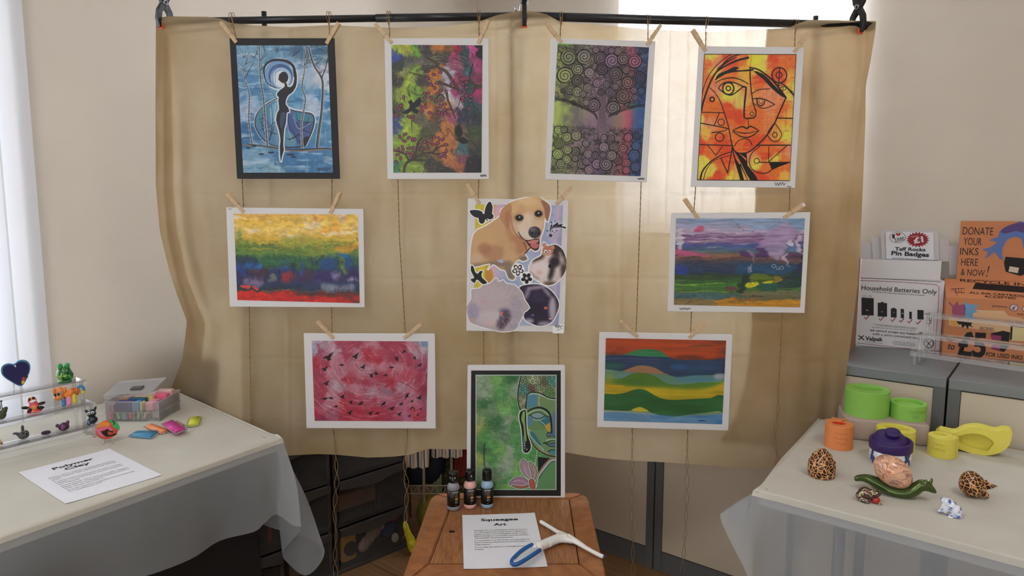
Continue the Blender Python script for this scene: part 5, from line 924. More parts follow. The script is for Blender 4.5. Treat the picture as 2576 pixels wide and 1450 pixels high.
# ---------------------------------------------------------------- twine, boards, paintings, pegs
M_twine = mat('jute_twine', (146, 116, 82), .9, var=.2, vscale=300)
def twine(pts, label, split=None, frayed=False):
    """pts: pixel path from the bar downwards; two strands that twist round each other"""
    P = []
    for i in range(len(pts)-1):
        (x0, y0_), (x1_, y1_) = pts[i], pts[i+1]; n = max(2, int(abs(y1_-y0_)/6))
        for k in range(n): P.append((x0+(x1_-x0)*k/n, y0_+(y1_-y0_)*k/n))
    P.append(pts[-1]); bm = bmesh.new()
    for sg in (-1, 1):
        Q = []
        for i, (x, y) in enumerate(P):
            loose = 0 if split is None else min(1, max(0, (y-split)/120)); ph = y*(.22 if loose < .05 else .070)+(0 if sg > 0 else math.pi)
            am = .0011+.0042*loose*(1+.4*math.sin(y/37)); w = ony(x, y, 2.056)
            drift = .003*math.sin(y/53+x)*loose
            Q.append(w+Vector((am*math.cos(ph)+drift, am*.5*math.sin(ph)-.002*loose, 0)))
        addtube(bm, Q, .00095 if split is None else .0009, 5)
    x, y = pts[0]; c = ony(x, y, YR); rb = .0155
    for dx in (-.0035, .0035):
        ring = [(c.x+dx*(1-.5*(1+math.cos(a))*.0), YR+rb*math.sin(a), c.z+rb*math.cos(a)) for a in np.linspace(-math.pi*.80, math.pi*.9, 20)]
        addtube(bm, [tuple(ony(x, y+22, 2.056))]+ring, .00095, 5)
    if frayed:
        e = ony(*pts[-1], 2.056)
        for k in range(9): addtube(bm, [e, e+Vector((.006*math.sin(k*2.1), -.002, -.012)), e+Vector((.018*math.sin(k*2.1), .003*math.cos(k), -.028-.004*(k % 3)))], .0003, 4)
    o = from_bm('twine_string', bm, M_twine, None, True); return tag(o, label, 'string')
T = twine
T([(584, 46), (588, 70), (596, 105), (609, 452), (613, 530), (627, 775), (631, 1046), (636, 1120)], 'jute string holding the left side of the blue dancer and sunset-striped pictures')
T([(828, 43), (829, 100), (835, 452), (834, 775), (835, 830), (838, 1080), (845, 1130), (846, 1200), (842, 1290), (846, 1448), (848, 1490)], 'jute string right of the blue dancer, twisting loose in front of the drawers', 1085)
T([(978, 42), (981, 105), (1001, 452), (1005, 600), (1020, 840), (1025, 1080), (1020, 1160), (1022, 1270), (1024, 1330)], 'jute string with a frayed end left of the wooden stool', 1070, True)
T([(1205, 40), (1205, 100), (1204, 452), (1203, 510), (1216, 835), (1217, 960)], 'jute string from the blossom picture down to the left side of the pet collage')
T([(1411, 43), (1409, 105), (1403, 455), (1403, 505), (1404, 835), (1406, 960)], 'jute string from the swirl tree picture down to the right side of the pet collage')
T([(1630, 50), (1630, 105), (1613, 460), (1600, 845), (1590, 1082), (1592, 1170), (1590, 1300), (1590, 1450), (1590, 1500)], 'jute string hanging below the wavy hills picture, left of the cabinet seam', 1062)
T([(1776, 52), (1775, 125), (1750, 470), (1745, 540), (1739, 788), (1737, 850), (1730, 1085), (1727, 1200), (1720, 1400), (1718, 1440)], 'jute string right of the cabinet seam, below the orange cubist face picture', 1085)
T([(2001, 60), (1999, 120), (1987, 475), (1985, 540), (1968, 788), (1960, 950), (1950, 1110), (1954, 1172)], 'jute string at the right side of the orange cubist face, ending beside the right table', 960)

def board(label, q, m, th=.004, Y=YB, name='picture_board', cat='picture', group=None):
    c = [ony(x, y, Y) for x, y in q]; ctr = (c[2]+c[3])/2
    t = thing(name, ctr, label, cat, group)
    bm = bmesh.new(); f = [bm.verts.new(p) for p in c]; b = [bm.verts.new(p+Vector((0, th, 0))) for p in c]
    bm.faces.new(f); bm.faces.new(b[::-1])
    for k in range(4): bm.faces.new((f[k], f[(k+1) % 4], b[(k+1) % 4], b[k]))
    bmesh.ops.bevel(bm, geom=bm.edges[:], offset=.0008, segments=1, affect='EDGES')
    from_bm('canvas_panel', bm, m, t); return t
M_board = mat('white_canvas', (226, 226, 228), .7, bump=.15, bscale=700)
M_bboard = mat('black_border', (26, 25, 30), .6, bump=.15, bscale=700)
M_paint = attr_mat('acrylic_paint')
def zq(q, off, s): return [(off[0]+x/s, off[1]+y/s) for x, y in q]
def hang(label, bq, m, R, pq, off, s, mask=None, Y=YB):
    t = board(label, bq, m, Y=Y); paint_mesh('painting', R, [ony(x, y, Y-.0007) for x, y in zq(pq, off, s)], M_paint, t, mask); return t
def scribble(t, pts, w=1.2, off=.0009, Y=YB):
    pl = Plane((0, Y, 0), (1, 0, 0), (0, 0, 1)); bm = bmesh.new()
    line_into(bm, pl, pts, w, off); raw('signature', bm, M_blackp, t)
def sig(x, y, w, h, n): return [(x+w*k/n, y+(h/2 if k % 2 else -h/2)*(1-.4*(k % 3)/2)) for k in range(n+1)]
t1 = hang('painting of a black dancer silhouette under a blue moon, on a black-bordered board', [(577, 96), (841, 96), (855, 450), (596, 450)], M_bboard, paint_dancer(), [(163, 285), (858, 285), (900, 1253), (218, 1253)], (540, 20), 3.0222)
t2 = hang('painting of pink blossom branches and a black bird on dark multicoloured swirls', [(967, 96), (1229, 96), (1230, 451), (975, 451)], M_board, paint_blossom(), [(195, 280), (888, 284), (880, 1253), (210, 1253)], (920, 20), 3.0222)
scribble(t2, sig(1208, 442, 16, 6, 9))
t3 = hang('painting of a tree made of black spirals on green to purple stripes', [(1386, 96), (1649, 104), (1627, 459), (1372, 452)], M_board, paint_tree(), [(190, 270), (885, 300), (820, 1280), (135, 1258)], (1340, 20), 3.0222)
scribble(t3, sig(1604, 450, 17, 5, 9))
t4 = hang('orange and yellow painting of a cubist face in thick black lines', [(1758, 116), (2023, 119), (2000, 473), (1738, 470)], M_board, paint_face(), [(220, 325), (937, 328), (885, 1313), (165, 1307)], (1700, 30), 3.084)
scribble(t4, sig(1949, 463, 26, 9, 8)); scribble(t4, sig(1980, 470, 10, 4, 4))
t5 = hang('abstract landscape-format painting running from yellow through green and blue to red', [(569, 522), (914, 526), (917, 774), (578, 772)], M_board, paint_rainbow(), [(193, 315), (1448, 322), (1470, 1222), (230, 1190)], (540, 460), 4.0286)
scribble(t5, sig(575, 526, 8, 3, 4), .8)
Rp, mk = paint_pets()
t6 = board('collage of a golden dog and three guinea pigs with black stencils', [(1177, 499.5), (1430, 504), (1420, 836), (1173, 833)], M_board)
paint_mesh('collage', Rp, [ony(x, y, YB-.0009) for x, y in zq([(98, 120), (1012, 137), (978, 1375), (83, 1365)], (1150, 460), 3.624)], M_paint, t6, mk)
t7 = hang('abstract painting of purple sky above blue, green and orange bands', [(1689, 536), (2039, 534), (2024, 788), (1680, 784)], M_board, paint_landscape(), [(258, 297), (1642, 297), (1590, 1252), (235, 1225)], (1640, 480), 4.2636)
scribble(t7, sig(1709, 777, 28, 6, 12), 1)
t8 = hang('pink and red swirled painting covered with small black birds', [(764, 839), (1094, 840), (1096, 1079), (771, 1078)], M_board, paint_birds(), [(200, 352), (1525, 360), (1508, 1273), (233, 1265)], (740, 780), 4.5316)
t9 = hang('painting of wavy orange, blue, green and yellow hills in bands', [(1508, 836), (1843, 842), (1832, 1084), (1502, 1075)], M_board, paint_hills(), [(200, 322), (1572, 350), (1525, 1305), (175, 1265)], (1480, 780), 4.5308)

M_peg = wood_mat('peg_wood', (202, 172, 134), (222, 196, 160), (10, 10, 60), .6)
def peg_proto():
    r = thing('clothes_peg', (0, 0, 0), 'wooden clothes peg', 'clothes peg', 'wooden pegs holding the pictures')
    for sg in (-1, 1):
        prof = [(sg*.0021, -.0375), (sg*.0052, -.0372), (sg*.0068, -.008), (sg*.0062, -.004), (sg*.0095, .0375), (sg*.0050, .0375), (sg*.0012, .002)]
        bm = bmesh.new(); addprism(bm, prof if sg > 0 else prof[::-1], YZ, -.0052, .0052); bmesh.ops.bevel(bm, geom=bm.edges[:], offset=.0006, segments=1, affect='EDGES'); from_bm('peg_prong', bm, M_peg, r)
    bm = bmesh.new(); addtube(bm, [(x, .0022*math.cos(k*.9), -.006+.0022*math.sin(k*.9)) for k, x in enumerate(np.linspace(-.0062, .0062, 36))], .0005, 5)
    for sg in (-1, 1): addtube(bm, [(sg*.0062, 0, -.006), (sg*.0058, -.0076, -.0062), (0, -.0078, -.0066)], .0005, 5); addtube(bm, [(sg*.0062, 0, -.006), (sg*.0058, .0076, -.0062), (0, .0078, -.0066)], .0005, 5)
    from_bm('peg_spring', bm, mat('chrome', (200, 200, 205), .2, 1), r, True); return r
def dup(root, label=None):
    r = root.copy(); C.objects.link(r)
    if label: r['label'] = label
    for ch in list(root.children): c_ = ch.copy(); C.objects.link(c_); c_.parent = r
    return r
pegs = [((557, 57), (596, 108), 'upper left corner of the black-bordered dancer'), ((853, 58), (822, 111), 'upper right corner of the black-bordered dancer'), ((945, 61), (986, 109), 'upper left corner of the blossom painting'), ((1228, 53), (1203, 110), 'upper right corner of the blossom painting'),
        ((1375, 60), (1412, 107), 'upper left corner of the spiral tree painting'), ((1661.6, 63.7), (1627, 114), 'upper right corner of the spiral tree painting'), ((1742, 75), (1774.6, 129), 'upper left corner of the orange cubist face'), ((2035.6, 80), (1996, 131), 'upper right corner of the orange cubist face'),
        ((572, 488), (614, 534), 'upper left corner of the yellow to red abstract'), ((855.7, 484), (831, 537.5), 'upper right corner of the yellow to red abstract'), ((1175, 463), (1206, 512), 'upper left corner of the pet collage'), ((1438, 471.6), (1398, 514), 'upper right corner of the pet collage'),
        ((1722, 500.6), (1755.4, 550), 'upper left corner of the purple sky painting'), ((2021, 514), (1969.5, 548), 'white-tipped, at the upper right corner of the purple sky painting'), ((799, 808), (839.7, 851), 'upper left corner of the pink bird painting'), ((1059.5, 815), (1015.4, 851), 'upper right corner of the pink bird painting'),
        ((1562, 808), (1604, 848), 'upper left corner of the wavy hills painting'), ((1775.8, 811), (1731.6, 849.5), 'upper right corner of the wavy hills painting')]
pg = peg_proto()
for i, (a, b, lb) in enumerate(pegs):
    o = pg if i == 0 else dup(pg)
    o['label'] = 'wooden clothes peg, '+lb if lb.startswith('white') else 'wooden clothes peg at the '+lb
    A, B = ony(*a, YB+.002), ony(*b, YB+.002); d = A-B; o.location = (A+B)/2; o.rotation_euler = (0, math.atan2(d.x, d.z), 0); o.scale = (1, 1, d.length/.075)
    if 'white' in lb:
        ch = from_bm('paint_tip', box((-.0055, -.0101, .030), (.0055, -.0086, .0377), None, .0004), mat('white_paint', (232, 232, 236), .6), None); ch.parent = o; 
# ---------------------------------------------------------------- tables under thin white cloths
M_tcloth = sheer_mat('white_table_cloth', (212, 210, 200), .0, .12, (204, 201, 190), 6)
M_skirt = sheer_mat('shaded_skirt_cloth', (196, 201, 206), .46, .30, (190, 196, 200), 5)  # same white cloth as the top, with shade greyed into its colour
def cat2(P, k):
    return [Vector(p) for p in catmull([tuple(p) for p in P], k)]
def cloth_over(name, label, TQ, cols, k=5, top=True, parent=None):
    """TQ: four corners of the flat top; cols: hanging columns, each a list of points from the table edge down"""
    V = []; F = []
    if top:
        nx, ny = 60, 60; A, B, Cc, D = TQ
        for j in range(ny+1):
            for i in range(nx+1):
                u, v = i/nx, j/ny; p = (A*(1-u)+B*u)*(1-v)+(D*(1-u)+Cc*u)*v; e = min(u, v, 1-u, 1-v)
                V.append(p+Vector((0, 0, (.0010*nz(p.x*14, p.y*9, 3)+.0007*nz(p.x*40, p.y*30, 4))*min(1, e*20))))
        for j in range(ny):
            for i in range(nx): q = j*(nx+1)+i; F.append((q, q+1, q+nx+2, q+nx+1))
    m = len(cols[0]); rows = []
    for r in range(m): rows.append(cat2([c[r] for c in cols], k))
    n = len(rows[0]); K = 6; base = len(V); grid = []
    for i in range(n): grid.append(cat2([rows[r][i] for r in range(m)], K))
    L = len(grid[0])
    for gcol in grid: V += gcol
    for i in range(n-1):
        for j in range(L-1): q = base+i*L+j; F.append((q, q+1, q+L+1, q+L))
    me = bpy.data.meshes.new(name); me.from_pydata([tuple(v) for v in V], [], F)
    me.materials.append(M_tcloth); me.materials.append(M_skirt)
    nt_ = 3600 if top else 0
    mi = [0]*nt_+[0 if j < 3*K else 1 for i in range(n-1) for j in range(L-1)]; me.polygons.foreach_set('material_index', mi)
    o = mesh_obj(name, me, None, parent, True)
    if label: tag(o, label, 'tablecloth')
    return o
ZT = .73
def col(top, out, bot, bul=.012):
    """top point on the table edge, outward direction, bottom point: rounded edge then a hang"""
    o = Vector(out)*1.0; a0 = top-o*.03; a = top-o*.012; b = top+Vector((0, 0, -.0022))-o*.001; c = top+o*.004+Vector((0, 0, -.014)); m = (c+bot)/2+o*bul
    return [a0, a, b, c, m, bot]
def outn(d, away):      # horizontal normal of direction d pointing away from a point
    n = Vector((d.y, -d.x, 0)).normalized(); return n if n.dot(away) > 0 else -n
# left table
CL = Vector((-.658, 1.878, ZT)); fL = Vector((-.526, -.85, 0)).normalized(); bL = Vector((-.736, .677, 0)).normalized()
kL = .03/abs(fL.cross(bL).z); FL_, BL_ = CL+fL*1.35, CL+bL*.80; GL = FL_+bL*.80
nf = outn(fL, -(BL_-CL)); nb = outn(bL, -(FL_-CL)); nc = (nf+nb).normalized()
plF = Plane(CL+nf*.012, fL, UP)
cols = []
for (px, py), sc_ in (((-520, 1760), 0), ((-250, 1640), 0), ((0, 1545), 0), ((180, 1495), 0), ((350, 1452), 0), ((480, 1408), 0), ((560, 1365), 0), ((633, 1337), 0), ((655, 1316), 0), ((681, 1294), 0)):
    p = plF.w((px, py)); t = (p-CL).dot(fL); p += nf*.014*math.sin(t*21); cols.append(col(CL+fL*max(.03, t), nf, p, .006+.004*math.sin(t*13)))
def bp(px, py, Y): return ony(px, py, Y)
cols.append(col(CL+fL*.020, nf, bp(700, 1297, 1.83)))
cols.append(col(CL+fL*.010+nc*.003, nf, bp(713, 1305, 1.82)))
cols.append(col(CL+nc*.006, nc, bp(737, 1323, 1.80), .01))
cols.append(col(CL+bL*.006+nc*.006, nc, bp(759, 1330, 1.80), .012))
cols.append(col(CL+bL*.010+nc*.005, nc, bp(735, 1360, 1.86), .004))
cols.append(col(CL+bL*.014+nc*.004, nc, bp(712, 1390, 1.92), -.01))
cols.append(col(CL+bL*.018+nc*.003, nc, bp(718, 1411, 1.95), -.01))
cols.append(col(CL+bL*.024+nb*.003, nb, bp(768, 1449, 1.93), .0))
cols.append(col(CL+bL*.032+nb*.002, nb, bp(812, 1407, 1.95), .018))
cols.append(col(CL+bL*.06, nb, bp(800, 1365, 2.02), .01))
for t in (.12, .25, .4, .55, .72): cols.append(col(CL+bL*t, nb, CL+bL*t+nb*(.006+.008*math.sin(t*30))+Vector((0, 0, -.30)), .004))
o = cloth_over('table_cloth', 'thin white tablecloth on the left table, its corner drooping in folds', [CL+fL*kL+bL*kL, FL_+bL*kL, GL, BL_+fL*kL], cols)
M_tabletop = mat('white_laminate', (214, 212, 205), .5); M_leg = mat('grey_steel', (110, 112, 115), .4, .6)
def table(label, Cn, d1, d2, l1, l2):
    X, Y_ = d1.normalized(), d2.normalized(); ctr = Cn+X*l1/2+Y_*l2/2; t = thing('folding_table', Vector((ctr.x, ctr.y, 0)), label, 'table')
    bm = bmesh.new(); P = [Cn, Cn+X*l1, Cn+X*l1+Y_*l2, Cn+Y_*l2]; c = sum(P, Vector())/4
    P = [c+(p-c)*.985 for p in P]
    a = [bm.verts.new((p.x, p.y, ZT-.006)) for p in P]; b = [bm.verts.new((p.x, p.y, ZT-.036)) for p in P]; bm.faces.new(a); bm.faces.new(b[::-1])
    for k in range(4): bm.faces.new((a[k], a[(k+1) % 4], b[(k+1) % 4], b[k]))
    from_bm('tabletop', bm, M_tabletop, t)
    for q in (Cn+X*.14+Y_*.27, Cn+X*(l1-.14)+Y_*.27, Cn+X*.14+Y_*(l2-.1), Cn+X*(l1-.14)+Y_*(l2-.1)):
        from_bm('leg', tube([(q.x, q.y, ZT-.036), (q.x, q.y, 0)], .014, 12), M_leg, t, True)
table('white folding table under the left tablecloth', CL, fL, bL, 1.35, .80)
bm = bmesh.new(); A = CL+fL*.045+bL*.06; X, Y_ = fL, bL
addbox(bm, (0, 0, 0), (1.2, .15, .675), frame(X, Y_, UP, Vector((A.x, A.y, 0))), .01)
o = from_bm('shade_block', bm, mat('shade_black', (14, 13, 13), .8)); tag(o, 'black block added to darken the space under the left table', 'shade block')  # added block, its black stands in for the gloom under the table
# right table
CR = Vector((.565, 1.522, ZT)); fR = Vector((.768, -.64, 0)).normalized(); bR = Vector((.588, .809, 0)).normalized()
LR = .715
kR = .03/abs(fR.cross(bR).z); FR_, BR_ = CR+fR*1.3, CR+bR*LR; GR = BR_+fR*1.3
mf = outn(fR, -(BR_-CR)); mb = outn(bR, -(FR_-CR)); mc = (mf+mb).normalized()
cols = []
for t in (.66, .5, .35, .22): cols.append(col(CR+bR*t, mb, CR+bR*t+mb*(.006+.008*math.sin(t*28))+Vector((0, 0, -.38)), .004))
cols.append(col(CR+bR*.10, mb, CR+bR*.10+mb*.03+Vector((0, 0, -.20)), .01))
cols.append(col(CR+bR*.045, mb, bp(1821, 1298, 1.56), .004))
cols.append(col(CR+bR*.020+mb*.002, mb, bp(1814, 1310, 1.53), .0))
cols.append(col(CR+bR*.012+mb*.003, mc, bp(1836, 1360, 1.50), .0))
cols.append(col(CR+mc*.004, mc, bp(1866, 1418, 1.47), .0))
cols.append(col(CR+fR*.010+mc*.003, mc, bp(1892, 1475, 1.45), .004))
cols.append(col(CR+fR*.022+mf*.002, mf, bp(1903, 1490, 1.47), .006))
for t in (.05, .10, .18, .3, .45, .6, .8, 1.0, 1.25): cols.append(col(CR+fR*t, mf, CR+fR*t+mf*(.010+.012*math.sin(t*17+1))+Vector((0, 0, -.36-.03*math.sin(t*5))), .006))
cloth_over('table_cloth', 'thin white tablecloth on the right table with a pointed hanging corner', [CR+fR*kR+bR*kR, FR_+bR*kR, GR, BR_+fR*kR], cols)
table('white folding table under the right tablecloth', CR, fR, bR, 1.3, LR)

# ---------------------------------------------------------------- wooden stool table
ZS = .495
M_wood = wood_mat('stool_wood_frame', (136, 84, 46), (170, 114, 70), (5, 5, 5), .38)
M_plank = wood_mat('stool_wood_plank', (126, 80, 46), (168, 116, 74), (34, 3.2, 8), .40)
so = [onz(x, y, ZS) for x, y in ((1088, 1240), (1476, 1240), (1530, 1472), (1006, 1472))]
sn = [onz(x, y, ZS) for x, y in ((1140, 1256), (1433, 1256), (1458, 1419), (1078, 1419))]
ctr = sum(so, Vector())/4
st_ = thing('stool_table', Vector((ctr.x, ctr.y, 0)), 'low wooden stool table with rounded corners holding the green canvas', 'stool')
def rounded(P, r, n=6):
    out = []
    for i in range(len(P)):
        a, b, c = P[i-1], P[i], P[(i+1) % len(P)]; u = (a-b).normalized(); v = (c-b).normalized(); p0, p2 = b+u*r, b+v*r
        for k in range(n+1): t = k/n; out.append(p0*(1-t)**2+b*2*t*(1-t)+p2*t*t)
    return out
sr = rounded(so, .055); th = .028
def slab(poly, z0, z1, bev=.003):
    bm = bmesh.new(); a = [bm.verts.new((p.x, p.y, z0)) for p in poly]; b = [bm.verts.new((p.x, p.y, z1)) for p in poly]; n = len(poly)
    bm.faces.new(a[::-1]); f = bm.faces.new(b)
    for k in range(n): bm.faces.new((a[k], a[(k+1) % n], b[(k+1) % n], b[k]))
    bmesh.ops.recalc_face_normals(bm, faces=bm.faces[:])
    if bev: bmesh.ops.bevel(bm, geom=[e for e in bm.edges if abs(e.verts[0].co.z-e.verts[1].co.z) < 1e-6 and e.verts[0].co.z > (z0+z1)/2], offset=bev, segments=2, affect='EDGES')
    return bm
n7 = 7      # vertices per rounded corner; corner i spans sr[7i .. 7i+6]
for i in range(4):
    j = (i+1) % 4; mi, mj = 7*i+3, 7*j+3
    edge = sr[mi:7*i+7]+[p for p in sr[7*j:7*j+4]]
    g_ = .0008; d = (so[j]-so[i]).normalized()
    poly = [p for p in edge]+[sn[j], sn[i]]
    cc = sum(poly, Vector())/len(poly); poly = [p+(cc-p)*.003 for p in poly]
    from_bm('frame_board', slab(poly, ZS-th, ZS), M_wood, st_)
ic = sum(sn, Vector())/4; pin = [p+(ic-p).normalized()*.004 for p in sn]
npl = 4
for k in range(npl):
    u0, u1 = k/npl+(.0004 if k else 0), (k+1)/npl-.0004
    poly = [pin[0].lerp(pin[1], u0), pin[0].lerp(pin[1], u1), pin[3].lerp(pin[2], u1), pin[3].lerp(pin[2], u0)]
    from_bm('plank', slab(poly, ZS-.02, ZS-.0004, .0004), M_plank, st_)
kn = onz(1137, 1338, ZS); from_bm('knot_hole', lathe([(0, -.0003), (.006, -.0003), (.006, .0002), (0, .0002)], Matrix.Translation(kn), 14, 1.5, 1), M_blackp, st_)
for i in range(4):
    p = so[i]+(ctr-so[i])*.16; q = so[i]+(ctr-so[i])*.10
    from_bm('leg', tube([(p.x, p.y, ZS-th), (q.x, q.y, 0)], [.021, .017], 12), M_wood, st_, True)
pp = [so[i]+(ctr-so[i])*.17 for i in range(4)]
for i in range(4):
    a, b = pp[i], pp[(i+1) % 4]; X = (b-a).normalized(); from_bm('apron', box((0, -.009, ZS-.085), ((b-a).length, .009, ZS-th), frame(X, UP.cross(X), UP, Vector((a.x, a.y, 0))), .001), M_wood, st_)
# green canvas leaning at the back of the stool
Rb = paint_buddha(); zc = ZS
def lean(px, py):       # plane of the leaning canvas front
    return onpl(px, py, onz(1300, 1253, ZS), Vector((0, -1, .045)).normalized())
jq = [(1176, 921), (1421.5, 921), (1421.5, 1253.5), (1173.5, 1253.5)]
c4 = [lean(*p) for p in jq]; cv = thing('standing_canvas', (c4[2]+c4[3])/2, 'green canvas with half a serene face and pink lotus, standing on the wooden stool', 'picture')
bm = bmesh.new(); f = [bm.verts.new(p) for p in c4]; b = [bm.verts.new(p+Vector((0, .016, .0007))) for p in c4]
bm.faces.new(f); bm.faces.new(b[::-1])
for k in range(4): bm.faces.new((f[k], f[(k+1) % 4], b[(k+1) % 4], b[k]))
bmesh.ops.bevel(bm, geom=bm.edges[:], offset=.002, segments=2, affect='EDGES'); from_bm('stretched_canvas', bm, M_board, cv)
paint_mesh('painting', Rb, [lean(*p)+Vector((0, -.0008, 0)) for p in zq([(128, 118), (945, 118), (945, 1262), (122, 1262)], (1150, 900), 3.6258)], M_paint, cv)
# paper notices
M_paper = mat('white_paper', (226, 228, 236), .75); M_ink = mat('black_print', (24, 24, 28), .6)
def notice(label, q, z, title, tl, bodies, name='paper_notice'):
    c = [onz(x, y, z) for x, y in q]; t = thing(name, sum(c, Vector())/4, label, 'paper')
    bm = bmesh.new(); n = 12; V = [[None]*(n+1) for _ in range(n+1)]
    for j in range(n+1):
        for i in range(n+1):
            u, v = i/n, j/n; p = (c[0]*(1-u)+c[1]*u)*(1-v)+(c[3]*(1-u)+c[2]*u)*v
            lift = .0035*max(0, abs(u-.5)*2-.75)*4*max(0, abs(v-.5)*2-.7)
            V[j][i] = bm.verts.new(p+Vector((0, 0, .0011+lift)))
    for j in range(n):
        for i in range(n): bm.faces.new((V[j][i], V[j+1][i], V[j+1][i+1], V[j][i+1]))
    from_bm('sheet', bm, M_paper, t)
    X = ((c[1]-c[0])+(c[2]-c[3])).normalized(); Dn = ((c[3]-c[0])+(c[2]-c[1])).normalized(); W = (c[1]-c[0]).length; Hh = (c[3]-c[0]).length; Yv = UP.cross(X); Yv = Yv if Yv.dot(Dn) < 0 else -Yv
    Z = Vector((0, 0, .0018))
    for s_, v, h, wd, bold in title:
        bm = bmesh.new()
        me = text_mesh(s_, bold, 'CENTER'); xs = [q_.co.x for q_ in me.vertices]; w0 = max(xs)-min(xs); me.transform(frame(X*(wd*W/w0), Yv*(h/.72), UP, c[0]+X*W*.5+Dn*v+Z)); bm.from_mesh(me); raw('title_line', bm, M_ink, t)
    for s_, v, h, full in bodies:
        bm = bmesh.new(); me = text_mesh(s_, .012, 'LEFT'); xs = [q_.co.x for q_ in me.vertices]; w0 = max(xs)-min(xs)
        me.transform(Matrix.Translation((-min(xs), 0, 0))); me.transform(frame(X*((full*W)/w0), Yv*(h/.72), UP, c[0]+X*W*.15+Dn*v+Z)); bm.from_mesh(me); raw('text_line', bm, M_ink, t)
    return t
notice('white paper notice headed Squeegee Art lying on the wooden stool', [(1163, 1298), (1345, 1292), (1377.5, 1428), (1166.5, 1434)], ZS, [('Squeegee', .042, .015, .50, .025), ('Art', .072, .015, .17, .025)], 0,
       [('Squeegee Art is a contemporary, abstract "process', 0.100, .0044, .70), ('art" technique where acrylic paint is applied to a', 0.111, .0044, .70), ('canvas or paper and manipulated using a rubber-', 0.122, .0044, .70), ('bladed squeegee to create bold, textured, and often', 0.133, .0044, .70), ('unpredictable, vibrant compositions.', 0.144, .0044, .50), ('It is accessible to all skill levels, allowing artists to', 0.158, .0044, .70), ('blend colours by pulling them across the surface in a', 0.169, .0044, .70), ('single motion.', 0.180, .0044, .2), ('It can also be used as a background for', 0.194, .0044, .66), ('artwork.', 0.205, .0044, .11)])
notice('white paper notice headed Polymer Clay lying at the front of the left table', [(45.6, 1191), (275.6, 1130.6), (407.6, 1197.4), (164.7, 1270)], ZT, [('Polymer', .050, .0165, .44, .025), ('Clay', .076, .0165, .27, .025)], 0,
       [('Polymer clay is a synthetic modelling clay made from', 0.1040, .0044, .70), ('a plastic polymer base called polyvinyl chloride', 0.1155, .0044, .70), ('(PVC).', 0.1270, .0044, .09), ('It can be used in an assortment of crafts, including', 0.1420, .0044, .70), ('jewellery, home decoration, pottery, miniatures', 0.1535, .0044, .70), ('and sculptures.', 0.1650, .0044, .22), ('Because polymer clay is ready, it is a highly malleable', 0.1800, .0044, .70), ('plastic that can be shaped and reshaped numerous', 0.1915, .0044, .70), ('times without deformation.', 0.2030, .0044, .40), ('Once the artwork is completed, it can be baked hard', 0.2180, .0044, .70), ('in a conventional oven.', 0.2295, .0044, .34)])
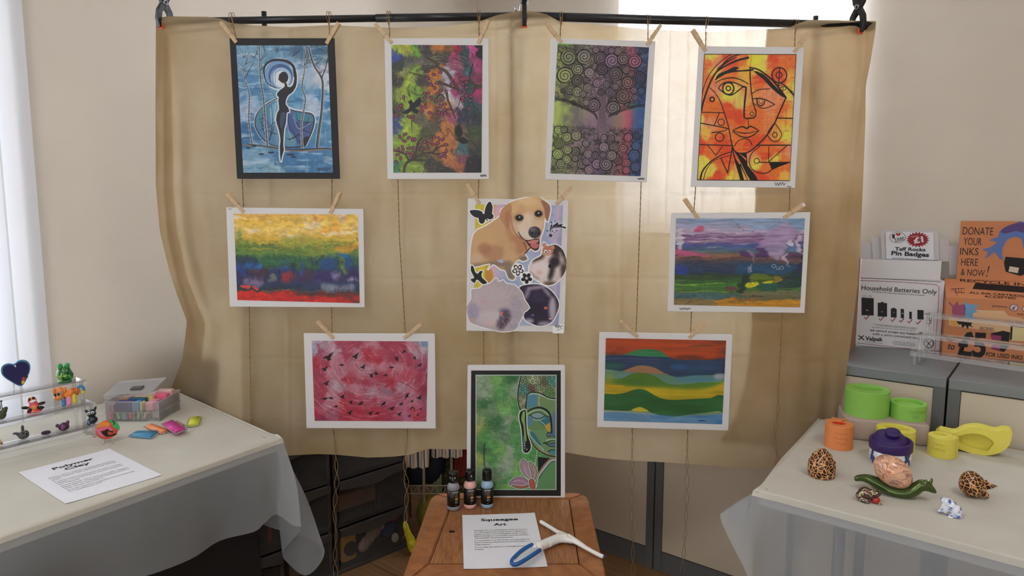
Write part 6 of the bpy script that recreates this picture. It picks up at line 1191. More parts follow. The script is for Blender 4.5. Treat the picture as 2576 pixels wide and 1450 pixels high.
# paint bottles
M_cap = mat('glossy_black_cap', (16, 16, 18), .25); M_lab = mat('black_bottle_label', (18, 18, 20), .45); M_lt = mat('white_print', (225, 225, 225), .6); M_or = mat('orange_print', (236, 160, 60), .6)
def cyl_text(bm, s, ctr, r, z, h, arc, a0, bold=0):
    """lettering wrapped round a standing cylinder; a0 = angle of its middle, measured from -y towards +x"""
    me = text_mesh(s, bold, 'CENTER'); xs = [v.co.x for v in me.vertices]; k = arc/(max(xs)-min(xs)); xm = (max(xs)+min(xs))/2
    for v in me.vertices:
        a = a0+(v.co.x-xm)*k; v.co = Vector((ctr.x+r*math.sin(a), ctr.y-r*math.cos(a), z+v.co.y*h/.72))
    bm.from_mesh(me); bpy.data.meshes.remove(me)
for px, py, colr, lb, turn in ((1141, 1281, (140, 142, 148), 'small grey paint bottle with a black cap, turned sideways, left on the stool', .45), (1182.5, 1276, (232, 176, 172), 'small pink paint bottle with a black cap on the stool', .25), (1225.5, 1275, (150, 180, 204), 'small pale blue paint bottle with a black cap in front of the canvas', .12)):
    b = onz(px, py, ZS); b = Vector((b.x, b.y, ZS)); M = Matrix.Translation(b); t = thing('paint_bottle', b, lb, 'bottle', 'small acrylic paint bottles on the stool'); R_ = .0185
    from_bm('bottle_body', lathe([(0, 0), (R_-.003, 0), (R_, .003), (R_, .012), (R_-.0006, .013), (R_-.0006, .063), (R_, .064), (R_, .071), (R_-.004, .079), (.0105, .082), (.0105, .086), (0, .086)], M, 40), mat('bottle_%d' % px, colr, .3), t, True)
    from_bm('bottle_label', lathe([(R_-.0004, .0135), (R_+.0002, .0135), (R_+.0002, .0625), (R_-.0004, .0625)], M, 40), M_lab, t, True)
    bm = bmesh.new()
    if px == 1141:
        addlathe(bm, [(0, .084), (.013, .084), (.0135, .086), (.012, .104), (0, .104)], M, 32); addlathe(bm, [(0, .105), (.0142, .105), (.0146, .108), (.0142, .114), (.011, .116), (0, .116)], M, 32)
    else: addlathe(bm, [(0, .084), (.0138, .084), (.0142, .086), (.0138, .112), (.0125, .115), (0, .1155)], M, 32)
    from_bm('bottle_cap', bm, M_cap, t, True)
    if px != 1225.5: from_bm('cap_drip', lathe([(0, 0), (.002, .001), (.0016, .004), (0, .005)], Matrix.Translation(b+Vector((.006, -.0135, .098))), 8), M_lt if px == 1182.5 else M_or, t, True)
    bm = bmesh.new(); cyl_text(bm, 'ARTEZA', b, R_+.0005, .495+.0555, .0040, 1.05, turn, .01)
    for k in range(3): cyl_text(bm, ('120 ML', 'NET', '118')[k], b, R_+.0005, .495+.018+.003*k*0-.0015*k, .0012, .25, turn) if k == 0 else None
    raw('label_print', bm, M_lt, t)
    bm = bmesh.new()
    for k, s_ in enumerate(('CRAFT', 'ACRYLIC', 'PAINT')): cyl_text(bm, s_, b, R_+.0005, .495+.0500-.0045*k, .0022, .42, turn+.15)
    for a in range(8):
        a0, a1 = turn-.1+a*.065, turn-.1+(a+1)*.065; P = [(a0, .0345), (a1, .0345), (a1, .0385), (a0, .0385)]
        bm.faces.new([bm.verts.new((b.x+(R_+.0005)*math.sin(q), b.y-(R_+.0005)*math.cos(q), ZS+z)) for q, z in P])
    raw('label_print', bm, M_or, t)
    bm = bmesh.new()
    for a in range(20):
        q0, q1 = a*2*math.pi/20, (a+1)*2*math.pi/20; bm.faces.new([bm.verts.new((b.x+(R_+.0005)*math.sin(turn+.1+r*math.cos(q)/.0185), b.y-(R_+.0005)*math.cos(turn+.1+r*math.cos(q)/.0185), ZS+.028+r*math.sin(q))) for r, q in ((.0036, q0), (.0036, q1), (.0029, q1), (.0029, q0))])
    raw('label_emblem', bm, M_lt, t)
# squeegee
M_sqw = mat('white_plastic', (232, 232, 228), .3); M_sqb = mat('blue_rubber', (24, 92, 164), .45)
SQ = lambda x, y, z=.0: onz(1280+x/8.057, 1270+y/8.057, ZS+z)+Vector((0, 0, 0))
q_ = thing('squeegee', SQ(1000, 650), 'white hand squeegee with a blue looped handle lying across the notice on the stool', 'squeegee')
bm = bmesh.new()
def sqtube(pts, r, flat=1):
    P = catmull([(SQ(x, y, z)) for x, y, z in pts], 5); n = len(P); rr = [r[0]+(r[1]-r[0])*i/(n-1) for i in range(n)] if isinstance(r, tuple) else r
    addtube(bm, P, rr, 10)
sqtube([(645, 345, .010), (850, 470, .011), (1060, 600, .012), (1300, 735, .012), (1560, 880, .012), (1830, 1025, .010), (1915, 1055, .009)], (.0055, .0055))
sqtube([(1200, 660, .012), (1400, 775, .012), (1560, 870, .012)], (.010, .005)); sqtube([(900, 510, .012), (1050, 590, .012), (1200, 670, .012)], (.004, .010))
sqtube([(1180, 690, .012), (1040, 680, .013), (900, 730, .014), (760, 790, .016), (640, 840, .018), (560, 860, .018)], (.0125, .0125))
sqtube([(1040, 620, .012), (1010, 660, .013), (930, 710, .014), (820, 760, .016)], (.009, .009)); sqtube([(1300, 745, .012), (1130, 715, .012), (960, 730, .014), (800, 800, .016)], (.007, .010))
mesh_obj('blade_arm', remesh(bm, .0014, 4), M_sqw, q_, True)
loop = [(560, 850, .018), (430, 850, .020), (300, 920, .020), (180, 1020, .019), (90, 1130, .017), (95, 1195, .016), (170, 1195, .017), (300, 1130, .018), (450, 1040, .019), (600, 945, .019), (660, 880, .018)]
bm = bmesh.new(); sqtube(loop, .0062); from_bm('handle_loop', bm, M_sqw, q_, True)
bm = bmesh.new(); sqtube([(480, 815, .023), (380, 860, .023), (250, 945, .023), (140, 1045, .022), (65, 1135, .020), (75, 1205, .019), (160, 1210, .020), (300, 1140, .022), (450, 1045, .023), (590, 950, .024), (630, 920, .024)], .0052); from_bm('handle_grip', bm, M_sqb, q_, True)
bm = bmesh.new(); sqtube([(1890, 1040, .008), (1950, 1062, .008)], .0042); from_bm('rubber_tip', bm, mat('dark_blue_rubber', (50, 90, 140), .5), q_, True)
# ---------------------------------------------------------------- clear display steps and the clay figures
M_acry = clear_mat('clear_acrylic', haze=.06); M_acry2 = clear_mat('clear_acrylic_edge', haze=.16)
def steps(label, ends, D, N, L, dep, z0, posts=True):
    t = thing('display_steps', Vector((ends[0].x, ends[0].y, z0)), label, 'display stand')
    for k, E in enumerate(ends):
        M = frame(D, N, UP, E)
        from_bm('shelf_plate', box((-L, 0, -.003), (0, dep, 0), M, .0006), M_acry, t)
        from_bm('front_lip', box((-L, -.003, -.012), (0, 0, .001), M, .0006), M_acry2, t)
        for y in (.008, dep-.008):
            for x in (-.010, -L+.01):
                p = M @ Vector((x, y, 0)); from_bm('post', tube([(p.x, p.y, z0+.0005), (p.x, p.y, p.z-.003)], .0042, 10), M_acry2, t, True)
        for x in (-.010,):
            p = M @ Vector((x, dep-.008, 0)); from_bm('post_cap', tube([(p.x, p.y, p.z), (p.x, p.y, p.z+.004)], .0055, 10), M_acry2, t, True)
    return t
dS = Vector((.567, .823, 0)).normalized(); nS = Vector((-dS.y, dS.x, 0))
ZL = (.765, .825, .885)
eL = [onz(249, 1070, ZL[0]), onz(241, 1013, ZL[1]), onz(216, 957, ZL[2])]
steps('clear acrylic three-step stand holding clay animals on the left table', eL, dS, nS, .62, .062, ZT)
ZC = .895
eR = [onz(2290, 885, .94), onz(2305, 840, .99), onz(2325, 790, 1.04)]
d2 = (onz(2576, 925, .94)-eR[0]).normalized(); n2_ = Vector((-d2.y, d2.x, 0)); n2_ = n2_ if n2_.y > 0 else -n2_
steps('empty clear acrylic three-step stand on the grey cabinets at the right', [e+d2*.42 for e in eR], d2, n2_, .42, .062, ZC)
def at(px, py, z):
    """frame standing at a point of a surface, sized so that one unit is one pixel of the photograph there"""
    b = onz(px, py, z); v = Vector((b.x, b.y, 0)).normalized(); x = Vector((v.y, -v.x, 0)); s = (b-O).dot(Vector((0, cP, -sP)))/FPX
    return frame(x*s*v.y, v*s, UP*s, b), b, s
def figure(name, px, py, z, label, cat, group=None):
    M, b, s = at(px, py, z); return M, thing(name, b, label, cat, group)
G1 = 'clay animals on the clear stand'
K = mat('black_clay', (16, 16, 18), .3); Wc = mat('white_clay', (238, 238, 236), .35); 
# frog
M, t = figure('clay_frog', 163, 962, ZL[2], 'green marbled clay frog with bulging eyes on the top step', 'figurine', G1)
mg = marble_mat('green_marble', [(16, 84, 48), (22, 110, 60), (150, 200, 70), (24, 96, 56), (40, 150, 80)], 22)
balls('body', [((0, 0, 22), (21, 17, 19)), ((0, -4, 4), (19, 14, 4)), ((-10, -4, 38), (5, 5, 6)), ((10, -4, 38), (5, 5, 6)), ((16, -6, 18), (8, 8, 11))], M, mg, t, .0012)
for sx in (-1, 1): balls('eye', [((sx*9, -8, 44), (7.5, 6, 6.5))], M, mat('green_clay', (52, 170, 96), .35), t); balls('pupil', [((sx*9, -13.5, 45), (1.4, 1, 1.4))], M, K, t)
balls('foot', [((0, -12, 3), (19, 6, 3))], M, mat('dark_green_clay', (14, 92, 52), .35), t)
# striped dog
M, t = figure('clay_dog', 168, 1021, ZL[1], 'orange striped clay dog with pink, blue and yellow legs', 'figurine', G1)
mo = mat('orange_clay', (240, 140, 50), .4); mgs = marble_mat('grey_orange_marble', [(230, 136, 60), (236, 140, 60), (140, 160, 165), (240, 144, 66), (236, 140, 60)], 14)
balls('head', [((-19, -4, 25), (13, 10, 9)), ((-15, -2, 38), (14, 10, 12))], M, mgs, t, .0012)
balls('body', [((2, 0, 28), (10, 9, 10)), ((15, 0, 32), (14, 9, 11)), ((28, 0, 34), (9, 8, 10))], M, mo, t, .0012)
for x in (16, 21, 26, 31): balls('stripe', [((x, -.5, 33.4), (1.1, 9.1, 11.2))], M, mat('plum_clay', (92, 50, 70), .4), t)
for x, z in ((-29, 41), (-2, 42)): balls('ear', [((x, -6, z), (4.5, 4, 8.5))], M, mo, t)
for x, z in ((-27, 33), (-18.5, 34)): balls('eye', [((x, -11.5, z), (3, 2.2, 3.6))], M, K, t)
for x, z, rx, rz, c in ((-8, 8, 6.5, 9, (70, 140, 190)), (6, 10, 8, 11, (238, 150, 190)), (21, 14.5, 6, 12, (226, 214, 50))): balls('leg', [((x, -4, z-1.5), (rx, 6, rz*.8)), ((x, -4, z+5), (rx, 6, rz*.8)), ((x, -4, z+9), (rx*.9, 6, rz*.7))], M, mat('clay_%d' % x, c, .4), t)
balls('neck', [((-6, -1, 22), (5, 7, 9))], M, marble_mat('plum_marble', [(92, 50, 70), (200, 120, 80), (80, 60, 90), (70, 40, 60)], 60), t)
bm = bmesh.new(); addtube(bm, [M @ Vector(p) for p in catmull([(31, 0, 42), (38, 0, 46), (45, 0, 42), (47, 0, 33)], 5)], .0036, 10); from_bm('tail', bm, mat('blue_clay', (64, 136, 186), .4), t, True); balls('tail_tip', [((45, 0, 29), (5.5, 4, 4.5))], M, mat('clay_21', (226, 214, 50), .4), t)
# pink frog man
M, t = figure('clay_frog', 85, 1039, ZL[1], 'pink and orange clay frog with black arms sitting on a disc', 'figurine', G1)
mp = marble_mat('pink_orange_marble', [(226, 70, 100), (240, 150, 90), (220, 60, 130), (244, 190, 100), (230, 90, 90)], 14)
balls('base_disc', [((0, 0, 5), (23, 14, 5.5))], M, mp, t); balls('body', [((1, 0, 18), (14, 10, 14)), ((-2, 0, 33), (12, 9, 9))], M, mp, t, .0012)
for p, r, ro in (((-21, -2, 16), (10, 4, 4), (0, 8, 0)), ((22, -2, 22), (10, 4, 4), (0, -6, 0)), ((-11, -10, 9), (7, 5, 5), (0, -40, 0)), ((18, -8, 13), (10, 4, 4.5), (0, 10, 0))): balls('limb', [(p, r, ro)], M, K, t)
for x, z in ((-8, 37), (2, 39)): balls('eye', [((x, -6, z), (3.8, 3.5, 3.6))], M, K, t)
balls('mouth', [((0, -8.5, 31.5), (9, 2.5, 3.2), (0, -10, 0))], M, Wc, t)
# snail at the edge
M, t = figure('clay_snail', 4, 1056, ZL[1], 'olive green clay snail with black eye stalks at the far left', 'figurine', G1)
balls('body', [((0, 0, 12), (14, 9, 12)), ((9, 0, 22), (8, 6, 8)), ((13, 0, 27), (6, 5, 4.5))], M, mat('olive_clay', (66, 70, 40), .5, bump=.4, bscale=400), t, .0012)
for x in (0, 4): bm = bmesh.new(); addtube(bm, [M @ Vector((x, 0, 26)), M @ Vector((x-1, 0, 46))], .0010, 8); addball(bm, (x, 0, 47), (3, 2, 1.8), M); from_bm('eye_stalk', bm, K, t, True)
# grey animal head
M, t = figure('clay_rhino', 59, 1105, ZL[0], 'small grey clay rabbit-eared head on the lowest step', 'figurine', G1)
balls('head', [((-1, 0, 10), (13, 10, 10.5)), ((7, -3, 12), (9, 8, 10.5)), ((-18, 0, 17), (9, 3.5, 3.2), (0, 6, 0)), ((0, 2, 27), (4.5, 3.5, 9)), ((-9, 0, 13), (8, 6, 5))], M, mat('grey_clay', (74, 76, 78), .5), t, .0011)
for x, z in ((-1, 18), (8, 14)): balls('eye', [((x, -10.5, z), (2.6, 1.6, 2.6))], M, K, t)
# ring
M, t = figure('clay_ring', 116, 1094, ZL[0], 'tiny dark purple clay ring on the lowest step', 'ring', G1)
bm = bmesh.new(); addtube(bm, [M @ Vector((9*math.cos(a), -1+2*math.sin(a*2)*0, 5.4+2.0*math.sin(a))) for a in np.linspace(0, 2*math.pi, 25)], .0037, 10, False); from_bm('ring_band', bm, mat('purple_clay', (48, 28, 52), .3), t, True)
# purple creature
M, t = figure('clay_pig', 160, 1085, ZL[0], 'purple and black marbled clay pig face on the lowest step', 'figurine', G1)
balls('head', [((1, 0, 11), (15, 11, 11)), ((-15, 0, 16), (5, 4, 5)), ((12, 0, 21), (5, 4, 5))], M, marble_mat('purple_marble', [(26, 18, 26), (90, 40, 90), (24, 16, 24), (120, 50, 110), (30, 20, 30)], 30), t, .0011)
balls('snout', [((-2, -10.5, 13), (4, 2, 7))], M, mat('mauve_clay', (150, 70, 140), .4), t)
# cat
M, t = figure('clay_cat', 232, 1067, ZL[0], 'navy blue clay cat with big white eyes at the right end of the steps', 'figurine', G1)
mn = marble_mat('navy_marble', [(18, 26, 40), (30, 44, 64), (16, 22, 34), (110, 130, 160), (20, 28, 44)], 16)
balls('body', [((1, 0, 10), (14.5, 11, 10.5)), ((0, 0, 27), (12.5, 9, 10.5)), ((-12, 0, 34), (4, 3, 4.5), (0, -40, 0)), ((10, 0, 38), (3.6, 3, 6), (0, 25, 0)), ((-15, 0, 36), (2, 2, 2.4)), ((12.5, 0, 42), (2, 2, 2.6)), ((-9, -6, 4), (7, 6, 4.5))], M, mn, t, .0010)
for x, z in ((-7, 30), (3, 31)): balls('eye', [((x, -8.2, z), (4, 2, 3.8))], M, Wc, t); balls('pupil', [((x-(.6 if x < 0 else 0), -10, z-.3), (1.9, 1, 1.9))], M, K, t)
# cream animal cut by the frame
M, t = figure('clay_animal', -3, 1123, ZL[0], 'cream clay animal head with a black nose, cut off by the left edge', 'figurine', G1)
balls('head', [((0, 0, 10), (9, 8, 9)), ((7, -3, 6), (5, 5, 5))], M, mat('cream_clay', (226, 190, 150), .5), t, .0011); balls('nose', [((7, -9, 9), (2.4, 1.5, 2))], M, K, t)
# heart plaque on a small easel
M, b, s = at(46, 985, ZL[2]); t = thing('heart_plaque', b, 'dark blue clay heart with a pale blue rim on a tiny clear easel', 'plaque')
HZ = Matrix(((1, 0, 0, 0), (0, -.15, -1, 0), (0, 1, -.15, 0), (0, 0, 0, 1)))
hp = [(180/5.177, 0)]; zz = lambda x, y: ((x/5.177)-46, 985-(880+y/5.177))
ho = [zz(*p) for p in ((265, 470), (200, 430), (100, 350), (50, 290), (38, 230), (60, 175), (110, 150), (170, 152), (215, 168), (260, 130), (320, 120), (380, 140), (420, 190), (418, 260), (390, 330), (340, 420), (305, 460))]
ho2 = catmull(ho, 4, True); cx_, cz_ = 2.0, 46.0; hin = [((x-cx_)*.89+cx_, (z-cz_)*.89+cz_) for x, z in ho2]
bm = bmesh.new(); addprism(bm, ho2, M @ HZ, 0, 4); bmesh.ops.bevel(bm, geom=[e for e in bm.edges if len(e.link_faces) == 2 and abs(e.link_faces[0].normal.dot(e.link_faces[1].normal)) < .4], offset=.001, segments=2, affect='EDGES'); from_bm('heart_rim', bm, mat('pale_blue_clay', (74, 132, 168), .35, var=.25, vscale=60), t)
bm = bmesh.new(); addprism(bm, hin, M @ HZ, 3.5, 4.8); from_bm('heart_face', bm, mat('navy_clay', (26, 22, 84), .35), t)
q = zz(227, 193); balls('hanging_hole', [((q[0], -5-.15*q[1], q[1]), (2.2, .5, 2.4))], M, Wc, t)
for (x, y), c, r in (((322, 377), (206, 70, 40), 5), ((312, 422), (214, 190, 60), 5.2), ((362, 355), (56, 60, 60), 4)):
    q = zz(x, y); P = [((q[0]+r*.55*math.cos(a), -5.2-.15*q[1], q[1]+r*.55*math.sin(a)), (r*.45, 1.6, r*.45)) for a in np.linspace(0, 6.28, 6)[:5]]; balls('flower', P, M, mat('flower_%d' % x, c, .4), t)
M_easel = clear_mat('clear_easel', haze=.35)
def easel(M, dx, top, foot, t):
    for sx in (-1, 1): bm = bmesh.new(); addtube(bm, [M @ Vector((sx*dx*.8, 3, top)), M @ Vector((sx*dx*.9, -2, foot+8)), M @ Vector((sx*dx, -9, foot)), M @ Vector((sx*dx, -10, foot+5))], .0012, 8); addtube(bm, [M @ Vector((sx*dx*.8, 3, top)), M @ Vector((sx*dx*.8, 12, foot))], .0012, 8); from_bm('easel_leg', bm, M_easel, t, True)
easel(M, 12, 22, .8, t)
# round coaster on an easel
M, b, s = at(271.5, 1116, ZT); t = thing('clay_coaster', b, 'round red, orange and green swirled clay coaster with black marks on an easel', 'coaster')
bm = bmesh.new(); addlathe(bm, [(0, 0), (27.5, 0), (29.5, 1.5), (29.5, 3), (27.5, 4.5), (0, 4.5)], M @ Matrix.Translation((0, 0, 36)) @ Matrix.Rotation(math.radians(81), 4, 'X') @ Matrix.Diagonal((1, .80, 1, 1)), 40)
from_bm('coaster_disc', bm, mat('coaster_red', (214, 84, 56), .3), t, True)
pc = Plane(M @ Vector((0, -4.9, 36.7)), Vector((M[0][0], M[1][0], 0)), Vector((0, .16, 1))); z4 = lambda L: [(230+x/7.252, 930+y/7.252) for x, y in L]
for nm, c, L in (('orange_swirl', (232, 140, 56), [(110, 1030), (180, 960), (290, 960), (330, 1000), (300, 1060), (200, 1060), (120, 1090)]), ('pink_swirl', (226, 104, 150), [(95, 1080), (160, 1060), (300, 1040), (380, 1090), (360, 1130), (290, 1080), (220, 1100), (170, 1130), (240, 1230), (150, 1200), (100, 1130)]), ('green_swirl', (60, 172, 92), [(300, 935), (380, 930), (470, 970), (515, 1040), (515, 1110), (490, 1100), (400, 1050), (370, 980)])):
    bm = bmesh.new(); poly_into(bm, pc, catmull(z4(L), 4, True), .0006); raw(nm, bm, mat(nm, c, .3), t)
bm = bmesh.new(); line_into(bm, pc, z4([(380, 935), (420, 970), (410, 1005)]), 2.6, .0012); poly_into(bm, pc, z4([(160, 1120), (190, 1130), (220, 1120), (265, 1105), (280, 1080), (340, 1120), (395, 1125), (390, 1150), (330, 1140), (300, 1120), (295, 1180), (330, 1200), (400, 1180), (450, 1165), (465, 1185), (400, 1210), (330, 1225), (265, 1225), (200, 1180)]), .0010); raw('black_mark', bm, K, t)
easel(M, 12, 14, .8, t)

# ---------------------------------------------------------------- tub of clay and the loose packets
M_clear = clear_mat('clear_tub', haze=.13); M_clear2 = clear_mat('clear_tub_rim', haze=.20)
A, B, Cq = onz(268, 1061, ZT), onz(402, 1061, ZT), onz(441, 1031, ZT)
X = (B-A).normalized(); Wt_ = (B-A).length; dY = (Cq-B); dp = min(.20, dY.length); Yv = Vector((-X.y, X.x, 0)); Yv = Yv if Yv.y > 0 else -Yv; hT = .062
T_ = thing('craft_tub', A, 'clear plastic craft tub with an open lid, full of coloured clay blocks', 'storage box'); M = frame(X, Yv, UP, A)
dp = .135
bm = bmesh.new()
for lo, hi in (((0, 0, 0), (Wt_, dp, .0015)), ((0, 0, 0), (Wt_, .0012, hT)), ((0, dp-.0012, 0), (Wt_, dp, hT)), ((0, 0, 0), (.0012, dp, hT)), ((Wt_-.0012, 0, 0), (Wt_, dp, hT))): addbox(bm, lo, hi, M)
from_bm('tub_wall', bm, M_clear, T_)
bm = bmesh.new()
for z in (.028, hT):
    for lo, hi in (((-.002, -.002, z-.002), (Wt_+.002, 0, z+.001)), ((Wt_, -.002, z-.002), (Wt_+.002, dp, z+.001)), ((-.002, dp, z-.002), (Wt_+.002, dp+.002, z+.001)), ((-.002, 0, z-.002), (0, dp, z+.001))): addbox(bm, lo, hi, M)
for x in (0, .022, .085, Wt_-.052, Wt_-.002): addbox(bm, (x, -.0022, 0), (x+.0014, -.0004, hT), M)
from_bm('tub_rim', bm, M_clear2, T_)
M_lid = M @ Matrix.Translation((-.030, dp*.30, hT+.006)) @ Matrix.Rotation(math.radians(-5), 4, 'Y') @ Matrix.Rotation(math.radians(13), 4, 'X')
bm = bmesh.new(); addbox(bm, (0, 0, 0), (Wt_*.95, dp*.72, .0016), M_lid, .0005); addbox(bm, (0, 0, -.010), (Wt_, .0015, 0), M_lid); from_bm('lid', bm, M_clear2, T_)
from_bm('lid_handle', box((.074, .020, .002), (.112, .040, .007), M_lid, .002), mat('dark_handle', (80, 78, 78), .4), T_)
def block(lo, hi, c, nm='clay_block', rot=0, lab=None):
    Mb = M @ Matrix.Translation(((lo[0]+hi[0])/2, (lo[1]+hi[1])/2, (lo[2]+hi[2])/2)) @ Matrix.Rotation(rot, 4, 'Y'); h = [(b_-a_)/2 for a_, b_ in zip(lo, hi)]
    o = from_bm(nm, box([-v for v in h], h, Mb, .0022), mat('clay_rgb_%d_%d_%d' % c, c, .45)); tag(o, lab, 'clay block', 'clay blocks in the clear tub')
for lo, hi, c, r, lb in (((.028, .004, .031), (.082, .03, .060), (58, 50, 110), 0, 'indigo clay block upright at the front of the clear tub'), ((.0835, .004, .031), (.100, .03, .060), (76, 138, 190), 0, 'sky blue clay block beside the indigo block in the tub'), ((.102, .006, .031), (.108, .03, .058), (214, 218, 110), 0, 'thin lime yellow clay block in the right front of the tub'), ((.05, .033, .031), (.105, .05, .063), (30, 92, 130), 0, 'teal blue clay block behind the indigo one'), ((.06, .053, .031), (.118, .07, .064), (236, 214, 150), 0, 'cream yellow clay block in the middle of the tub'), ((.10, .073, .031), (.150, .10, .064), (240, 110, 150), 0, 'bright pink clay block at the right rear of the tub'), ((.105, .104, .031), (.152, .126, .070), (232, 196, 196), 0, 'pale pink clay block at the back of the tub'), ((.016, .05, .031), (.045, .08, .060), (228, 170, 130), 0, 'peach clay block at the left of the tub'), ((.006, .006, .031), (.022, .03, .050), (170, 120, 130), 0, 'dusky rose clay block at the front left corner of the tub'),
                        ((.004, .006, .004), (.014, .04, .026), (226, 110, 130), .1, 'rose clay stick low in the left corner of the tub'), ((.028, .006, .005), (.036, .04, .026), (150, 210, 160), -.3, 'mint clay stick leaning low in the tub front'), ((.043, .006, .004), (.058, .04, .025), (120, 176, 180), -.1, 'aqua clay block low in the tub front'), ((.066, .006, .005), (.074, .04, .026), (220, 90, 100), -.15, 'coral red clay stick low in the tub front'), ((.092, .006, .005), (.099, .04, .026), (150, 210, 150), .2, 'pale green clay stick low in the tub front, right of the coral one'), ((.112, .006, .005), (.118, .04, .026), (232, 200, 160), .25, 'beige clay stick low in the tub, right end'), ((.132, .02, .004), (.158, .12, .026), (170, 160, 146), 0, 'stone grey clay block low at the right end of the tub'), ((.118, .01, .031), (.140, .06, .056), (226, 150, 170), 0, 'rose pink clay block inside the right wall of the tub'), ((Wt_-.014, .085, .031), (Wt_-.003, .12, .055), (240, 128, 76), 0, 'orange clay block at the rear right corner of the tub')):
    k_ = Wt_/.165; block((lo[0]*k_, lo[1], lo[2]), (min(hi[0]*k_, Wt_-.003), hi[1], hi[2]), c, rot=r, lab=lb)
def packet(q, z0, h, c, lb, grp='loose clay packets on the left table'):
    P = [onz(x, y, ZT+z0+h) for x, y in q]; ctr = sum(P, Vector())/len(P); t = thing('clay_packet', Vector((ctr.x, ctr.y, ZT+z0)), lb, 'clay packet', grp)
    bm = bmesh.new(); a = [bm.verts.new((p.x, p.y, ZT+z0)) for p in P]; b = [bm.verts.new(p) for p in P]; n = len(P); bm.faces.new(a); bm.faces.new(b[::-1])
    for k in range(n): bm.faces.new((a[k], a[(k+1) % n], b[(k+1) % n], b[k]))
    bmesh.ops.bevel(bm, geom=bm.edges[:], offset=h*.3, segments=2, affect='EDGES'); from_bm('clay', bm, mat('clay_rgb_%d_%d_%d' % c, c, .35), t, True)
    bm = bmesh.new(); w = [ctr+(p-ctr)*1.16 for p in P]; a = [bm.verts.new((p.x, p.y, ZT+z0+h*.45)) for p in w]; b = [bm.verts.new((p.x, p.y, ZT+z0+h*.62)) for p in w]; bm.faces.new(a); bm.faces.new(b[::-1])
    for k in range(n): bm.faces.new((a[k], a[(k+1) % n], b[(k+1) % n], b[k]))
    from_bm('clear_wrapper', bm, M_clear, t)
packet([(326.5, 1094), (344.5, 1083), (399.6, 1082.4), (380, 1099)], 0, .009, (66, 146, 190), 'sky blue clay packet nearest the coaster')
packet([(364.5, 1070.6), (383, 1064.5), (424, 1080), (406, 1088)], 0, .009, (244, 152, 98), 'orange clay packet partly under the magenta one')
packet([(438, 1060), (444, 1057), (464, 1067), (456, 1072)], 0, .008, (196, 130, 120), 'dusky pink clay packet peeking out behind the magenta one')
packet([(408, 1065), (432.7, 1055), (467, 1077), (441, 1088)], .0092, .008, (206, 60, 150), 'magenta clay packet lying on the orange one')
packet([(471, 1070), (477, 1049), (506, 1046), (499, 1065)], 0, .010, (214, 220, 70), 'lime yellow clay packet, farthest right on the left table')

# ---------------------------------------------------------------- foam moulds, jar and ceramics on the right table
zr = .79
rz = [onz(2144, 1107, ZT), onz(2336, 1125, ZT)]; Xr = (rz[1]-rz[0]).normalized(); Yr = Vector((-Xr.y, Xr.x, 0)); Yr = Yr if Yr.y > 0 else -Yr; Lr_ = (rz[1]-rz[0]).length
M = frame(Xr, Yr, UP, rz[0]-Xr*.02)
bm = box((0, 0, .0005), (Lr_+.02, .150, zr-ZT), M, .006, 3)
o = from_bm('display_riser', bm, mat('pinkish_cloth', (178, 160, 148), .8, bump=.2, bscale=120), None, True); tag(o, 'low riser draped in pale pinkish cloth under the green moulds', 'riser')
def loopc(r, n=48, sx=1, sy=1, cx=0, cy=0, rot=0): 
    a = [2*math.pi*k/n for k in range(n)]; return [(cx+r*sx*math.cos(q)*math.cos(rot)-r*sy*math.sin(q)*math.sin(rot), cy+r*sx*math.cos(q)*math.sin(rot)+r*sy*math.sin(q)*math.cos(rot)) for q in a]
def lens(a, b, n=48, cx=0, cy=0, rot=0):
    P = []
    for k in range(n): q = 2*math.pi*k/n; x = a*math.cos(q); y = b*math.copysign(abs(math.sin(q))**1.5, math.sin(q)); P.append((cx+x*math.cos(rot)-y*math.sin(rot), cy+x*math.sin(rot)+y*math.cos(rot)))
    return P
def mould(name, px, py, z, out, inn, h, dep, m, label, m_in=None, cat='mould', group='foam moulds on the right table'):
    M, b, s = at(px, py, z); t = thing(name, b, label, cat, group); bm = bmesh.new(); n = len(out); e = 1.6
    icx = sum(q[0] for q in inn)/len(inn); icy = sum(q[1] for q in inn)/len(inn); dn = catmull(inn, 4, True)
    inn = [min(dn, key=lambda q: abs(math.remainder(math.atan2(q[1]-icy, q[0]-icx)-math.atan2(y-icy, x-icx), 2*math.pi))) for x, y in out]
    def ring(P, zz, k=1, off=0):
        return [bm.verts.new(M @ Vector((x*k, y*k, zz))) for x, y in P]
    R = [ring(out, 0), ring(out, h-e), ring(out, h, .975), ring(inn, h, 1), ring(inn, h-e, .98), ring(inn, h-dep, .94)]
    bm.faces.new(R[0][::-1]); bm.faces.new(R[-1])
    for a, b_ in zip(R, R[1:]):
        for k in range(n): bm.faces.new((a[k], a[(k+1) % n], b_[(k+1) % n], b_[k]))
    o = from_bm('mould_block', bm, m, t)
    if m_in:
        o.data.materials.append(m_in)
        c = M.translation
        top = M @ Vector((0, 0, h-e*1.2))
        for f in o.data.polygons:
            w = o.matrix_basis @ f.center+Vector(t.location)
            l = M.inverted() @ w
            if l.z < h-e*.9 and l.z > 2 and (l.x-inn_c[0])**2+(l.y-inn_c[1])**2 < inn_c[2]**2: f.material_index = 1
    o.data.polygons.foreach_set('use_smooth', [False]*len(o.data.polygons))
    return M, b, s, t
inn_c = (0, 0, 22)
M_gf = mat('lime_foam', (136, 192, 84), .75, bump=.25, bscale=900); M_of = mat('orange_foam', (228, 138, 80), .75, bump=.25, bscale=900); M_yf = mat('yellow_foam', (224, 213, 92), .8, bump=.3, bscale=900); M_of2 = mat('red_recess', (218, 60, 22), .6)
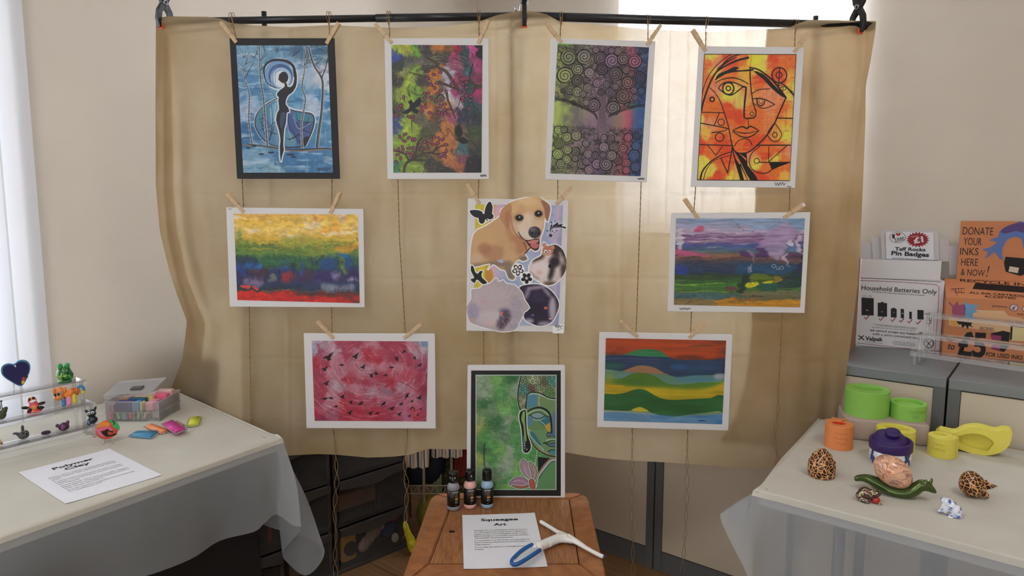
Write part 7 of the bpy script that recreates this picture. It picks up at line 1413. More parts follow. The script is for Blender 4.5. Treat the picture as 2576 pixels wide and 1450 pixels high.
M_gf2 = mat('lime_letter', (118, 172, 72), .8); M_of3 = mat('orange_letter', (206, 116, 62), .8); M_yf3 = mat('yellow_letter', (202, 190, 78), .8)
mould('round_mould', 2179, 1040, zr, loopc(57.5, 48, 1, .9), lens(42, 27, 48, -2, 4, -.12), 64, 18, M_gf, 'large lime green round foam mould with a lens-shaped recess')
M, b, s, t = mould('round_mould', 2283, 1050, zr, loopc(47.5, 48, 1, .9), loopc(38, 48, 1, .85), 39, 8, M_gf, 'smaller lime green round foam mould lettered Large Round Lid')
bm = bmesh.new(); cyl_text(bm, 'Large Round', b, 47.5*s*.905, zr+22*s, 7.5*s, .98, math.atan2(b.x, b.y)*-1+.50, .015); cyl_text(bm, 'Lid', b, 47.5*s*.905, zr+10*s, 7.5*s, .30, -math.atan2(b.x, b.y)+.42, .015)
for v in bm.verts:
    pass
raw('embossed_letters', bm, M_gf2, t)
whale = [(36*math.cos(a)*1.0, 33*math.sin(a)) for a in np.linspace(-math.pi*.98, math.pi*.42, 36)]+[(16, 38), (18, 50), (4, 44), (-6, 46), (-22, 54), (-20, 40), (-28, 30), (-36, 30), (-33, 18), (-36, 12), (-36, 4), (-36.4, 0)]
M, b, s, t = mould('whale_mould', 2109, 1124, ZT, whale, lens(19, 15, 48, -2, 4, 0), 60, 14, M_of, 'orange foam mould lettered Devon Dotting Whale with a red recess', M_of2)
va = -math.atan2(b.x, b.y); bm = bmesh.new()
for k, (w_, a_) in enumerate((('Devon', .85), ('Dotting', 1.0), ('Whale', .85))): cyl_text(bm, w_, b, 35.6*s*.93, ZT+(40-12.5*k)*s, 7.5*s, a_, va+.18, .01)
raw('embossed_letters', bm, M_of3, t)
mould('oval_mould', 2250, 1131, ZT, loopc(51, 48, 1, .78), lens(35, 20, 48, 0, 2, -.1), 56, 20, M_yf, 'yellow foam oval mould standing behind the purple-lidded jar')
ysm = [(37.5*math.cos(a), 33*math.sin(a)) for a in np.linspace(math.pi*.36, math.pi*1.93, 42)]+[(36, -4), (41, 2), (36, 10), (30, 12), (24, 16), (20, 26)]
M, b, s, t = mould('small_mould', 2368, 1145, ZT, ysm, lens(20, 13, 48, -7, 8, 0), 51, 16, M_yf, 'small yellow foam mould with faint lettering in front of the snail mould')
va = -math.atan2(b.x, b.y); bm = bmesh.new()
for k, (w_, a_) in enumerate((('Devon', .8), ('Dotting', .95))): cyl_text(bm, w_, b, 38*s*.89, ZT+(32-12*k)*s, 7*s, a_, va-.25, .01)
raw('embossed_letters', bm, M_yf3, t)
# snail-shaped mould on its side
bq = onz(2475, 1147, ZT); vv = Vector((bq.x-.12, bq.y, 0)).normalized(); pl = Plane(bq, Vector((vv.y, -vv.x, 0)), UP)
z2 = lambda L: [(2270+x/4.833, 1040+y/4.833) for x, y in L]
sm_o = catmull(z2([(400, 235), (430, 190), (460, 162), (530, 185), (600, 208), (650, 205), (700, 165), (780, 125), (880, 107), (960, 118), (1040, 152), (1110, 182), (1165, 182), (1195, 165), (1235, 157), (1300, 172), (1338, 205), (1330, 290), (1300, 390), (1200, 475), (1050, 515), (900, 505), (760, 465), (640, 420), (540, 400), (440, 330)]), 3, True); sm_o = [(x, y+max(0, 1102-y)*.34) for x, y in sm_o]
sm_i = catmull(z2([(648, 300), (700, 262), (770, 235), (850, 225), (930, 232), (1000, 258), (1060, 300), (1112, 358), (1080, 410), (1030, 462), (930, 440), (820, 410), (700, 360)]), 3, True); sm_i = [(x, y+max(0, 1110-y)*.16+1) for x, y in sm_i]
t = thing('snail_mould', bq, 'large yellow foam mould shaped like a snail, standing on edge', 'mould', 'foam moulds on the right table')
def outline(P, off): return [pl.w(p)+vv*off for p in P]
def solid_hole(P, H, d0, d1):
    bm = bmesh.new(); fo = [bm.verts.new(p) for p in outline(P, d0)]; fi = [bm.verts.new(p) for p in outline(H, d0)]
    E = [bm.edges.new((L[k], L[(k+1) % len(L)])) for L in (fo, fi) for k in range(len(L))]
    bmesh.ops.triangle_fill(bm, edges=E, use_beauty=True); 
    b0 = [bm.verts.new(v.co+vv*(d1-d0)) for v in fo]; b1 = [bm.verts.new(v.co+vv*.022) for v in fi]
    for L, Bk in ((fo, b0), (fi, b1)):
        for k in range(len(L)): bm.faces.new((L[k], L[(k+1) % len(L)], Bk[(k+1) % len(L)], Bk[k]))
    bm.faces.new(b0); bm.faces.new(b1); return bm
from_bm('mould_block', solid_hole(sm_o, sm_i, 0, .045), M_yf, t)
# jar
M, b, s = at(2238, 1163, ZT); t = thing('ceramic_jar', b, 'white jar painted with blue flowers under a deep purple lid', 'jar')
from_bm('jar_body', lathe([(0, 0), (50, 0), (53, 3), (54, 10), (54, 36), (52, 38), (0, 38)], M, 48), mat('glazed_white', (232, 232, 236), .12, coat=.5), t, True)
M_pur = mat('purple_lid', (52, 26, 96), .5)
from_bm('lid_rim', lathe([(0, 35), (55, 35), (56.5, 37), (57, 55), (55, 59), (50, 59), (49, 52), (0, 50)], M, 48), M_pur, t, True)
Md = M @ Matrix.Translation((-4, 3, 50)) @ Matrix.Rotation(math.radians(3), 4, 'Y') @ Matrix.Rotation(math.radians(13), 4, 'X')
from_bm('lid_dome', lathe([(0, 0), (46, 0), (46, 6), (40, 15), (26, 20), (0, 21)], Md, 48), M_pur, t, True); from_bm('lid_knob', lathe([(0, 16), (18, 16), (18, 24), (21, 28), (20, 32), (15, 34), (0, 35)], Md @ Matrix.Translation((6, 0, 0)), 36), M_pur, t, True)
mb_ = mat('cobalt_blue', (44, 60, 120), .3)
for a, z, L, w, ro in ((-56, 28, 14, 5, 15), (-50, 12, 10, 7, 0), (-62, 14, 8, 5, 0), (50, 30, 15, 7, -20), (58, 36, 10, 9, 10), (45, 14, 9, 5, 0), (62, 14, 8, 5, -10), (52, 44, 6, 10, 0)):
    q = math.radians(a); balls('painted_flower', [((54*math.sin(q), -54*math.cos(q), z), (w, 1.1, L), (0, ro, a))], M, mb_, t)
bm = bmesh.new(); addtube(bm, [M @ Vector((54.8*math.sin(math.radians(a)), -54.8*math.cos(math.radians(a)), z)) for a, z in catmull([(-58, 34), (-54, 46), (-46, 40), (-40, 38), (-34, 41)], 5)], .0009, 6); from_bm('painted_stem', bm, mat('leaf_green', (60, 110, 60), .4), t, True)
# snail
M, b, s = at(2245, 1246, ZT); t = thing('ceramic_snail', b, 'ceramic snail with a metallic green body and a large patterned egg-shaped shell', 'figurine')
mgm = mat('metallic_green', (84, 102, 58), .24, .7)
def chain(L, n=6):
    return [((q[0], 0, q[1]), (q[2], q[3], q[4])) for q in catmull(L, n)]
balls('snail_body', chain([(-97, 26, 5, 7, 8), (-80, 31, 9, 11, 9), (-60, 30, 12, 16, 12), (-36, 23, 14, 21, 15), (-10, 16, 14, 26, 15), (18, 14, 14, 27, 14), (42, 18, 14, 23, 16), (58, 28, 14, 18, 17), (70, 38, 13, 14, 15), (84, 38, 12, 12, 12), (98, 31, 7, 8, 7.5), (105, 27, 4, 4, 4)])+[ ((80, -6, 51), (4, 4, 8)), ((94, 6, 52), (4, 4, 8))], M, mgm, t, .0022, 6)
def shell_mat():
    m = bpy.data.materials.new('stamped_shell'); m.use_nodes = True; nt = m.node_tree; N = nt.nodes; b_ = N['Principled BSDF']; tc = N.new('ShaderNodeTexCoord')
    n1 = N.new('ShaderNodeTexNoise'); n1.inputs['Scale'].default_value = 30; n1.inputs['Detail'].default_value = 3; nt.links.new(tc.outputs['Object'], n1.inputs[0])
    r = N.new('ShaderNodeValToRGB'); cr = r.color_ramp; cr.elements[0].position = .3; cr.elements[0].color = (*srgb((150, 96, 90)), 1); cr.elements[1].position = .72; cr.elements[1].color = (*srgb((222, 112, 70)), 1)
    e = cr.elements.new(.46); e.color = (*srgb((228, 178, 148)), 1); e = cr.elements.new(.60); e.color = (*srgb((232, 172, 136)), 1); nt.links.new(n1.outputs[0], r.inputs[0])
    w = N.new('ShaderNodeTexWave'); w.wave_type = 'RINGS'; w.inputs['Scale'].default_value = 55; w.inputs['Distortion'].default_value = 9; w.inputs['Detail'].default_value = 3; nt.links.new(tc.outputs['Object'], w.inputs[0])
    r2 = N.new('ShaderNodeValToRGB'); r2.color_ramp.elements[0].position = .80; r2.color_ramp.elements[0].color = (0, 0, 0, 1); r2.color_ramp.elements[1].position = .92; nt.links.new(w.outputs[1], r2.inputs[0])
    n2 = N.new('ShaderNodeTexNoise'); n2.inputs['Scale'].default_value = 45; nt.links.new(tc.outputs['Object'], n2.inputs[0]); mu = N.new('ShaderNodeMath'); mu.operation = 'MULTIPLY'; nt.links.new(r2.outputs[0], mu.inputs[0]); nt.links.new(n2.outputs[0], mu.inputs[1])
    w.inputs['Scale'].default_value = 30; w.inputs['Distortion'].default_value = 22
    mx = N.new('ShaderNodeMixRGB'); mx.inputs[2].default_value = (*srgb((112, 60, 70)), 1); nt.links.new(mu.outputs[0], mx.inputs[0]); nt.links.new(r.outputs[0], mx.inputs[1]); nt.links.new(mx.outputs[0], b_.inputs['Base Color']); b_.inputs['Roughness'].default_value = .15; b_.inputs['Coat Weight'].default_value = .4; return m
balls('snail_shell', [((-3, 0, 61), (55, 36, 37), (0, 24, 0)), ((-14, 0, 68), (40, 35, 31), (0, 24, 0))], M, shell_mat(), t, .0022, 4)
# little frogs
M, t = figure('ceramic_frog', 2182, 1262, ZT, 'small dark glossy frog with red and gold flecks in front of the snail', 'figurine')
mdf = marble_mat('fleck_glaze', [(20, 22, 24), (90, 40, 44), (24, 28, 34), (190, 176, 120), (30, 40, 46), (150, 60, 60)], 34, .15, 2, .8)
balls('body', [((-2, 0, 22), (24, 18, 15)), ((20, -2, 26), (14, 13, 10)), ((-20, -2, 12), (12, 12, 11)), ((-8, -12, 5), (12, 6, 5)), ((6, 0, 28), (16, 14, 10)), ((14, -8, 12), (5, 5, 11)), ((30, -6, 6), (4, 4, 6)), ((31, -10, 2.5), (7, 5, 2.5)), ((-2, -15, 2.5), (10, 4, 2.6))], M, mdf, t, .0016, 3)
balls('belly', [((20, -5, 9), (13, 9, 9))], M, mat('red_glaze', (176, 40, 44), .2), t); balls('eye', [((24, -8, 34), (3.4, 3, 3))], M, K, t)
M, t = figure('ceramic_frog', 2390, 1298, ZT, 'small white ceramic frog painted with blue flowers at the front of the table', 'figurine')
def bw_mat():
    m = bpy.data.materials.new('blue_and_white_glaze'); m.use_nodes = True; nt = m.node_tree; N = nt.nodes; b_ = N['Principled BSDF']; tc = N.new('ShaderNodeTexCoord')
    v = N.new('ShaderNodeTexVoronoi'); v.inputs['Scale'].default_value = 80; nt.links.new(tc.outputs['Object'], v.inputs[0]); w = N.new('ShaderNodeTexNoise'); w.inputs['Scale'].default_value = 150; w.inputs['Distortion'].default_value = 3; nt.links.new(tc.outputs['Object'], w.inputs[0])
    ad = N.new('ShaderNodeMath'); ad.operation = 'ADD'; nt.links.new(v.outputs['Distance'], ad.inputs[0]); nt.links.new(w.outputs[0], ad.inputs[1]); r = N.new('ShaderNodeValToRGB'); cr = r.color_ramp
    cr.elements[0].position = .72; cr.elements[0].color = (*srgb((58, 78, 160)), 1); cr.elements[1].position = .94; cr.elements[1].color = (*srgb((232, 234, 244)), 1); e = cr.elements.new(.82); e.color = (*srgb((150, 166, 214)), 1)
    nt.links.new(ad.outputs[0], r.inputs[0]); nt.links.new(r.outputs[0], b_.inputs['Base Color']); b_.inputs['Roughness'].default_value = .12; b_.inputs['Coat Weight'].default_value = .6; return m
balls('body', [((-19, 0, 38), (9, 9, 7)), ((-8, 0, 34), (13, 12, 11)), ((3, 0, 25), (18, 14, 14), (0, 30, 0)), ((14, 0, 17), (16, 14, 15)), ((-20, -5, 22), (5, 5, 12), (0, 20, 0)), ((-27, -7, 8), (7, 5, 4)), ((2, -12, 4), (10, 6, 4)), ((20, -9, 6), (10, 7, 6)), ((-12, 0, 16), (9, 9, 14)), ((-17, -7, 44), (3.5, 3, 3))], M, bw_mat(), t, .0014, 3)
balls('foot', [((1, -17, 2.6), (8, 4, 2.6)), ], M, mat('glazed_white', (232, 232, 236), .12), t)
# leopard pieces
lp = leopard_mat()
M, b, s = at(2066, 1198, ZT); t = thing('leopard_box', b, 'leopard print trinket box shaped like a stacked turban, far left of the right table', 'ornament')
bm = lathe([(0, 0), (33, 0), (35.5, 4), (36, 30), (34, 40), (28, 46), (26, 48), (27, 52), (24, 57), (16, 60), (15, 64), (9, 69), (0, 71)], M, 48, 1, .9)
for v in bm.verts:
    l = M.inverted() @ v.co
    if l.z > 34: v.co += (M.to_3x3() @ Vector((2.6*nz(l.x/14, l.z/9, 4), 2*nz(l.y/12, l.z/9, 5), 2*nz(l.x/10, l.y/10, 8))))
from_bm('box_body', bm, lp, t, True)
M, t = figure('leopard_hedgehog', 2446, 1250, ZT, 'round leopard print animal with a pointed ear and tiny snout, right side', 'ornament')
balls('body', [((-2, 0, 30), (37, 31, 30)), ((-6, 0, 34), (32, 30, 31)), ((36, -4, 8), (7, 6, 5), (0, -20, 0)), ((32, -2, 12), (10, 10, 8))], M, lp, t, .0022, 4)
bm = bmesh.new()
for k in range(10): f = k/9; addball(bm, (30+31*f, -4, 38+3*f-2*math.sin(f*3)), (4.5, 4.5*(1-f*.8), 13*(1-f)+.8), M)
me = remesh(bm, .0014, 3); mesh_obj('ear', me, lp, t, True)

# ---------------------------------------------------------------- boxes on the cabinets
M_card = mat('brown_card', (166, 124, 92), .8, var=.05, vscale=12); M_wcard = mat('white_card', (222, 222, 226), .6); M_wcs = mat('white_card_side', (206, 204, 206), .65)
M_tk = mat('box_black_print', (26, 24, 26), .6); M_mag = mat('magenta_print', (150, 44, 96), .6); M_redp = mat('dark_red_print', (150, 30, 48), .6)
a0, a1 = onz(2155, 870, ZC), onz(2364, 884, ZC); Xb = (a1-a0).normalized(); Yb_ = Vector((-Xb.y, Xb.x, 0)); Yb_ = Yb_ if Yb_.y > 0 else -Yb_; Wb = (a1-a0).length
pb = Plane(a0, Xb, UP); hb = pb.w((2164, 700)).z-ZC
t = thing('battery_box', a0, 'white cardboard box printed Household Batteries Only on the cabinets', 'box')
from_bm('box_body', box((0, 0, .0003), (Wb, .12, hb), frame(Xb, Yb_, UP, Vector((a0.x, a0.y, ZC))), .001), M_wcard, t)
z5 = lambda x, y: (2050+x/3.152, 500+y/3.152)
lines(pb, (('Household Batteries Only', (368, 722), (965, 758), 11.5, .008), ('we accept the following batteries in this container:', (452, 742), (872, 772), 3, .006), ('we also accept batteries from electrical and electronic equipment', (462, 997), (810, 1030), 2.2, .006), ('including mobile phone, laptop and power tool batteries', (490, 1008), (800, 1038), 2.2, .006), ('we cannot accept car or other industrial batteries through this', (450, 1022), (795, 1052), 2.2, .006), ('we cannot accept any battery', (435, 1050), (820, 1084), 6, .012), ('with a wire connected to it', (455, 1080), (832, 1115), 6, .006), ('Valpak', (398, 1122), (538, 1132), 10, .03), ('a Reconomy Group company', (400, 1138), (536, 1152), 2.4, .004), ('Please see www.valpak.co.uk', (628, 1135), (790, 1150), 2.3, .004), ('for more information on recycling', (612, 1146), (795, 1162), 2.3, .004), ('relating to the collection', (625, 1157), (790, 1174), 2.3, .004)), .0008, t, conv=z5)
bm = bmesh.new()
for x0, y0_, x1, y1_ in ((370, 785, 466, 925), (498, 825, 572, 935), (602, 872, 648, 942), (680, 880, 706, 948), (748, 896, 768, 955), (812, 882, 862, 958)):
    sl_ = .055; bm = bmesh.new(); poly_into(bm, pb, [z5(x0, y0_), z5(x1, y0_+(x1-x0)*sl_), z5(x1, y1_+(x1-x0)*sl_*.4), z5(x0, y1_)], .0008); raw('battery_icon', bm, M_tk, t)
bm = bmesh.new()
for x in (392, 436): line_into(bm, pb, [z5(x-8, 785), z5(x-8, 770), z5(x+10, 771), z5(x+10, 786)], .9, .0008, 1)
for x, y in ((535, 823), (625, 870), (692, 877)): line_into(bm, pb, [z5(x-12, y), z5(x+12, y+1)], 2.2, .0008, 1)
ring_into(bm, pb, z5(914, 957), 2.6, 4.4, off=.0008); ring_into(bm, pb, z5(903, 1148), 10.5, 13, off=.0008)
line_into(bm, pb, [z5(345, 1085), z5(366, 1102), z5(345, 1120)], 2.4, .0008); line_into(bm, pb, [z5(388, 1086), z5(370, 1102), z5(390, 1122)], 2.4, .0008)
line_into(bm, pb, [z5(875, 1120), z5(930, 1178)], 2, .0008, 1); line_into(bm, pb, [z5(930, 1120), z5(878, 1178)], 2, .0008, 1); line_into(bm, pb, [z5(355, 628), z5(700, 645), z5(1005, 662)], 1.1, .0006, 1)
raw('printed_icons', bm, M_tk, t)
bm = bmesh.new()
for s_, x, y, w in (('9V', 405, 890, 20), ('D', 526, 900, 10), ('C', 620, 907, 8), ('AA', 684, 914, 20)): text_into(bm, pb, s_, z5(x, y), z5(x+w, y+2), 3.0, .01, .0012)
raw('battery_letters', bm, M_wcard, t)
bm = bmesh.new()
for x, y in ((410, 945), (526, 955), (619, 963), (686, 968), (752, 975), (820, 984), (905, 990)): bm = bmesh.new(); line_into(bm, pb, [z5(x-18, y-4), z5(x-6, y+12), z5(x+20, y-18)], 2.4, .0008, 1); raw('tick_mark', bm, M_redp, t)
bm = bmesh.new(); line_into(bm, pb, [z5(*p) for p in ((356, 648), (700, 662), (960, 682), (985, 700), (975, 900), (950, 1208))], 1.2, .0008, 1); line_into(bm, pb, [z5(335, 1145), z5(760, 1192)], 1.2, .0008, 1); raw('border_line', bm, M_mag, t)
# badge display tray
zt = ZC+hb+.0006; T0 = Vector((a0.x, a0.y, zt)); F = frame(Xb, Yb_, UP, T0)
pt = Plane(T0+Yb_*.001, Xb, UP); htray = pt.w((2162, 652)).z-zt; wtr = (pt.w((2361, 700))-pt.w((2161, 697))).length
t = thing('badge_box', T0, 'open white card display box with a Pin Badges sign, on the battery box', 'box')
from_bm('tray', box((0, 0, 0), (wtr, .115, .001), F), M_wcs, t); from_bm('tray_front', box((0, 0, 0), (wtr, .0015, htray), F, .0004), M_wcard, t)
for x in (0, wtr-.0015): from_bm('tray_side', box((x, .0016, 0), (x+.0015, .115, htray), F), M_wcs, t)
def flap(name, P, Y, m, th=.0012, obj_parent=None):
    pf = Plane(T0+Yb_*Y, Xb, UP); bm = bmesh.new(); a = [bm.verts.new(pf.w(z5(*p))) for p in P]; b_ = [bm.verts.new(v.co+Yb_*th) for v in a]; n = len(P); bm.faces.new(a); bm.faces.new(b_[::-1])
    for k in range(n): bm.faces.new((a[k], a[(k+1) % n], b_[(k+1) % n], b_[k]))
    from_bm(name, bm, m, t); return pf
flap('side_flap', [(375, 350), (455, 346), (470, 480), (372, 478)], .10, M_wcs); flap('side_flap', [(1062, 370), (1165, 380), (1168, 400), (1150, 600), (1065, 606)], .085, M_wcs)
flap('back_panel', [(450, 305), (1060, 320), (1062, 500), (460, 480)], .088, M_wcs); flap('header_card', [(523, 270), (528, 250), (545, 243), (955, 250), (970, 258), (977, 275), (985, 490), (530, 478)], .070, M_wcs)
ps = flap('sign_sheet', [(560, 262), (940, 268), (945, 488), (566, 478)], .062, M_paper, .0006)
bm = bmesh.new()
text_into(bm, ps, 'Taff Rocks', z5(633, 410), z5(876, 418), 8.5, .03, .0008); text_into(bm, ps, 'Pin Badges', z5(605, 447), z5(904, 462), 10.5, .035, .0008); text_into(bm, ps, 'Jolsuni badges with pin to be an oddbing', z5(615, 474), z5(886, 488), 2.4, .006, .0008)
text_into(bm, ps, 'I', z5(612, 312), z5(632, 312), 9, .06, .0008); text_into(bm, ps, 'TAFF', z5(626, 332), z5(708, 318), 5, .02, .0008); text_into(bm, ps, 'ROCKS', z5(640, 347), z5(712, 330), 4.5, .02, .0008); ring_into(bm, ps, z5(656, 308), 19.2, 20.2, off=.0008, ry=.70); raw('sign_lettering', bm, M_tk, t)
bm = bmesh.new(); sx_, sy_ = z5(815, 325); poly_into(bm, ps, [(sx_+(30 if k % 2 else 23.5)*math.cos(k*math.pi/20), sy_+(20 if k % 2 else 15)*math.sin(k*math.pi/20)) for k in range(40)], .0008); raw('starburst', bm, M_redp, t)
bm = bmesh.new(); hx, hy = z5(660, 284); poly_into(bm, ps, [(hx+.42*16*math.sin(a)**3, hy-.30*(13*math.cos(a)-5*math.cos(2*a)-2*math.cos(3*a)-math.cos(4*a))) for a in np.linspace(0, 2*math.pi, 24)[:-1]], .0008); raw('heart_print', bm, mat('red_print', (200, 50, 60), .6), t)
bm = bmesh.new(); text_into(bm, ps, '£1', z5(785, 355), z5(862, 342), 14, .05, .0014); text_into(bm, ps, 'Suggested', z5(762, 306), z5(818, 298), 2.4, .006, .0014); raw('price_letters', bm, M_wcard, t)
# brown carton half hidden behind the cloth
c0, c1 = onz(2131, 897, ZC), onz(2152, 872, ZC); Xc = (c1-c0).normalized(); Yc = Vector((-Xc.y, Xc.x, 0)); Yc = Yc if Yc.x < 0 else -Yc
hc = Plane(c0, Xc, UP).w((2153, 645)).z-ZC
o = from_bm('brown_carton', box((0, .0, .0004), ((c1-c0).length-.001, .07, hc-.012), frame(Xc, Yc, UP, Vector((c0.x, c0.y, ZC))), .0015), M_card); tag(o, 'plain brown carton edge-on between the hanging cloth and the battery box', 'box')
# ink recycling box
i0, i1 = onz(2370, 893, ZC), onz(2576, 910, ZC); Xi = (i1-i0).normalized(); Yi = Vector((-Xi.y, Xi.x, 0)); Yi = Yi if Yi.y > 0 else -Yi
pi_ = Plane(i0, Xi, UP); h1 = pi_.w((2378, 748)).z-ZC; Wi = .30; hs = Plane(i0+Yi*.10, Xi, UP).w((2402, 703)).z-ZC
M_ink2 = mat('orange_card', (206, 134, 92), .75, var=.04, vscale=10)
t = thing('ink_box', i0, 'orange cardboard box for donated ink cartridges at the right edge', 'box')
Fi = frame(Xi, Yi, UP, Vector((i0.x, i0.y, ZC))); prof = [(0, .0004), (.13, .0004), (.13, hs), (.10, hs), (0, h1)]
YZX = Matrix(((0, 0, 1, 0), (1, 0, 0, 0), (0, 1, 0, 0), (0, 0, 0, 1)))
bm = bmesh.new(); addprism(bm, prof, Fi @ YZX, 0, Wi); from_bm('box_body', bm, M_ink2, t)
pbk = Plane(i0+Yi*.102, Xi, UP); htop = pbk.w((2416, 556)).z-ZC; lb_ = (pbk.w((2414, 600))-i0).dot(Xi)
from_bm('backboard', box((lb_, .102, hs+.0005), (Wi, .106, htop), Fi, .0005), M_ink2, t)
pbk = Plane(i0+Yi*.1015, Xi, UP)
z6 = lambda x, y: (2280+x/3.625, 540+y/3.625); z5b = z5
lines(pbk, [q + (-.004,) for q in (('DONATE', (512, 182), (788, 190), 20), ('YOUR', (520, 276), (684, 282), 19), ('INKS', (488, 368), (655, 372), 19), ('HERE', (498, 464), (650, 470), 19), ('& NOW', (495, 552), (712, 565), 17))]+[('!', (728, 566), (750, 567), 29, 0, .25)], .0008, t, conv=z6)
Ns = Vector((0, -.045, .085)); slope = Plane(Fi @ Vector((0, 0, h1)), Xi, Fi.to_3x3() @ Vector((0, .10, hs-h1)))
lines(slope, (('RECYCLE INK', (490, 612), (1180, 660), 6.5, .01), ('ALL INK CARTRIDGES', (575, 722), (1130, 760), 5.5, .01), ('ACCEPTED', (712, 758), (1000, 776), 5.5, .01)), .0009, t, conv=z6)
bm = bmesh.new()
poly_into(bm, slope, [z6(630, 625), z6(1180, 668), z6(1180, 722), z6(603, 680)], .0009)
for P in ([(400, 682), (440, 690), (470, 745)], [(420, 678), (530, 675), (530, 715), (440, 712)], [(450, 678), (455, 712)], [(475, 677), (478, 712)], [(500, 677), (503, 714)]): line_into(bm, slope, [z6(*p) for p in P], 1.0, .0009, 1)
raw('printed_lettering', bm, M_tk, t)
lines(pi_, (('@THINKINKSUK', (780, 842), (922, 852), 4.6, .0, 0), ('WWW.THINK', (1008, 920), (1200, 928), 5.5, .01, 0), ('RECEIVES...', (668, 1052), (812, 1066), 8.5, .004, .1), ('£5', (462, 1280), (720, 1300), 60, .035, 0), ('up', (362, 1150), (432, 1156), 11, .012, .1), ('to', (372, 1222), (436, 1236), 17, .012, .1), ('FOR USED INKS', (725, 1292), (1058, 1326), 11, .014, 0)), .0009, t, conv=z6)
# splashes, price card, social discs, cartridge pictures
def shape(nm, pl_, L, c, off=.0006, sm=3, m=None):
    bm = bmesh.new(); poly_into(bm, pl_, catmull([z6(*p) for p in L], sm, True) if sm else [z6(*p) for p in L], off); raw(nm, bm, m or mat('print_%d_%d_%d' % c, c, .7), t)
shape('pale_panel', pi_, [(630, 870), (890, 878), (930, 925), (1045, 942), (1073, 960), (1073, 1090), (900, 1085), (385, 1010), (390, 930), (560, 940)], (222, 180, 138), .0005, 0)
shape('splash_print', pi_, [(385, 790), (410, 810), (430, 830), (470, 790), (480, 830), (520, 815), (540, 850), (520, 950), (440, 940), (415, 880), (420, 840), (395, 820)], (160, 80, 110), .0007, 2); shape('splash_print', pi_, [(530, 800), (570, 820), (600, 815), (640, 830), (672, 822), (620, 860), (650, 890), (610, 900), (600, 950), (560, 960), (530, 900)], (110, 160, 200), .0007, 2)
shape('splash_print', pi_, [(400, 975), (450, 960), (480, 1000), (440, 1010), (420, 1030), (415, 1000)], (226, 170, 60), .0007, 2); shape('splash_print', pi_, [(455, 970), (600, 985), (590, 1010), (612, 1032), (570, 1015), (560, 1050), (540, 1010), (510, 1035), (500, 1000), (480, 1005)], (30, 24, 28), .0008, 1)
bm = bmesh.new(); ring_into(bm, pi_, z6(981, 850), 0, 11, off=.0007, ry=.8); ring_into(bm, pi_, z6(1095, 860), 0, 11, off=.0007, ry=.8); raw('round_logo_ground', bm, mat('logo_ground', (214, 190, 200), .6), t)
bm = bmesh.new(); ring_into(bm, pi_, z6(981, 850), 9.6, 11, off=.0009, ry=.8); ring_into(bm, pi_, z6(975, 858), 1.2, 3.0, off=.0010); line_into(bm, pi_, [z6(984, 857), z6(984, 832), z6(998, 842)], 1.5, .0010, 1); ring_into(bm, pi_, z6(1095, 860), 9.6, 11, off=.0009, ry=.8); raw('round_logo', bm, M_tk, t)
shape('cartridge_print', pi_, [(770, 1085), (880, 1060), (945, 1075), (930, 1210), (890, 1255), (785, 1230), (790, 1190), (925, 1190), (790, 1160)], (30, 26, 30), .0007, 0); shape('cartridge_print', pi_, [(765, 1095), (868, 1108), (862, 1150), (780, 1150)], (160, 60, 110), .0009, 0); shape('cartridge_print', pi_, [(785, 1185), (855, 1190), (855, 1240), (770, 1225)], (160, 60, 110), .0009, 0); shape('printer_print', pi_, [(955, 1015), (1100, 1030), (1100, 1160), (945, 1150)], (222, 206, 150), .0007, 0)
shape('printer_print', pi_, [(950, 1012), (1100, 1030), (1100, 1040), (970, 1022), (962, 1140), (945, 1150)], (40, 34, 34), .0009, 0); shape('printer_print', pi_, [(930, 1190), (1073, 1215), (1100, 1250), (1000, 1225)], (214, 160, 70), .0007, 0)
shape('hand_print', pbk, [(1085, 80), (990, 82), (905, 112), (850, 155), (835, 205), (755, 235), (830, 250), (760, 300), (690, 320), (750, 345), (710, 400), (770, 370), (800, 340), (850, 400), (885, 412), (872, 360), (880, 300), (920, 230), (985, 205), (1040, 215), (1060, 260), (1090, 400)], (94, 122, 186), .0007, 2); shape('hand_print', pbk, [(1085, 80), (990, 82), (905, 112), (862, 155), (900, 175), (1000, 150), (1090, 170)], (92, 70, 130), .0009, 2)
shape('cartridge_print', pbk, [(905, 385), (1073, 400), (1090, 540), (1040, 560), (905, 520), (890, 440)], (28, 24, 28), .0009, 0); shape('cartridge_label', pbk, [(942, 472), (1028, 486), (1015, 535), (930, 520)], (214, 200, 180), .0012, 0)

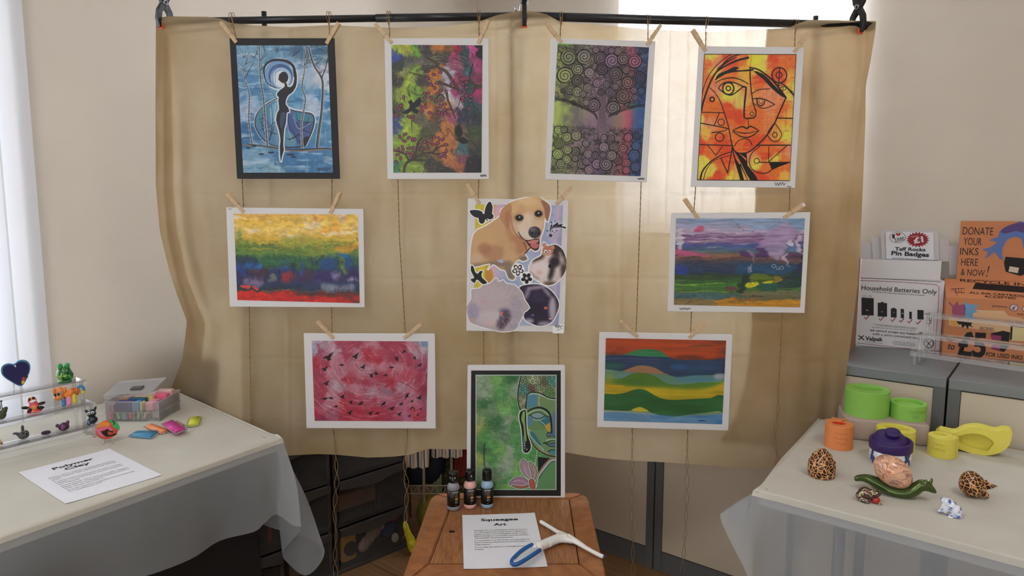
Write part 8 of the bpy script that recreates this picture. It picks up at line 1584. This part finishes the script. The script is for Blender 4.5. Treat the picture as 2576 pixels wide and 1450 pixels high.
# ---------------------------------------------------------------- plastic drawer towers behind the stool
M_smoke = sheer_mat('smoky_plastic', (120, 114, 110), .76, .3, (104, 100, 98), 8); M_dframe = mat('dark_drawer_frame', (62, 58, 56), .45)
D0_ = Vector((-.658, 2.439, 0)); Xd = Vector((.717, .697, 0)).normalized(); Yd = Vector((-Xd.y, Xd.x, 0)); Wd = .325; Hd = .185; FD = frame(Xd, Yd, UP, D0_)
for u, lb in ((0, 'smoky plastic drawer tower with a yellow tub in its lowest drawer'), (-1, 'dark smoky plastic drawer tower nearest the left table')):
    x0 = u*(Wd+.012)-.002; t = thing('drawer_tower', FD @ Vector((x0+Wd/2, .15, 0)), lb, 'drawers')
    bm = bmesh.new()
    for x in (x0, x0+Wd-.014): addbox(bm, (x, .01, .002), (x+.014, .36, Hd*5), FD)
    for k in range(6): addbox(bm, (x0, .01, k*Hd-.006 if k else .001), (x0+Wd, .36, k*Hd+.010), FD)
    addbox(bm, (x0, .35, 0), (x0+Wd, .36, Hd*5), FD); addbox(bm, (x0-.006, -.004, 0), (x0+Wd+.006, .02, .014), FD, .002); from_bm('tower_frame', bm, M_dframe, t)
    for k in range(5):
        z0_, z1_ = k*Hd+.014, (k+1)*Hd-.012
        bm = bmesh.new(); addbox(bm, (x0+.016, .0, z0_), (x0+Wd-.016, .003, z1_), FD, .0012)
        for q in range(9): addbox(bm, (x0+.12+q*.009, -.0012, z0_+.008), (x0+.1225+q*.009, 0, z1_-.02), FD)
        d_ = from_bm('drawer', bm, M_smoke, t)
        hp_ = catmull([(x0+.012, z1_-.022), (x0+.07, z1_-.030), (x0+.16, z1_-.040), (x0+.24, z1_-.026), (x0+Wd-.012, z1_-.018)], 4); P = hp_+[(x0+Wd-.012, z1_+.004), (x0+.012, z1_+.004)]
        bm = bmesh.new(); addprism(bm, P, FD @ Matrix(((1, 0, 0, 0), (0, 0, 1, 0), (0, 1, 0, 0), (0, 0, 0, 1))), -.016, -.001); from_bm('drawer_handle', bm, M_dframe, d_)
def inside(nm, lo, hi, c, lb, bev=.006, shape_=None):
    o = from_bm(nm, shape_ or box(lo, hi, FD, bev), mat('inside_%d_%d_%d' % c, c, .6), None, bool(shape_)); tag(o, lb, 'craft item', 'craft items in the smoky drawers'); return o
bm = box((.035, .022, .02), (.10, .10, .13), FD, .012); inside('yellow_tub', 0, 0, (214, 160, 60), 'yellow tub seen through the lowest drawer of the right tower', shape_=bm)
o = from_bm('dark_reel', lathe([(0, 0), (.028, 0), (.028, .006), (0, .006)], FD @ Matrix.Translation((.068, .020, .075)) @ Matrix.Rotation(math.pi/2, 4, 'X'), 28), mat('dark_disc', (40, 38, 38), .5)); tag(o, 'dark round reel in front of the yellow tub in the lowest drawer', 'reel')
bm = bmesh.new(); addball(bm, (.27, .026, .135), (.030, .02, .017), FD); inside('red_disc', 0, 0, (200, 60, 50), 'red round lid near the top of the lowest right drawer', shape_=bm)
bm = bmesh.new(); addball(bm, (.255, .035, .085), (.03, .02, .03), FD); inside('blue_ball', 0, 0, (40, 60, 110), 'dark blue ball below the red lid in the lowest drawer', shape_=bm)
bm = bmesh.new(); addball(bm, (.275, .022, .045), (.016, .014, .02), FD); inside('cream_pot', 0, 0, (206, 190, 160), 'small cream pot at the right of the lowest drawer', shape_=bm)
bm = bmesh.new()
for k in range(6): addball(bm, (.13+.015*k, .028, .06+.012*k), (.024, .018, .024), FD)
inside('pink_bag', 0, 0, (206, 170, 160), 'pale pink bag in the middle of the lowest drawer', shape_=bm)
inside('brown_folder', (.02, .04, Hd+.04), (.2, .06, Hd+.10), (120, 84, 60), 'brown folder in the second drawer from the floor, right tower', .004)
inside('orange_box', (-.30, .04, 2*Hd+.3*Hd+.06), (-.12, .12, 3*Hd-.03), (170, 110, 70), 'orange brown box in the third drawer of the left tower')
inside('brown_papers', (.03, .05, 3*Hd+.02), (.2, .10, 3*Hd+.12), (150, 90, 80), 'reddish papers in the drawer just under the cloth hem'); inside('ochre_box', (-.2, .05, .03), (-.1, .12, .12), (150, 110, 70), 'ochre box in the lowest drawer of the left tower'); inside('red_book', (-.25, .03, Hd+.02), (-.235, .10, 2*Hd-.03), (130, 30, 40), 'dark red book upright in the second drawer of the left tower', .002)

# ---------------------------------------------------------------- wire trolley with bags and cloths in the corner
YT = 2.72
M_wire = mat('cream_metal', (164, 152, 132), .4)
tx = lambda px, py, Y=YT: ony(px, py, Y)
bpos = tx(1100, 1290); bpos.z = 0
t = thing('wire_trolley', bpos, 'cream metal wire trolley in the corner behind the stool', 'trolley')
for px, Y in ((1066, YT), (1136, YT+.05), (1030, YT+.16), (1160, YT+.2)):
    p = tx(px, 1200, Y); from_bm('trolley_post', tube([(p.x, Y, .02), (p.x, Y, .80)], .0062, 10), M_wire, t, True)
bm = bmesh.new(); q0, q1 = tx(1018, 1290, YT), tx(1150, 1290, YT)
for z in (.20, .235): addtube(bm, [(q0.x, YT, z), (q1.x, YT, z)], .0025, 6)
for k in range(7): x = q0.x+(q1.x-q0.x)*k/6; addtube(bm, [(x, YT, .20), (x+(q1.x-q0.x)/12, YT, .235), (x+(q1.x-q0.x)/6, YT, .20)], .0018, 6)
for k in range(9): x = q0.x+(q1.x-q0.x)*k/8; addtube(bm, [(x, YT, .20), (x, YT+.22, .20)], .0016, 6)
from_bm('wire_basket', bm, M_wire, t, True)
def hanging(name, x0, x1, yt, yb, Y, m, lb, cat, wav=.012, skew=0, th=.012, ragged=0):
    a, b_ = tx(x0, yt, Y), tx(x1, yt, Y); zt_, zb_ = a.z, tx(x0, yb, Y).z; V = []; F_ = []; nx, ny = 28, 14
    for s_ in (0, 1):
        for j in range(ny+1):
            for i in range(nx+1):
                u, v = i/nx, j/ny; x = a.x+(b_.x-a.x)*u+skew*v; y = Y+s_*th+wav*math.sin(u*19+v*2)*(.4+v*.6); V.append((x, y, zt_+(zb_-zt_)*v*(1+ragged*math.sin(u*7))))
    N1 = (nx+1)*(ny+1)
    for j in range(ny):
        for i in range(nx): q = j*(nx+1)+i; F_.append((q, q+nx+1, q+nx+2, q+1)); F_.append((q+N1, q+1+N1, q+nx+2+N1, q+nx+1+N1))
    me = bpy.data.meshes.new(name); me.from_pydata(V, [], F_); o = mesh_obj(name, me, m, None, True); return tag(o, lb, cat)
def stripes():
    m = bpy.data.materials.new('striped_cotton'); m.use_nodes = True; nt = m.node_tree; N = nt.nodes; b_ = N['Principled BSDF']; tc = N.new('ShaderNodeTexCoord'); sp_ = N.new('ShaderNodeSeparateXYZ'); nt.links.new(tc.outputs['Object'], sp_.inputs[0])
    mu = N.new('ShaderNodeMath'); mu.operation = 'MULTIPLY'; mu.inputs[1].default_value = 17; nt.links.new(sp_.outputs[0], mu.inputs[0]); fr = N.new('ShaderNodeMath'); fr.operation = 'FRACT'; nt.links.new(mu.outputs[0], fr.inputs[0]); r = N.new('ShaderNodeValToRGB'); cr = r.color_ramp; cr.interpolation = 'CONSTANT'
    for k, (p, c) in enumerate(((0, (226, 214, 198)), (.16, (50, 70, 100)), (.28, (226, 214, 198)), (.42, (196, 176, 156)), (.50, (226, 214, 198)), (.64, (60, 50, 48)), (.70, (230, 220, 205)), (.86, (196, 176, 156)))):
        e = cr.elements[k] if k < 2 else cr.elements.new(p); e.position = p; e.color = (*srgb(c), 1)
    nt.links.new(fr.outputs[0], r.inputs[0]); nt.links.new(r.outputs[0], b_.inputs['Base Color']); b_.inputs['Roughness'].default_value = .9; return m
ms = stripes()
hanging('striped_cloth', 1008, 1080, 1095, 1178, YT-.03, ms, 'striped white and navy cloth hanging over the trolley top', 'cloth', .008, -.006); hanging('striped_cloth', 1084, 1162, 1095, 1152, YT+.02, ms, 'striped cloth hem hanging right of the white trolley post', 'cloth', .008)
M_dark = mat('patterned_black', (20, 18, 16), .9, vscale=60, col2=(92, 80, 40), detail=4)
hanging('patterned_apron', 1088, 1176, 1110, 1240, YT+.10, M_dark, 'black apron with a yellowish pattern hanging behind the trolley post', 'apron', .012)
hanging('green_strap', 1088, 1110, 1120, 1250, YT+.075, mat('sage_green', (128, 138, 104), .8), 'pale sage green strap hanging beside the patterned apron', 'strap', .003, 0, .004)
hanging('red_cloth', 1150, 1180, 1115, 1200, YT+.06, mat('dark_red_cloth', (120, 36, 28), .85), 'dark red cloth hanging against the white canvas edge', 'cloth', .006, -.02)
bm = bmesh.new(); p = tx(1040, 1285, YT+.07); addball(bm, (p.x+.01, p.y+.02, .34), (.085, .06, .15)); addball(bm, (p.x+.07, p.y+.03, .30), (.07, .055, .10)); me = remesh(bm, .012, 6)
o = mesh_obj('navy_bag', me, mat('navy_fabric', (22, 26, 40), .7), None, True); tag(o, 'dark navy bag standing in the wire trolley', 'bag')
bm = bmesh.new()
p = tx(1022, 1350, YT-.12)
for k in range(18): f = k/17; addball(bm, (p.x+.030-.034*f, p.y, .020+.100*f), (.024-.014*f, .018-.008*f, .018))
me = remesh(bm, .004, 2)
for v in me.vertices: v.co += Vector((nz(v.co.x*60, v.co.z*40, 1), nz(v.co.y*60, v.co.z*50, 2), 0))*.004
o = mesh_obj('yellow_bag', me, mat('yellow_plastic', (206, 196, 30), .3), None, True); tag(o, 'crumpled bright yellow plastic bag on the floor left of the stool', 'bag')
bm = bmesh.new(); addball(bm, (p.x+.13, p.y+.17, .08), (.09, .07, .075)); addball(bm, (p.x+.08, p.y+.15, .10), (.06, .06, .085)); me = remesh(bm, .01, 4)
o = mesh_obj('olive_bag', me, mat('olive_yellow', (116, 108, 30), .6), None, True); tag(o, 'olive yellow bag lying under the trolley basket', 'bag')
